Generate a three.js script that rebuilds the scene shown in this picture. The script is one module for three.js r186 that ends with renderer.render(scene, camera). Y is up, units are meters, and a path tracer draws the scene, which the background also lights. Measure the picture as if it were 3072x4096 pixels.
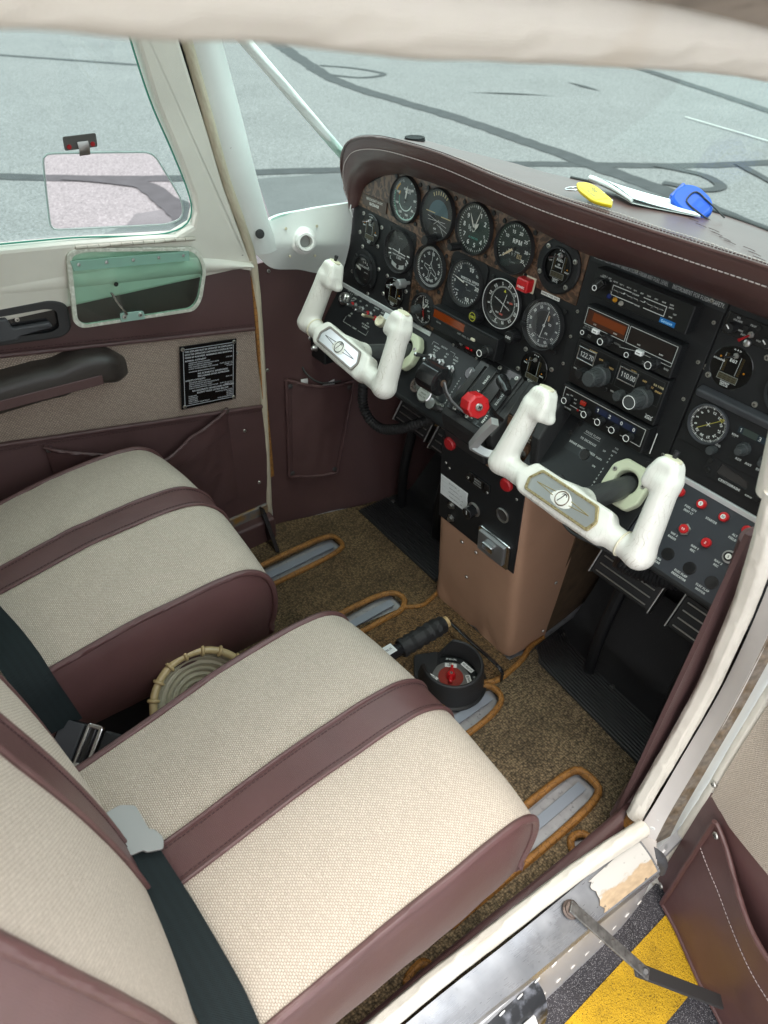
import * as THREE from 'three';
import { RoundedBoxGeometry } from 'three/addons/geometries/RoundedBoxGeometry.js';
import { mergeGeometries, mergeVertices, toCreasedNormals } from 'three/addons/utils/BufferGeometryUtils.js';
import { ImprovedNoise } from 'three/addons/math/ImprovedNoise.js';
import { MarchingCubes } from 'three/addons/objects/MarchingCubes.js';

// ---------------------------------------------------------------- camera, sky, sun, exposure
const scene = new THREE.Scene();
const camera = new THREE.PerspectiveCamera(71.13, 3 / 4, 0.02, 900);
{
  const yaw = 51.1253 * Math.PI / 180, pitch = 39.789 * Math.PI / 180, roll = 1.9085 * Math.PI / 180;
  const fw = new THREE.Vector3(-Math.sin(yaw) * Math.cos(pitch), -Math.sin(pitch), -Math.cos(yaw) * Math.cos(pitch));
  const rt = new THREE.Vector3().crossVectors(fw, new THREE.Vector3(0, 1, 0)).normalize();
  const up = new THREE.Vector3().crossVectors(rt, fw);
  const r2 = rt.clone().multiplyScalar(Math.cos(roll)).addScaledVector(up, Math.sin(roll));
  const u2 = rt.clone().multiplyScalar(-Math.sin(roll)).addScaledVector(up, Math.cos(roll));
  camera.position.set(0.7026, 1.195, 0.3182);
  camera.quaternion.setFromRotationMatrix(new THREE.Matrix4().makeBasis(r2, u2, fw.clone().negate()));
  camera.focus = 1.2; camera.userData.fStop = 7;
}
const noise = new ImprovedNoise();
{ // overcast sky: brighter overhead, soft cloud structure all round
  const W = 256, H = 128, d = new Float32Array(W * H * 4);
  for (let j = 0; j < H; j++) for (let i = 0; i < W; i++) {
    const el = ((j + .5) / H - .5) * Math.PI, az = (i + .5) / W * 2 * Math.PI;
    const s = Math.sin(el), c = Math.cos(el);
    const n = noise.noise(3 * c * Math.cos(az), 3 * c * Math.sin(az), 6 * s) * .5 + noise.noise(9 * c * Math.cos(az) + 7, 9 * c * Math.sin(az), 14 * s) * .25;
    const L = (s > 0 ? (1 + .8 * s) / 1.8 : .5) * (1 + .22 * n) * 1.25, o = (j * W + i) * 4;
    d[o] = L * .97; d[o + 1] = L * 1.0; d[o + 2] = L * 1.04; d[o + 3] = 1;
  }
  const t = new THREE.DataTexture(d, W, H, THREE.RGBAFormat, THREE.FloatType);
  t.mapping = THREE.EquirectangularReflectionMapping; t.magFilter = t.minFilter = THREE.LinearFilter; t.needsUpdate = true;
  scene.background = t; scene.environment = t;
}
const sun = new THREE.DirectionalLight(0xfff4e6, .8);
sun.position.set(2.0, 9, 1.2); sun.castShadow = true; sun.shadow.radius = 40;
Object.assign(sun.shadow.camera, { left: -4, right: 4, top: 4, bottom: -4, near: .5, far: 30 }); sun.shadow.mapSize.set(2048, 2048);
scene.add(sun, sun.target);
const renderer = new THREE.WebGLRenderer({ antialias: true });
renderer.toneMapping = THREE.LinearToneMapping; renderer.toneMappingExposure = 2.9;
renderer.shadowMap.enabled = true; renderer.setSize(768, 1024);

// ---------------------------------------------------------------- helpers
const V = (x, y, z) => new THREE.Vector3(x, y, z), PI = Math.PI, R = (a) => a * PI / 180;
let seed = 12345; const rnd = () => { seed = (seed * 1664525 + 1013904223) >>> 0; return seed / 4294967296; };
const taken = new Map();
const numbered = (n) => { const k = taken.get(n) || 0; taken.set(n, k + 1); return k ? n + '_' + String(k).padStart(3, '0') : n; };
function tag(o, label, category, group, kind) { o.userData.label = label; if (category) o.userData.category = category; if (group) o.userData.group = group; if (kind) o.userData.kind = kind; return o; }
function thing(name, label, category, pos = [0, 0, 0], group) { const o = new THREE.Group(); o.name = numbered(name); o.position.set(...pos); scene.add(o); return tag(o, label, category, group); }
function part(name, geo, mat, parent = scene, pos, rot) {
  const m = new THREE.Mesh(geo, mat); m.name = parent === scene ? numbered(name) : name;
  if (pos) m.position.set(...pos); if (rot) m.rotation.set(...rot); parent.add(m); return m;
}
function struct(name, geo, mat, pos, rot) { const m = part(name, geo, mat, scene, pos, rot); m.userData.kind = 'structure'; return m; }
const M4 = () => new THREE.Matrix4();
function mv(g, x = 0, y = 0, z = 0, rx = 0, ry = 0, rz = 0) { if (rx || ry || rz) g.applyMatrix4(M4().makeRotationFromEuler(new THREE.Euler(rx, ry, rz))); g.translate(x, y, z); return g; }
function clean(g) { const h = g.index ? g.toNonIndexed() : g; for (const k of Object.keys(h.attributes)) if (!['position', 'normal', 'uv', 'color'].includes(k)) h.deleteAttribute(k); return h; }
function join(list) { const hasC = list.some((g) => g.attributes.color); return mergeGeometries(list.map((g) => { const h = clean(g); if (hasC && !h.attributes.color) h.setAttribute('color', new THREE.BufferAttribute(new Float32Array(h.attributes.position.count * 3).fill(1), 3)); if (!hasC) h.deleteAttribute('color'); return h; })); }
function box(w, h, d, r = .002) { r = Math.min(r, w / 2.02, h / 2.02, d / 2.02); return new RoundedBoxGeometry(w, h, d, 2, r); }
function tint(g, r, gg, b) { const n = g.attributes.position.count, a = new Float32Array(n * 3); for (let i = 0; i < n; i++) { a[i * 3] = r; a[i * 3 + 1] = gg; a[i * 3 + 2] = b; } g.setAttribute('color', new THREE.BufferAttribute(a, 3)); return g; }
// turned body about +Z (profile [[radius, z], ...] from back to front)
function turn(profile, seg = 40) { const g = new THREE.LatheGeometry(profile.map(([r, z]) => new THREE.Vector2(Math.max(r, 1e-5), z)), seg); g.rotateX(PI / 2); return toCreasedNormals(g, .6); }
function disc(r, seg = 48) { return new THREE.CircleGeometry(r, seg); }
function uvBox(g) { // uv in metres from the dominant axis of every face
  const h = g.index ? g.toNonIndexed() : g, p = h.attributes.position, uv = new Float32Array(p.count * 2), a = V(), b = V(), c = V();
  for (let i = 0; i < p.count; i += 3) {
    a.fromBufferAttribute(p, i); b.fromBufferAttribute(p, i + 1); c.fromBufferAttribute(p, i + 2);
    const n = b.clone().sub(a).cross(c.clone().sub(a)), ax = Math.abs(n.x), ay = Math.abs(n.y), az = Math.abs(n.z);
    for (let k = 0; k < 3; k++) { const q = [a, b, c][k], o = (i + k) * 2; if (ax >= ay && ax >= az) { uv[o] = q.z; uv[o + 1] = q.y; } else if (ay >= az) { uv[o] = q.x; uv[o + 1] = q.z; } else { uv[o] = q.x; uv[o + 1] = q.y; } }
  }
  h.setAttribute('uv', new THREE.BufferAttribute(uv, 2)); return h;
}
function curve(pts, closed = false, tension = .5) { return new THREE.CatmullRomCurve3(pts.map((p) => (p.isVector3 ? p : V(...p))), closed, 'centripetal', tension); }
function sample(pts, n, closed) { const c = curve(pts, closed); return c.getSpacedPoints(n - 1); }
// round or oval bar along a path; r: number or t => radius; sq: width/height ratio across
function tube(pts, r, { n = 40, radial = 12, closed = false, flat = 1, up = null, straight = false } = {}) {
  let path;
  if (straight) { path = new THREE.CurvePath(); for (let i = 0; i + 1 < pts.length; i++) path.add(new THREE.LineCurve3(V(...pts[i]), V(...pts[i + 1]))); } else path = curve(pts, closed);
  const P = path.getSpacedPoints(n), rf = typeof r === 'function' ? r : () => r;
  const pos = [], uv = [], idx = []; let prevN = null, len = 0;
  for (let i = 0; i <= n; i++) {
    const t = i / n, T = P[Math.min(i + 1, n)].clone().sub(P[Math.max(i - 1, 0)]);
    if (closed && (i === 0 || i === n)) T.copy(P[1].clone().sub(P[n - 1]));
    T.normalize();
    let N = up ? V(...up) : prevN ? prevN.clone() : (Math.abs(T.y) < .9 ? V(0, 1, 0) : V(1, 0, 0));
    N.addScaledVector(T, -N.dot(T)).normalize(); prevN = N; const B = T.clone().cross(N);
    if (i) len += P[i].distanceTo(P[i - 1]);
    const rr = rf(t);
    for (let j = 0; j <= radial; j++) { const a = j / radial * 2 * PI, c = Math.cos(a) * rr * flat, s = Math.sin(a) * rr; pos.push(P[i].x + N.x * c + B.x * s, P[i].y + N.y * c + B.y * s, P[i].z + N.z * c + B.z * s); uv.push(a * rr, len); }
  }
  for (let i = 0; i < n; i++) for (let j = 0; j < radial; j++) { const a = i * (radial + 1) + j, b = a + radial + 1; idx.push(a, b, a + 1, b, b + 1, a + 1); }
  if (!closed) for (const e of [0, n]) { const c = pos.length / 3; pos.push(P[e].x, P[e].y, P[e].z); uv.push(0, 0); for (let j = 0; j < radial; j++) { const a = e * (radial + 1) + j; e ? idx.push(a, c, a + 1) : idx.push(a, a + 1, c); } }
  const g = new THREE.BufferGeometry(); g.setAttribute('position', new THREE.Float32BufferAttribute(pos, 3)); g.setAttribute('uv', new THREE.Float32BufferAttribute(uv, 2)); g.setIndex(idx); g.computeVertexNormals();
  return toCreasedNormals(g, 1.0);
}
// grid of points -> solid sheet of thickness th behind the front face
function sheet(rows, th = .004, flip = false) {
  const n = rows.length, m = rows[0].length, pos = [], uv = [], idx = [];
  const cu = [0], cv = [0]; const mi = n >> 1, mj = m >> 1;
  for (let j = 1; j < m; j++) cu.push(cu[j - 1] + rows[mi][j].distanceTo(rows[mi][j - 1]));
  for (let i = 1; i < n; i++) cv.push(cv[i - 1] + rows[i][mj].distanceTo(rows[i - 1][mj]));
  for (let i = 0; i < n; i++) for (let j = 0; j < m; j++) { const p = rows[i][j]; pos.push(p.x, p.y, p.z); uv.push(cu[j], cv[i]); }
  for (let i = 0; i + 1 < n; i++) for (let j = 0; j + 1 < m; j++) { const a = i * m + j, b = a + 1, c = a + m, d = c + 1; flip ? idx.push(a, c, b, b, c, d) : idx.push(a, b, c, b, d, c); }
  const f = new THREE.BufferGeometry(); f.setAttribute('position', new THREE.Float32BufferAttribute(pos, 3)); f.setAttribute('uv', new THREE.Float32BufferAttribute(uv, 2)); f.setIndex(idx); f.computeVertexNormals();
  if (!th) return f;
  const N = f.attributes.normal, back = new Float32Array(pos.length);
  for (let i = 0; i < n * m; i++) { back[3 * i] = pos[3 * i] - N.getX(i) * th; back[3 * i + 1] = pos[3 * i + 1] - N.getY(i) * th; back[3 * i + 2] = pos[3 * i + 2] - N.getZ(i) * th; }
  const b = new THREE.BufferGeometry(); b.setAttribute('position', new THREE.BufferAttribute(back, 3)); b.setAttribute('uv', new THREE.Float32BufferAttribute(uv, 2));
  const bi = []; for (let i = 0; i < idx.length; i += 3) bi.push(idx[i], idx[i + 2], idx[i + 1]); b.setIndex(bi); b.computeVertexNormals();
  const ring = []; for (let j = 0; j < m; j++) ring.push(j); for (let i = 1; i < n; i++) ring.push(i * m + m - 1); for (let j = m - 2; j >= 0; j--) ring.push((n - 1) * m + j); for (let i = n - 2; i > 0; i--) ring.push(i * m);
  const sp = [], suv = []; const P = (k, A) => [A[3 * k], A[3 * k + 1], A[3 * k + 2]];
  for (let k = 0; k < ring.length; k++) { const a = ring[k], c = ring[(k + 1) % ring.length]; const q = [P(a, pos), P(a, back), P(c, pos), P(c, pos), P(a, back), P(c, back)]; if (flip) q.reverse(); for (const v of q) { sp.push(...v); suv.push(v[0] + v[2], v[1]); } }
  const s = new THREE.BufferGeometry(); s.setAttribute('position', new THREE.Float32BufferAttribute(sp, 3)); s.setAttribute('uv', new THREE.Float32BufferAttribute(suv, 2)); s.computeVertexNormals();
  return join([f, b, s]);
}
// surface between two curves (each a list of points), with an optional bulge along dir
function between(A, B, n = 12, m = 24, bulge = null) {
  const a = sample(A, m), b = sample(B, m), rows = [];
  for (let i = 0; i < n; i++) { const t = i / (n - 1); rows.push(a.map((p, j) => { const q = p.clone().lerp(b[j], t); if (bulge) q.add(bulge(t, j / (m - 1))); return q; })); }
  return rows;
}
function samplePoly(pts, n) { const c = new THREE.CurvePath(); for (let i = 0; i + 1 < pts.length; i++) c.add(new THREE.LineCurve3(pts[i], pts[i + 1])); return c.getSpacedPoints(n - 1); }
function shape(pts, holes = []) { const s = new THREE.Shape(pts.map(([x, y]) => new THREE.Vector2(x, y))); for (const h of holes) s.holes.push(new THREE.Path(h.map(([x, y]) => new THREE.Vector2(x, y)))); return s; }
function roundPts(pts, r, k = 5) { // polygon with rounded corners
  const out = [], n = pts.length;
  for (let i = 0; i < n; i++) {
    const p = pts[i], a = pts[(i + n - 1) % n], b = pts[(i + 1) % n], rr = Array.isArray(r) ? r[i] : r;
    const da = Math.hypot(a[0] - p[0], a[1] - p[1]), db = Math.hypot(b[0] - p[0], b[1] - p[1]), q = Math.min(rr, da * .49, db * .49);
    if (q <= 0) { out.push(p); continue; }
    const s = [p[0] + (a[0] - p[0]) / da * q, p[1] + (a[1] - p[1]) / da * q], e = [p[0] + (b[0] - p[0]) / db * q, p[1] + (b[1] - p[1]) / db * q];
    for (let t = 0; t <= k; t++) { const u = t / k; out.push([(1 - u) ** 2 * s[0] + 2 * u * (1 - u) * p[0] + u * u * e[0], (1 - u) ** 2 * s[1] + 2 * u * (1 - u) * p[1] + u * u * e[1]]); }
  }
  return out;
}
function slab(pts, depth, bevel = 0, holes = []) {
  const g = new THREE.ExtrudeGeometry(shape(pts, holes), { depth: Math.max(depth - 2 * bevel, 1e-4), bevelEnabled: bevel > 0, bevelThickness: bevel, bevelSize: bevel, bevelOffset: -bevel, bevelSegments: 2, curveSegments: 8 });
  if (bevel) g.translate(0, 0, bevel); return g;
}
const circlePts = (x, y, r, n = 28) => Array.from({ length: n }, (_, i) => [x + r * Math.cos(i / n * 2 * PI), y + r * Math.sin(i / n * 2 * PI)]);
const rectPts = (x0, y0, x1, y1) => [[x0, y0], [x1, y0], [x1, y1], [x0, y1]];
// little thread dashes along a path
function stitches(pts, step = .006, len = .0038, r = .0007, lift = [0, 0, 0]) {
  const c = curve(pts), L = c.getLength(), k = Math.floor(L / step), out = [];
  for (let i = 0; i < k; i++) { const t = (i + .5) / k, p = c.getPointAt(t), d = c.getTangentAt(t), g = new THREE.CylinderGeometry(r, r, len, 5); g.applyQuaternion(new THREE.Quaternion().setFromUnitVectors(V(0, 1, 0), d)); g.translate(p.x + lift[0], p.y + lift[1], p.z + lift[2]); out.push(g); }
  return join(out);
}
function aim(m, dir, from = V(0, 0, 1)) { m.quaternion.setFromUnitVectors(from, V(...dir).normalize()); return m; }

// ---------------------------------------------------------------- procedural textures
const clamp = (x) => Math.max(0, Math.min(1, x));
function fbm(x, y, per, oct = 4) { // tileable over the unit square
  let s = 0, a = .5, f = per;
  for (let o = 0; o < oct; o++) {
    const X = x * f, Y = y * f, z = o * 13.7 + per;
    s += a * ((1 - x) * ((1 - y) * noise.noise(X, Y, z) + y * noise.noise(X, Y - f, z)) + x * ((1 - y) * noise.noise(X - f, Y, z) + y * noise.noise(X - f, Y - f, z)));
    a *= .5; f *= 2;
  }
  return s;
}
function dataTex(n, fn, srgb, size = 1) {
  const d = new Uint8Array(n * n * 4);
  for (let j = 0; j < n; j++) for (let i = 0; i < n; i++) { const c = fn(i / n, j / n, i, j), o = (j * n + i) * 4; d[o] = clamp(c[0]) * 255; d[o + 1] = clamp(c[1]) * 255; d[o + 2] = clamp(c[2]) * 255; d[o + 3] = 255; }
  const t = new THREE.DataTexture(d, n, n); t.wrapS = t.wrapT = THREE.RepeatWrapping; t.magFilter = THREE.LinearFilter; t.minFilter = THREE.LinearMipmapLinearFilter; t.generateMipmaps = true;
  if (srgb) t.colorSpace = THREE.SRGBColorSpace; t.repeat.set(1 / size, 1 / size); t.needsUpdate = true; return t;
}
const toS = (l) => (l <= .0031308 ? l * 12.92 : 1.055 * l ** (1 / 2.4) - .055);
const lin = (r, g, b, k = 1) => [toS(clamp(r * k)), toS(clamp(g * k)), toS(clamp(b * k))];
const grey = (v) => [v, v, v];
const hash = (i, j) => { let h = (i * 374761393 + j * 668265263) | 0; h = Math.imul(h ^ (h >>> 13), 1274126177); return ((h ^ (h >>> 16)) >>> 0) / 4294967296; };
function cellular(x, y, n) { // tileable: distance to the nearest jittered point and its id
  const X = x * n, Y = y * n, ci = Math.floor(X), cj = Math.floor(Y); let d1 = 9, d2 = 9, id = 0;
  for (let a = -1; a <= 1; a++) for (let b = -1; b <= 1; b++) { const i = ci + a, j = cj + b, wi = ((i % n) + n) % n, wj = ((j % n) + n) % n; const px = i + .15 + .7 * hash(wi, wj), py = j + .15 + .7 * hash(wj + 91, wi + 17), d = Math.hypot(px - X, py - Y); if (d < d1) { d2 = d1; d1 = d; id = hash(wi + 5, wj + 3); } else if (d < d2) d2 = d; }
  return [d1, d2, id];
}
function cvOwn(w, h, draw) { const c = document.createElement('canvas'); c.width = w; c.height = h; const x = c.getContext('2d'); draw(x, w, h); const t = new THREE.CanvasTexture(c); t.colorSpace = THREE.SRGBColorSpace; t.magFilter = THREE.LinearFilter; t.anisotropy = 8; return t; }
// small prints share large sheets
const SHEETS = []; const SN = 2048;
function cv(w, h, draw) {
  const pad = 6; let S = SHEETS[SHEETS.length - 1], W = w + 2 * pad, H = h + 2 * pad;
  if (S && S.x + W > SN) { S.x = 0; S.y += S.h; S.h = 0; }
  if (!S || S.y + H > SN) { S = { x: 0, y: 0, h: 0, tex: cvOwn(SN, SN, () => 0) }; SHEETS.push(S); }
  const c = S.tex.image.getContext('2d'), x0 = S.x + pad, y0 = S.y + pad; S.x += W; S.h = Math.max(S.h, H);
  c.save(); c.beginPath(); c.rect(x0 - pad, y0 - pad, W, H); c.clip(); c.translate(x0, y0); draw(c, w, h); c.restore();
  const im = c.getImageData(x0, y0, w, h), e = document.createElement('canvas'); e.width = w; e.height = h; e.getContext('2d').putImageData(im, 0, 0); c.drawImage(e, x0 - 3, y0 - 3, w + 6, h + 6); c.drawImage(e, x0, y0);
  const t = S.tex.clone(); t.repeat.set(w / SN, h / SN); t.offset.set(x0 / SN, 1 - (y0 + h) / SN); return t;
}
const std = (o) => new THREE.MeshStandardMaterial(o), phys = (o) => new THREE.MeshPhysicalMaterial(o);
const rgb = (r, g, b) => new THREE.Color().setRGB(r, g, b);

// nubby tweed: staggered yarn humps with dark gaps between them
function tweed(size, base, gap, n = 512, cells = 34) {
  const hgt = (x0, y0) => { const x = x0 + .022 * fbm(x0, y0, 16, 2), y = y0 + .022 * fbm(y0, x0, 17, 2), v = y * cells, row = Math.floor(v), u = x * cells * .62 + (row % 2) * .5; const w = Math.cos((u - Math.floor(u) - .5) * PI), k = Math.cos((v - row - .5) * PI); const j = hash(Math.floor(u), row); return Math.pow(clamp(w * 1.05), .55) * Math.pow(clamp(k), .5) * (.75 + .35 * j); };
  const col = dataTex(n, (x, y) => { const h = hgt(x, y), f = fbm(x, y, 5, 3) * .10, k = clamp(h * 1.25 - .1); return lin(...[0, 1, 2].map((i) => gap[i] + (base[i] - gap[i]) * k), 1 + f + .10 * (hash(Math.floor(x * n / 3), Math.floor(y * n / 3)) - .5)); }, true, size);
  const bmp = dataTex(n, (x, y) => grey(hgt(x, y)), false, size);
  return [col, bmp];
}
const [tweedC, tweedB] = tweed(.080, [.63, .55, .455], [.31, .25, .195]);
const MAT = {};
MAT.tweed = phys({ map: tweedC, bumpMap: tweedB, bumpScale: .0011, roughness: .95, sheen: .25, sheenRoughness: .6, sheenColor: rgb(.6, .55, .5) });
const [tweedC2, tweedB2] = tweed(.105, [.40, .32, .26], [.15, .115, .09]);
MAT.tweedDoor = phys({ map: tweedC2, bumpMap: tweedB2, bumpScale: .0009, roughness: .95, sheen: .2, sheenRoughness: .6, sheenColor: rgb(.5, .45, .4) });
// leather grain: cells plus wrinkles
const leatherB = dataTex(512, (x, y) => { const [d1, d2] = cellular(x, y, 60); return grey(clamp((d2 - d1) * 1.4) * .35 + .3 + fbm(x, y, 6, 4) * .5); }, false, .11);
const leatherTone = (r, g, b, amt = .16) => dataTex(256, (x, y) => { const f = 1 + fbm(x, y, 4, 5) * amt * 2; return lin(r * f, g * f, b * f); }, true, .35);
MAT.maroon = phys({ map: leatherTone(.083, .043, .042), bumpMap: leatherB, bumpScale: .0005, roughness: .46 });
MAT.maroonDash = phys({ map: leatherTone(.088, .043, .040), bumpMap: leatherB, bumpScale: .0003, roughness: .33 });
MAT.maroonSeat = phys({ map: leatherTone(.100, .048, .046), bumpMap: leatherB, bumpScale: .0004, roughness: .42 });
MAT.cream = phys({ map: leatherTone(.66, .645, .57, .10), bumpMap: leatherB, bumpScale: .0004, roughness: .5 });
MAT.creamRoll = phys({ map: dataTex(512, (x, y) => { const s = clamp(fbm(x, y, 3, 5) * 2.2 - .25), f = 1 + .12 * fbm(y, x, 9, 4); return lin((.64 - .15 * s) * f, (.605 - .20 * s) * f, (.53 - .24 * s) * f); }, true, .4), bumpMap: leatherB, bumpScale: .0007, roughness: .48 });
MAT.bead = phys({ map: leatherTone(.48, .43, .32, .2), bumpMap: leatherB, bumpScale: .0006, roughness: .6 });
MAT.whitePaint = phys({ map: leatherTone(.70, .73, .70, .07), bumpMap: leatherB, bumpScale: .0002, roughness: .42 });
MAT.tan = phys({ map: leatherTone(.40, .232, .150, .10), bumpMap: leatherB, bumpScale: .0005, roughness: .5 });
MAT.binding = phys({ map: dataTex(256, (x, y) => { const f = 1 + .8 * fbm(x, y, 4, 5), c = cellular(x, y, 9), k = c[1] - c[0] < .045 ? .25 : 1; return lin(.30 * f * k, .135 * f * k, .03 * f * k); }, true, .12), bumpMap: leatherB, bumpScale: .0012, roughness: .5 });
MAT.yoke = phys({ color: rgb(.74, .735, .68), roughness: .38, clearcoat: .25, clearcoatRoughness: .3 });
MAT.yokeCap = phys({ color: rgb(.60, .57, .42), roughness: .55 });
MAT.escutcheon = phys({ color: rgb(.52, .55, .40), roughness: .5 });
const scuff = dataTex(512, (x, y) => { const s = hash(Math.floor(x * 512), Math.floor(y * 512)) > .9975 ? .25 : 0, f = fbm(x, y, 6, 5); return grey(clamp(.016 + .006 * f + s * clamp(f * 3))); }, false, .25); scuff.colorSpace = THREE.NoColorSpace;
const fineB = dataTex(256, (x, y) => grey(.5 + .5 * (hash(Math.floor(x * 256), Math.floor(y * 256)) - .5) + .4 * fbm(x, y, 20, 2)), false, .03);
MAT.black = phys({ color: rgb(.0115, .012, .013), roughness: .5, specularIntensity: .7, bumpMap: fineB, bumpScale: .00015 });
MAT.blackGloss = phys({ color: rgb(.011, .011, .012), roughness: .2, clearcoat: .4, clearcoatRoughness: .12 });
MAT.blackSoft = phys({ color: rgb(.02, .02, .021), roughness: .55, bumpMap: leatherB, bumpScale: .0006 });
MAT.rubber = phys({ color: rgb(.014, .014, .0145), roughness: .55, bumpMap: fineB, bumpScale: .0004 });
MAT.ribRubber = phys({ color: rgb(.018, .018, .019), roughness: .42 });
MAT.rubberMat = phys({ map: dataTex(512, (x, y) => { const f = fbm(x, y, 5, 5), s = hash(Math.floor(x * 512), Math.floor(y * 512)) > .9985 ? .14 : 0; return lin(.016 + .008 * f + s, .016 + .008 * f + s * .9, .017 + .008 * f + s * .8); }, true, .3), roughness: .7, bumpMap: fineB, bumpScale: .0005 });
MAT.darkGrey = phys({ color: rgb(.045, .047, .052), roughness: .55, bumpMap: fineB, bumpScale: .00015 });
MAT.knob = phys({ color: rgb(.013, .013, .014), roughness: .42 });
MAT.knobWorn = phys({ map: dataTex(256, (x, y) => { const f = fbm(x, y, 9, 4) * 2 + .2; return lin(.02 + .10 * clamp(f), .022 + .11 * clamp(f), .023 + .11 * clamp(f)); }, true, .03), roughness: .6 });
MAT.chrome = phys({ color: rgb(.66, .67, .68), metalness: 1, roughness: .16 });
MAT.steel = phys({ color: rgb(.48, .48, .47), metalness: 1, roughness: .32 });
MAT.trimAlu = phys({ color: rgb(.74, .77, .78), metalness: .45, roughness: .34 });
MAT.darkSteel = phys({ color: rgb(.10, .10, .10), metalness: .7, roughness: .45 });
const scratch = dataTex(512, (x, y) => { const f = fbm(x, y, 4, 5), l = noise.noise(x * 8 + f * 2, y * 170 + f * 6, 2) * .35; return grey(.5 + .4 * l + .6 * f + .25 * fbm(y, x, 24, 3)); }, false, .22);
MAT.alu = phys({ map: dataTex(512, (x, y) => { const f = fbm(x, y, 5, 5), dk = clamp(fbm(y, x, 9, 4) * 3 - .55); return lin((.28 + .20 * f) * (1 - .8 * dk), (.29 + .20 * f) * (1 - .8 * dk), (.305 + .20 * f) * (1 - .8 * dk)); }, true, .2), metalness: .5, roughness: .62, roughnessMap: scratch, bumpMap: scratch, bumpScale: .00015 });
MAT.railAlu = phys({ map: dataTex(256, (x, y) => { const f = fbm(x, y, 7, 4), dk = clamp(fbm(y, x, 12, 4) * 3 - .3); return lin((.36 + .14 * f) * (1 - .75 * dk), (.36 + .14 * f) * (1 - .75 * dk), (.37 + .14 * f) * (1 - .75 * dk)); }, true, .12), metalness: .25, roughness: .5 });
MAT.railBar = phys({ color: rgb(.31, .345, .40), metalness: .35, roughness: .4, bumpMap: scratch, bumpScale: .0002 });
MAT.screw = phys({ vertexColors: true, metalness: .9, roughness: .3 });
MAT.screwDark = phys({ color: rgb(.03, .03, .03), metalness: .6, roughness: .45 });
MAT.red = phys({ color: rgb(.52, .012, .016), roughness: .3, clearcoat: .3 });
MAT.redDull = phys({ color: rgb(.36, .012, .016), roughness: .42 });
MAT.ivory = phys({ color: rgb(.62, .58, .44), roughness: .45 });
MAT.white = phys({ color: rgb(.78, .78, .76), roughness: .5 });
MAT.webbing = phys({ map: dataTex(256, (x, y) => { const k = Math.abs(((x * 40 + y * 40) % 1) - .5) * 2, e = ((x * 5) % 1) < .5 ? 1 : 1.25; return lin(.0035 * (.6 + .8 * k) * e, .0080 * (.6 + .8 * k) * e, .0088 * (.6 + .8 * k) * e); }, true, .05), roughness: .75, specularIntensity: .6, sheen: .05, sheenColor: rgb(.15, .25, .28), bumpMap: dataTex(128, (x, y) => grey(Math.abs(((x * 20 + y * 20) % 1) - .5) * 2), false, .05), bumpScale: .0004 });
MAT.carpet = (r, g, b) => {
  const h = (x, y) => { const [d1, d2] = cellular(x, y, 52); return clamp(1 - d1 * 1.25); };
  return phys({ map: dataTex(512, (x, y) => { const [d1, d2, id] = cellular(x, y, 52), k = .25 + .95 * clamp(1 - d1 * 1.2), f = 1 + .7 * fbm(x, y, 3, 4), t = .6 + .9 * id; return lin(r * k * f * t * 1.25, g * k * f * t * 1.25, b * k * f * t * 1.2); }, true, .24), bumpMap: dataTex(512, (x, y) => grey(h(x, y)), false, .24), bumpScale: .004, roughness: 1 });
};
MAT.carpetLeft = MAT.carpet(.125, .083, .042); MAT.carpetMid = MAT.carpet(.15, .088, .040); MAT.carpetRight = MAT.carpet(.145, .105, .062);
MAT.hessian = phys({ map: dataTex(256, (x, y) => { const k = .5 + .5 * Math.sin(x * 2 * PI * 40) * Math.sin(y * 2 * PI * 40); return lin(.105 * (.4 + k), .062 * (.4 + k), .030 * (.4 + k), 1 + fbm(x, y, 4, 4)); }, true, .12), roughness: 1 });
{ // burl walnut veneer
  const w = (x, y) => { const a = fbm(x, y, 3, 4), b = fbm(y, x, 3, 4), f = fbm((x + .25 * a + 2) % 1, (y + .25 * b + 2) % 1, 9, 5); return [a, f]; };
  MAT.burl = phys({ map: dataTex(512, (x, y) => { const [a, f] = w(x, y), st = .5 + .5 * Math.sin((f * 9 + a * 6) * 2.2), k = .35 + .75 * st * st + .35 * a, dk = clamp(fbm(y, x, 22, 3) * 4 - .9); return lin(.150 * k * (1 - .7 * dk), .080 * k * (1 - .7 * dk), .047 * k * (1 - .7 * dk)); }, true, .16), roughness: .34, clearcoat: .3, clearcoatRoughness: .2 });
}
MAT.glassDial = phys({ color: 0xffffff, transmission: 1, thickness: 0, roughness: .03, ior: 1.5 });
MAT.windshield = phys({ color: rgb(.83, .93, .90), transmission: 1, thickness: 0, roughness: .015, ior: 1.49, specularIntensity: .15 });
MAT.sideGlass = phys({ color: rgb(.83, .93, .905), transmission: 1, thickness: 0, roughness: .015, ior: 1.49, specularIntensity: .4 });
MAT.stormGlass = phys({ color: rgb(.83, .955, .91), transmission: 1, thickness: 0, roughness: .03, ior: 1.49 });
MAT.glassEdge = phys({ color: rgb(.06, .26, .19), roughness: .2 });
MAT.paper = phys({ color: rgb(.74, .77, .76), roughness: .8 });
MAT.thread = phys({ color: rgb(.50, .42, .40), roughness: .9 });
MAT.threadDark = phys({ color: rgb(.06, .03, .03), roughness: .9 });
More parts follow.
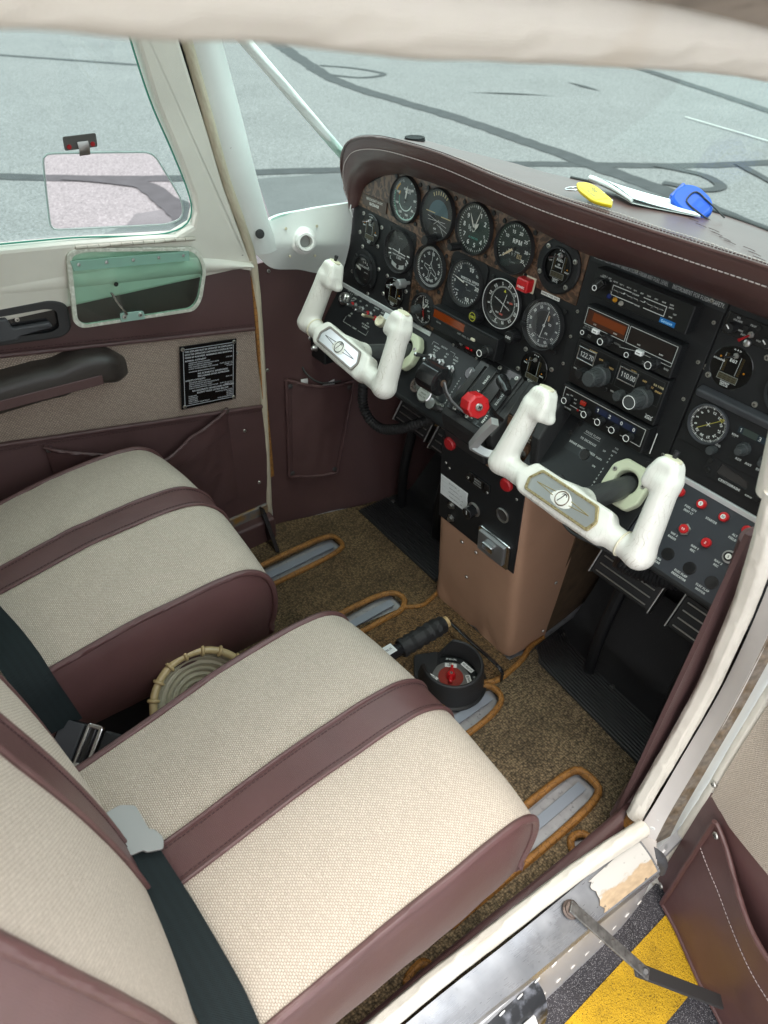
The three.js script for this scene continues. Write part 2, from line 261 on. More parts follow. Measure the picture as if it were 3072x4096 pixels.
// screws: domed head with a cross recess, about +Z
function screwG(r) { return join([tint(clean(turn([[r * .98, 0], [r, r * .15], [r * .85, r * .42], [r * .5, r * .58], [0, r * .62]], 14)), .55, .54, .50), ...[0, 1].map((k) => tint(clean(mv(new THREE.BoxGeometry(r * 1.05, r * .24, r * .12), 0, 0, r * .57, 0, 0, k * PI / 2 + .5)), .05, .05, .05))]); }
const SCREW = screwG(.0040), SCREW_S = screwG(.0028), SCREW_D = clean(turn([[.0038, 0], [.004, .001], [.0034, .002], [0, .0022]], 12));
// ---------------------------------------------------------------- the ramp outside
const GY = -.8;
{
  const aC = dataTex(1024, (x, y, i, j) => { const f = fbm(x, y, 4, 6), g = hash(i, j), s = hash(i >> 1, (j >> 1) + 77); const q = hash(i >> 2, (j >> 2) + 31), k = .92 + .26 * f + .34 * (g - .5) + .30 * (q - .5) + (s > .90 ? .34 : s < .14 ? -.30 : 0); return lin(.190 * k, .179 * k, .182 * k); }, true, 5.2);
  const aB = dataTex(512, (x, y, i, j) => grey(hash(i, j) * .6 + .4 * hash(i >> 1, j >> 1)), false, 1.1);
  MAT.asphalt = phys({ map: aC, bumpMap: aB, bumpScale: .004, roughness: .92 });
  MAT.asphaltShaded = phys({ map: dataTex(512, (x, y, i, j) => { const f = fbm(x, y, 4, 5), k = .8 + .6 * f + .3 * (hash(i, j) - .5); return lin(.13 * k, .125 * k, .13 * k); }, true, 2.2), bumpMap: aB, bumpScale: .003, roughness: .9 });
  MAT.tar = phys({ map: dataTex(256, (x, y, i, j) => { const k = .85 + .6 * fbm(x, y, 6, 4); return lin(.042 * k, .041 * k, .045 * k); }, true, .8), roughness: .85 });
  const g = new THREE.PlaneGeometry(800, 800); g.rotateX(-PI / 2); g.attributes.uv.array.forEach((v, i, a) => { a[i] = (v - .5) * 800; });
  struct('ground', g, MAT.asphalt, [0, GY, 0]);
  // crack-sealant lines poured on the asphalt, ragged ribbons 4 mm up
  let lift = .004;
  const tar = (pts, w, rag = .25) => {
    const c = curve(pts.map(([x, z]) => V(x, GY + lift, z))), n = Math.max(24, Math.floor(c.getLength() / .07)), rows = []; lift += .001;
    for (let i = 0; i <= n; i++) { const t = i / n, p = c.getPointAt(t), d = c.getTangentAt(t), s = V(-d.z, 0, d.x), ww = typeof w === 'function' ? w(t) : w; const e = (k) => ww * .5 * (1 + rag * noise.noise(t * n * .3, k, pts[0][0])); rows.push([p.clone().addScaledVector(s, -e(1)), p.clone().addScaledVector(s, e(9))]); }
    struct('sealant_line', sheet(rows, 0), MAT.tar);
  };
  tar([[-22, 3.1], [-14.6, -3.3], [-12.6, -4.95], [-12.2, -5.35]], .16);
  tar([[-9, .6], [-7.22, -1.27], [-6.26, -2.7], [-6.06, -3.4], [-5.69, -4.15], [-4.94, -5.78], [-3.82, -7.48], [-3.2, -8.9], [-2.2, -11]], .20);
  tar([[-14.6, -8.6], [-13.7, -8.26], [-11.85, -7.6], [-9.66, -6.94], [-6.78, -6.8], [-4.29, -6.5], [-3.3, -6.35], [-1.2, -5.9]], (t) => .26 + .35 * Math.max(0, .22 - t), .3);
  tar([[-11.2, -7.55], [-10.7, -7.9], [-10.0, -8.0], [-9.9, -7.5], [-10.4, -7.2], [-11.0, -7.3]], .11);
  tar([[-12, -14.2], [-8.3, -12.5], [-5, -11.03], [-1, -9]], .22);
  tar([[-8.15, -8.15], [-7.7, -8.7], [-7.29, -9.12]], (t) => .09 * (1.05 - Math.abs(2 * t - 1)));
  tar([[-8.0, -10.2], [-7.2, -10.05]], (t) => .10 * (1.05 - Math.abs(2 * t - 1)));
  tar([[-6.86, -1.75], [-6.28, -2.24], [-5.7, -2.25], [-5.19, -2.2], [-4.2, -1.9]], (t) => .14 + .2 * t, .4);
  tar([[-4.05, -7.1], [-3.55, -7.2], [-3.2, -7.0], [-3.2, -6.75], [-3.6, -6.6]], .12);
  tar([[-3.6, -7.95], [-3.0, -7.6], [-2.2, -7.2]], .10);
  { const w = sheet([[V(-5.36, GY + .02, -9.55), V(-5.345, GY + .02, -9.52)], [V(-3.97, GY + .02, -9.24), V(-3.955, GY + .02, -9.21)], [V(-2.6, GY + .02, -8.94), V(-2.585, GY + .02, -8.91)]], 0); struct('chalk_line', w, phys({ color: rgb(.5, .5, .48), roughness: .9 })); }
  { const pts = []; for (let i = 0; i < 70; i++) { const a = i / 70 * 2 * PI, n = 1 + .16 * noise.noise(Math.cos(a) * 2, Math.sin(a) * 2, 4) + .07 * noise.noise(Math.cos(a) * 9, Math.sin(a) * 9, 1); pts.push([-3.1 + 2.75 * n * Math.cos(a) * 1.0, -3.4 + 2.9 * n * Math.sin(a)]); }
    const pg = new THREE.ShapeGeometry(shape(pts)); pg.rotateX(PI / 2); pg.scale(1, 1, 1); const ix = pg.index.array; for (let i = 0; i < ix.length; i += 3) { const t = ix[i]; ix[i] = ix[i + 1]; ix[i + 1] = t; } pg.computeVertexNormals();
    struct('painted_ground_shadow', pg, MAT.asphaltShaded, [0, GY + .0025, 0]); }  // darker asphalt patch, painted in for the soft shadow of the aircraft
}

// ---------------------------------------------------------------- cabin floor: metal pan, carpet with rail slots
struct('floor_pan', box(1.14, .02, 2.6, .002), MAT.railAlu, [0, -.026, .35]);
const RAILS = [-.392, -.153, .165, .404];
{
  const H = (x, z) => [x, z];
  // slots: long openings round the rails with a blunt tip in front
  const slot = (x, e = x < 0 ? .05 : -.055) => [[x - .030, e], [x - .030, -.395], [x - .022, -.418], [x + .022, -.420], [x + .032, -.398], [x + .032, e]];
  const sec = (name, pts, holes, mat) => { const g = uvBox(slab(pts, .011, .002, holes)); g.rotateX(PI / 2); struct(name, g, mat, [0, 0, 0]); };
  sec('carpet', [[-.56, 1.6], [-.56, -.30], [-.545, -.315], [-.47, -.56], [-.45, -.80], [-.118, -.80], [-.118, -.50], [-.100, -.455], [-.122, -.42], [-.122, .63], [-.1215, 1.6]], [slot(RAILS[0]), slot(RAILS[1] - .0005).map(([x, z]) => [Math.min(x, -.1235), z])], MAT.carpetLeft);
  sec('carpet', [[-.1195, 1.6], [-.1195, -.41], [-.098, -.455], [-.112, -.50], [.124, -.50], [.128, -.53], [.140, -.52], [.146, -.44], [.130, -.41], [.130, 1.6]], [], MAT.carpetMid);
  sec('carpet', [[.1325, 1.6], [.1325, -.40], [.149, -.437], [.143, -.52], [.128, -.60], [.13, -.8], [.50, -.8], [.505, -.40], [.51, 1.6]], [slot(RAILS[2]).map(([x, z]) => [Math.max(x, z < -.41 ? .152 : .140), z]), slot(RAILS[3]), [[.462, -.318], [.468, -.330], [.4985, -.330], [.4985, -.300], [.474, -.300], [.463, -.308]], [[.452, .018], [.458, .010], [.480, .012], [.480, .046], [.458, .044]]], MAT.carpetRight);
  // orange vinyl binding round the slots and along the carpet seams
  const bind = (pts, r = .0055, label) => { const o = part('carpet_binding', tube(pts.map(([x, z]) => [x, .003, z]), (t) => r * (1 + .12 * noise.noise(t * 14, pts[0][0] * 30, 2)), { n: 70, radial: 8, straight: false }), MAT.binding); tag(o, label, 'binding', 'orange carpet bindings'); };
  bind([...slot(RAILS[0])], .0065, 'cracked orange vinyl binding round the rail slot beside left wall');
  bind([[-.183, .05], [-.183, -.385], [-.165, -.425], [-.138, -.428], [-.118, -.40], [-.119, -.36], [-.1195, .05]], .0065, 'orange vinyl binding round the rail slot left of the flap lever');
  bind([[.1335, -.055], [.1335, -.385], [.15, -.418], [.181, -.418], [.198, -.385], [.198, -.055]], .0065, 'orange vinyl binding round the rail slot beside fuel selector');
  bind(slot(RAILS[3]), .0075, 'orange vinyl binding round the rail slot nearest the open door');
  bind([[-.122, -.41], [-.102, -.45], [-.108, -.49], [-.115, -.515]], .005, 'orange vinyl seam binding running up to console left corner');
  bind([[.134, -.41], [.147, -.438], [.142, -.515], [.128, -.56], [.126, -.60]], .006, 'orange vinyl seam binding running from fuel selector to right footwell mat');
  bind([[.4985, -.297], [.474, -.296], [.460, -.306], [.458, -.320], [.466, -.333], [.4985, -.335]], .0065, 'short orange binding round small floor opening by door sill');
  bind([[.484, .008], [.466, .004], [.450, .010], [.448, .030], [.456, .047], [.484, .050]], .0065, 'orange binding round floor opening under right seat edge');
}
RAILS.forEach((x, i) => {
  const lab = ['worn aluminium seat rail nearest the left door', 'worn aluminium seat rail in front of right seat left corner', 'aluminium seat rail partly under the fuel selector bowl', 'riveted aluminium seat rail nearest the open door'][i];
  const t = thing('seat_rail', lab, 'seat rail', [x, -.0185, 0], 'seat rails');
  part('base_plate', uvBox(mv(box(.056, .004, 1.0, .001), .001, .004, .105)), MAT.railAlu, t);
  part('rail_bar', uvBox(join([mv(box(.019, .003, 1.0, .001), .000, .0155, .096), mv(box(.006, .012, 1.0, .001), .000, .009, .096)])), MAT.railBar, t);
  for (let k = 0; k < 7; k++) part('rivet', turn([[.0042, 0], [.004, .0008], [.002, .0014], [0, .0015]], 12).rotateX(-PI / 2), MAT.railAlu, t, [.019, .006, -.36 + k * .034 + .008 * (k % 2)]);
});

// ---------------------------------------------------------------- side walls, firewall, roof (shade the cabin)
const kickBot = [[-.538, 0, -.315], [-.53, 0, -.40], [-.505, 0, -.50], [-.458, 0, -.60], [-.445, 0, -.80]], kickTop = [[-.540, .664, -.335], [-.543, .66, -.40], [-.545, .66, -.47], [-.543, .66, -.55], [-.50, .66, -.80]];
const kickAt = (z, y) => { const f = (c) => { for (let i = 1; i < c.length; i++) if (z >= c[i][2]) { const a = c[i - 1], b = c[i], t = (z - a[2]) / (b[2] - a[2]); return a[0] + (b[0] - a[0]) * t; } return c[c.length - 1][0]; }; const a = f(kickBot), b = f(kickTop), t = clamp(y / .66); return a + (b - a) * (1 - (1 - t) ** 1.6); };
{
  const rows = []; for (let i = 0; i <= 22; i++) { const y = -.012 + .676 * i / 22, r = []; for (let j = 0; j <= 26; j++) { const z = -.318 - .48 * j / 26; r.push(V(kickAt(z, y) + .003 * noise.noise(z * 9, y * 9, 1), y, z)); } rows.push(r); }
  const w = struct('kick_wall', sheet(rows, .006), MAT.maroon); w.userData.label = 'maroon vinyl kick wall below the left windscreen corner';
  for (const [z, y] of [[-.345, .432], [-.368, .645]]) { const s = part('screw', SCREW, MAT.screw, w, [kickAt(z, y) + .001, y, z]); aim(s, [1, 0, 0]); }
  // right hand kick wall
  const rr = []; for (let i = 0; i <= 16; i++) { const y = -.012 + .70 * i / 16, r = []; for (let j = 0; j <= 16; j++) { const z = -.80 + .44 * j / 16; const k = j / 16; r.push(V(.478 + .010 * k + .008 * Math.sin(k * PI) * (y < .3 ? 1 : .4), y, z)); } rr.push(r); }
  struct('kick_wall', sheet(rr, .006), MAT.maroon);
  // rolled maroon edge of that wall, beside the door post
  struct('firewall', box(.90, .70, .03, .003), MAT.black, [0, .27, -.97]);
  const toe = sheet(between([[-.46, -.004, -.78], [0, -.004, -.78], [.50, -.004, -.78]], [[-.46, .34, -.955], [0, .34, -.955], [.50, .34, -.955]], 4, 10), .01); struct('toe_board', toe, MAT.rubberMat);
  // outer skin of the nose below the screen keeps daylight out of the footwells
  struct('cowl_deck', box(.92, .012, .30, .002), MAT.black, [0, .63, -.82]);
  // engine cowling, falling away forward below the sight line over the glareshield
  { const sec = [[-.665, .53, .80, -.16], [-.80, .53, .765, -.17], [-1.1, .50, .68, -.16], [-1.5, .44, .565, -.10], [-1.85, .34, .45, -.02], [-2.05, .22, .36, .06]], rows = sec.map(([z, hw, yt, yb]) => { const r = []; for (let j = 0; j <= 40; j++) { const a = -PI / 2 + 2 * PI * j / 40, c = Math.cos(a), s = Math.sin(a); r.push(V(hw * Math.sign(c) * Math.abs(c) ** .6, (yt + yb) / 2 + (yt - yb) / 2 * Math.sign(s) * Math.abs(s) ** .6, z)); } return r; }); struct('nose_cowling', sheet(rows, .004, true), MAT.white); }
  // roof
  const A = [[-.430, 1.155, -.25], [-.40, 1.185, -.25], [-.25, 1.235, -.25], [0, 1.25, -.25], [.25, 1.235, -.25], [.40, 1.20, -.25]], B = A.map(([x, y, z]) => [x, y + .02, 1.75]);
  const rg = sheet(between(A, B, 10, 24), .025, false); struct('roof', rg, MAT.cream);
  struct('rear_bulkhead', box(1.1, 1.25, .03, .003), MAT.maroon, [0, .55, 1.76]);
  // left side behind the door, right side behind the door opening, each with a window opening
  for (const s of [-1, 1]) {
    const g = slab([[-.62, -.06], [-.62, 1.12], [-1.75, 1.15], [-1.75, -.06]].map(([x, y]) => [x, y]), .03, 0, [[[-.72, .72], [-1.35, .74], [-1.30, 1.05], [-.78, 1.02]]]);
    g.rotateY(PI / 2); struct('side_wall', g, MAT.cream, [s < 0 ? -.56 : .53, 0, 0]);
  }
  struct('cabin_side', box(.02, .80, .34, .004), MAT.whitePaint, [-.575, .30, -.64]);
  struct('cabin_side', box(.02, .80, .42, .004), MAT.whitePaint, [.545, .30, -.62]);
}
// ---------------------------------------------------------------- left cabin door (local X = forward, Y = up, Z = inboard)
{
  const D = thing('cabin_door', 'closed left cabin door with cream sill, beige band and maroon pocket', 'door', [-.53, 0, 0]); D.rotation.y = PI / 2;
  const XA = -.62, cb = (x) => .7005 + (-.098) * (x + .024) * 1.0; // lower edge of the cream sill falls forward
  const lineAt = (p, q) => (x) => p[1] + (q[1] - p[1]) * (x - p[0]) / (q[0] - p[0]);
  const creamLow = lineAt([-.123, .714], [.322, .672]), beigeTop = lineAt([-.156, .622], [.293, .546]), beigeLow = lineAt([-.205, .463], [.278, .366]);
  const band = (name, top, low, mat, z0, bulge, flipx = 1, x0 = XA, x1 = .318) => {
    const rows = []; for (let i = 0; i <= 10; i++) { const r = [], t = i / 10; for (let j = 0; j <= 40; j++) { const x = x0 + (x1 - x0) * j / 40, y = low(x) + (top(x) - low(x)) * t; r.push(V(x, y, z0 + bulge * Math.sin(t * PI) ** .7 + .0022 * noise.noise(x * 14, y * 14, z0 * 90))); } rows.push(r); }
    return part(name, sheet(rows, .008), mat, D);
  };
  band('upper_trim', (x) => creamLow(x) + .004, (x) => beigeTop(x) - .001, MAT.maroon, .004, .004);
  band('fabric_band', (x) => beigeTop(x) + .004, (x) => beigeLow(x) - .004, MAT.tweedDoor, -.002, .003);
  band('lower_trim', (x) => beigeLow(x) + .001, () => .085, MAT.maroon, .003, .003);
  part('seam_roll', tube([[XA, beigeTop(XA), .006], [-.1, beigeTop(-.1), .007], [.316, beigeTop(.316), .006]], .0042, { n: 50 }), MAT.maroon, D);
  part('seam_roll', tube([[XA, beigeLow(XA), .006], [-.1, beigeLow(-.1), .007], [.316, beigeLow(.316), .006]], .0042, { n: 50 }), MAT.maroon, D);
  part('stitching', stitches([[XA, beigeTop(XA) + .010, .0085], [-.1, beigeTop(-.1) + .010, .0092], [.312, beigeTop(.312) + .010, .0085]], .007, .0045, .0007), MAT.threadDark, D);
  part('stitching', stitches([[XA, beigeLow(XA) - .010, .0075], [-.1, beigeLow(-.1) - .010, .0082], [.312, beigeLow(.312) - .010, .0075]], .007, .0045, .0007), MAT.threadDark, D);
  // cream sill and window surround: one leaning moulded frame with a window opening
  const tilt = Math.atan(.2), win = [[.131, 1.075], [.156, .977], [.185, .900], [.208, .832], [.2115, .801], [.204, .778], [.172, .766], [0, .789], [-.104, .800], [-.52, .838], [-.52, 1.13], [.115, 1.13]];
  const outer = [[.322, .676], [.293, .757], [.264, .839], [.238, .929], [.202, 1.046], [.17, 1.16], [-.62, 1.19], [-.62, .69]];
  const up = (p) => [p[0], (p[1] - .68) / Math.cos(tilt)];
  const F = part('window_surround', uvBox(slab(roundPts(outer.map(up), [.006, 0, 0, 0, 0, 0, 0, 0]), .028, .006, [win.map(up).reverse()])), MAT.cream, D, [0, .68, -.014], [tilt, 0, 0]);
  // padded sill roll over the top of the door panel
  { const rows = []; for (let i = 0; i <= 12; i++) { const a = i / 12, r = []; for (let j = 0; j <= 36; j++) { const x = XA + (.318 - XA) * j / 36, lo = creamLow(x) - .002, hi = Math.min(.752 + (-.02 - x) * .10, .77) - (x > .19 ? (x - .19) * .30 : 0); const y = lo + (hi - lo) * a; r.push(V(x, y, .013 + .013 * Math.sin(Math.min(1, a * 1.05) * PI) ** .8)); } rows.push(r); } part('sill_pad', sheet(rows, .012), MAT.cream, D); }
  const G = part('window_pane', slab(win.map(up).map(([x, y]) => [x, y]), .004, 0, [roundPts([[-.013, .916], [.155, .897], [.199, .812], [.199, .782], [.17, .776], [-.024, .803]].map(up), [.012, .016, .02, .014, .012, .012])]), MAT.sideGlass, D, [0, .68, -.016], [tilt, 0, 0]);
  part('opening_edge', (() => { const q = roundPts([[-.013, .916], [.155, .897], [.199, .812], [.199, .782], [.17, .776], [-.024, .803]].map(up), [.012, .016, .02, .014, .012, .012]); return tube(q.map(([x, y]) => [x, y, .003]), .0016, { n: 90, radial: 6, closed: true }); })(), phys({ color: rgb(.55, .62, .6), roughness: .4, transmission: .5 }), G);
  part('window_seal', tube([[-.52, .842], [-.104, .803], [0, .792], [.168, .769], [.200, .780], [.2085, .801], [.204, .832], [.181, .900], [.152, .977], [.124, 1.085]].map(up).map(([x, y]) => [x, y, -.0005]), .0015, { n: 90, radial: 6 }), MAT.glassEdge, F, [0, 0, .016]);
  // spring catch on the pane
  const K = part('catch_plate', slab(roundPts(rectPts(.018, .268, .067, .288), .003), .0018, .0004, []), phys({ color: rgb(.13, .13, .125), metalness: .5, roughness: .4 }), D, [0, .68 - .028 * 0, -.004], [tilt, 0, 0]); K.position.set(0, .654, -.0145);
  part('catch_tongue', uvBox(sheet([[V(.037, .279, .003), V(.053, .279, .003)], [V(.037, .270, .006), V(.053, .270, .006)], [V(.037, .260, .004), V(.053, .260, .004)]], .0012)), MAT.steel, K);
  for (const x of [.025, .060]) part('rivet', turn([[.0036, 0], [.0033, .001], [0, .002]], 12), MAT.redDull, K, [x, .273, .0018]);
  // storm window folded down inside on its piano hinge
  const stormPts = [[.205, .737], [.219, .700], [.199, .640], [.182, .624], [-.022, .645], [-.033, .658], [-.017, .771], [.004, .776]];
  const sr = [.018, .02, .012, .012, .008, .01, .012, .010], so = roundPts(stormPts, sr), inner = roundPts(stormPts.map(([x, y]) => { const cx = .093, cy = .70; return [cx + (x - cx) * .952, cy + (y - cy) * .925]; }), sr);
  const SW = part('storm_window', slab(so, .006, .0015, [inner]), phys({ map: dataTex(256, (x, y) => { const k = clamp(fbm(x, y, 7, 5) * 4 + .3); return lin(.42 + .2 * k, .43 + .2 * k, .36 + .2 * k); }, true, .06), roughness: .6 }), D, [0, 0, .030]);
  part('storm_pane', slab(inner, .003), MAT.stormGlass, SW, [0, 0, .0015]);
  part('pane_strip', slab([[-.012, .742], [.186, .718], [.188, .735], [-.014, .759]], .0025, .0005), phys({ color: rgb(.42, .66, .56), roughness: .3, transmission: .55 }), SW, [0, 0, .0052]);
  for (let k = 0; k < 5; k++) part('rivet', turn([[.0030, 0], [.0028, .001], [0, .002]], 10), MAT.steel, SW, [-.002 + k * .0445, .751 - k * .0054, .0077]);
  { const s = part('screw', SCREW, MAT.screwDark, SW, [.052, .704, .001]); }
  for (let k = 0; k < 11; k++) part('hinge_knuckle', tube([[.0 + k * .0185, .7765 - k * .0022, .004], [.0178 + k * .0185, .7765 - (k + .96) * .0022, .004]], .0034, { n: 2, radial: 8 }), phys({ color: rgb(.42, .39, .33), roughness: .5, metalness: .3 }), SW);
  { const L = part('storm_latch', slab(roundPts([[.044, .640], [.088, .6345], [.087, .650], [.046, .656]], .004), .003, .0006), phys({ color: rgb(.30, .46, .40), roughness: .35, metalness: .3 }), SW, [0, 0, .0052]); for (const x of [.052, .080]) part('screw', SCREW, MAT.screw, L, [x, .648 - (x - .052) * .12, .003]); part('latch_lever', tube([[.056, .653, .004], [.048, .668, .008], [.040, .688, .010], [.036, .699, .012]], (t) => .0042 - .0016 * t, { n: 14, flat: .6 }), MAT.chrome, L); }
  // recessed black inside handle
  { const o = roundPts([[-.175, .705], [-.053, .698], [-.030, .684], [-.034, .640], [-.052, .630], [-.175, .645]], [.01, .012, .012, .014, .012, .01]), i = roundPts([[-.165, .694], [-.064, .688], [-.047, .680], [-.050, .647], [-.066, .641], [-.165, .654]], [.006, .008, .008, .008, .008, .006]);
    const H = part('handle_recess', slab(o, .010, .003, [i]), MAT.blackSoft, D, [0, 0, .009]);
    part('recess_back', slab(i, .002), MAT.blackGloss, H, [0, 0, .0005]);
    const hd = part('inside_handle', slab(roundPts([[-.17, .690], [-.128, .686], [-.124, .668], [-.066, .664], [-.064, .654], [-.118, .652], [-.122, .647], [-.17, .652]], .003), .011, .003), MAT.darkGrey, H, [0, 0, .004]);
    part('screw', SCREW, MAT.screw, H, [-.112, .676, .0032]); }
  // armrest
  { const rows = []; const n = 30; for (let i = 0; i <= n; i++) { const t = i / n, x = -.30 + .332 * t, yc = .566 + .030 * (1 - Math.abs(2 * t - 1.1)) * .4 - .010 * t + (t > .62 ? .014 * Math.sin((t - .62) / .38 * PI) : 0); const fall = Math.min(1, Math.sin(Math.min(t, 1 - t) * PI * 4.2 > PI / 2 ? PI / 2 : Math.min(t, 1 - t) * PI * 4.2)); const h = .031 * (.55 + .45 * fall), d = .048 * (.35 + .65 * fall); const r = []; for (let j = 0; j <= 16; j++) { const a = -PI / 2 + PI * j / 16, c = Math.sign(Math.cos(a)) * Math.abs(Math.cos(a)) ** .55, s = Math.sign(Math.sin(a)) * Math.abs(Math.sin(a)) ** .55; r.push(V(x, yc + s * h, .000 + c * d)); } rows.push(r); }
    const A = part('armrest', sheet(rows, .003, true), phys({ map: leatherTone(.033, .027, .024, .2), bumpMap: leatherB, bumpScale: .0005, roughness: .38 }), D);
    part('armrest_inlay', slab(roundPts(rectPts(-.27, .5535, -.024, .5715), .003), .004, .001), MAT.maroon, A, [0, 0, .0452]); A.rotation.z = -.035; A.position.set(-.008, -.012, 0); }
  // placard
  { const P = part('placard', slab(rectPts(.128, .412, .250, .5465), .0022, .0004), MAT.blackGloss, D, [0, 0, .0065]); P.rotation.z = 0;
    const tex = cv(512, 560, (x, w, h) => { x.fillStyle = '#08090b'; x.fillRect(0, 0, w, h); x.strokeStyle = '#b9bcc0'; x.lineWidth = 5; x.strokeRect(26, 24, w - 52, h - 48); x.fillStyle = '#c7c9cc'; const L = (s, px, py, sz, al = 'left') => { x.font = 'bold ' + sz + 'px sans-serif'; x.textAlign = al; x.fillText(s, px, py, al === 'left' ? 440 : 300); };
      const rows = [['THIS AIRPLANE MUST BE OPERATED IN COMPLIANCE', 38, 54, 21], ['WITH THE OPERATING LIMITATIONS STATED IN THE', 38, 80, 21], ['FORM OF PLACARDS, MARKINGS AND MANUALS.', 38, 106, 21], ['NORMAL CATEGORY', 38, 134, 20], ['MAXIMUM DESIGN WEIGHT', 70, 154, 15], ['REFER TO WEIGHT AND BALANCE DATA', 70, 172, 15], ['FOR LOADING INSTRUCTIONS', 70, 190, 15], ['FLIGHT MANEUVERING LOAD FACTOR', 70, 208, 15], ['MAXIMUM MANEUVERING SPEED', 70, 234, 15], ['NO ACROBATIC MANEUVERS', 150, 262, 21], ['INCLUDING SPINS APPROVED', 150, 286, 21], ['UTILITY CATEGORY', 38, 312, 20], ['MAXIMUM DESIGN WEIGHT', 70, 332, 15], ['REFER TO WEIGHT AND BALANCE DATA', 70, 350, 15], ['FOR LOADING INSTRUCTIONS', 70, 368, 15], ['FLIGHT MANEUVERING LOAD FACTOR', 70, 386, 15], ['NO ACROBATIC MANEUVERS APPROVED', 96, 414, 21], ['EXCEPT THOSE LISTED BELOW:', 140, 438, 21], ['MANEUVER', 60, 458, 14], ['CHANDELLES', 60, 474, 14], ['LAZY EIGHTS', 60, 490, 14], ['STEEP TURNS', 60, 506, 14], ['STALLS (EXCEPT WHIP STALLS)', 60, 522, 14]]; rows.forEach((r) => L(...r));
      [['2150 LBS', 150, 15], ['FLAPS UP +3.8 -1.9', 200, 14], ['DOWN +1.9', 214, 14], ['127 MPH', 230, 14], ['2030 LBS', 330, 15], ['FLAPS UP +4.4 -2.2', 384, 14], ['DOWN +2.2', 398, 14], ['MAXIMUM ENTRY SPEED', 458, 14], ['125 MPH', 474, 14], ['125 MPH', 490, 14], ['125 MPH', 506, 14], ['SLOW DECELERATION', 522, 14]].forEach(([s, y, z]) => L(s, 478, y, z, 'right')); });
    part('placard_print', new THREE.PlaneGeometry(.120, .1325), phys({ map: tex, roughness: .25 }), P, [.189, .4792, .0026]);
    for (const [x, y] of [[.134, .541], [.244, .541], [.134, .418], [.244, .418]]) part('screw', SCREW, MAT.screw, P, [x, y, .003]); P.position.set(.009, .030, .0065); P.rotation.z = -.13; P.position.set(-.046, .024, .0065); }
  // map pocket, gathered and hanging open
  { const tl = [-.134, .432], tr = [.232, .384], rows = []; for (let i = 0; i <= 24; i++) { const t = i / 24, r = []; for (let j = 0; j <= 44; j++) { const u = j / 44, x = tl[0] + (tr[0] - tl[0]) * u, topSag = tl[1] + (tr[1] - tl[1]) * u - .052 * Math.sin(u * PI) * (1 - .3 * Math.sin(u * 9)); const yb = .165 - .02 * u, y = topSag + (yb - topSag) * t; const puff = .036 * Math.sin(u * PI) ** .6 * (1 - .75 * t); const fold = .010 * noise.noise(u * 7, t * 3 + u * 2.5, 3) + .004 * Math.sin((u * 8 + t * 1.5) * 2) * (1 - t) + .003 * noise.noise(u * 20, t * 10, 7); r.push(V(x, y, .008 + puff + fold * Math.sin(u * PI) ** .5)); } rows.push(r); }
    const P = part('map_pocket', sheet(rows, .003, true), MAT.maroon, D);
    part('pocket_hem', tube(rows[0].map((p) => [p.x, p.y, p.z]), .0038, { n: 60, radial: 8 }), MAT.maroon, P);
    const r5 = rows[5].map((p) => [p.x, p.y, p.z + .0008]); part('stitching', stitches(r5, .006, .004, .0006), MAT.threadDark, P);
    for (const [x, y] of [[-.128, .426], [.228, .381]]) part('snap', turn([[.006, 0], [.0058, .0015], [.0035, .003], [0, .0034]], 16), MAT.steel, P, [x, y, .012]); }
  for (const [x, y] of [[.270, .502], [.268, .313], [.290, .16], [.275, .720], [.300, .700]]) part('screw', SCREW, MAT.screw, D, [x, y, y > .6 ? .016 : .006]);
  part('edge_strip', uvBox(mv(box(.012, .50, .014, .002), 0, 0, 0)), MAT.binding, D, [.3255, .41, -.001]);
}
// front edge of the left door opening: seal strips and windscreen post
tag(part('door_seal', tube([[-.447, 1.06, -.21], [-.464, .959, -.237], [-.489, .836, -.272], [-.504, .761, -.299], [-.519, .690, -.322], [-.529, .62, -.330], [-.531, .40, -.326], [-.531, .20, -.318], [-.531, .02, -.308]], (t) => .0085 * (1 + .08 * noise.noise(t * 30, 2, 1)), { n: 110, radial: 12 }), MAT.bead), 'cracked cream bead along front edge of the left door opening', 'trim');
tag(part('weather_strip', tube([[-.533, .664, -.3225], [-.5345, .40, -.3225], [-.5345, .03, -.3175]], .0042, { n: 40, radial: 10 }), MAT.white), 'thin white weather strip beside the beige band of the left door', 'trim');
tag(part('door_gap_shade', tube([[-.456, 1.07, -.198], [-.480, .929, -.236], [-.498, .839, -.263], [-.515, .757, -.292], [-.530, .684, -.319]], .006, { n: 60, radial: 8 }), MAT.rubber), 'black strip painted for the shade in the door gap behind the cream bead', 'trim');  // shade of the gap at the door edge, put in as a black strip
{
  const T = thing('windscreen_post', 'broad white windscreen post left of the windscreen', 'post', [0, 0, 0]);
  const L = [[-.449, 1.06, -.216], [-.466, .959, -.243], [-.491, .836, -.279], [-.507, .761, -.307], [-.524, .690, -.330]], Rr = [[-.449, 1.09, -.262], [-.476, .949, -.305], [-.501, .824, -.342], [-.516, .750, -.366], [-.53, .690, -.39]];
  const rows = between(L, Rr, 10, 24, (t) => V(.012 * Math.sin(t * PI) ** .8, 0, .002)); part('post_cover', sheet(rows, .02), MAT.whitePaint, T);
  const s = part('screw', SCREW, MAT.screw, T, [-.474, .895, -.278]); aim(s, [1, .25, .15]);
  const k = part('plug', turn([[.0085, 0], [.0085, .002], [.006, .004], [0, .0048]], 18), MAT.rubber, T, [-.501, .735, -.334]); aim(k, [1, .3, .2]);
}
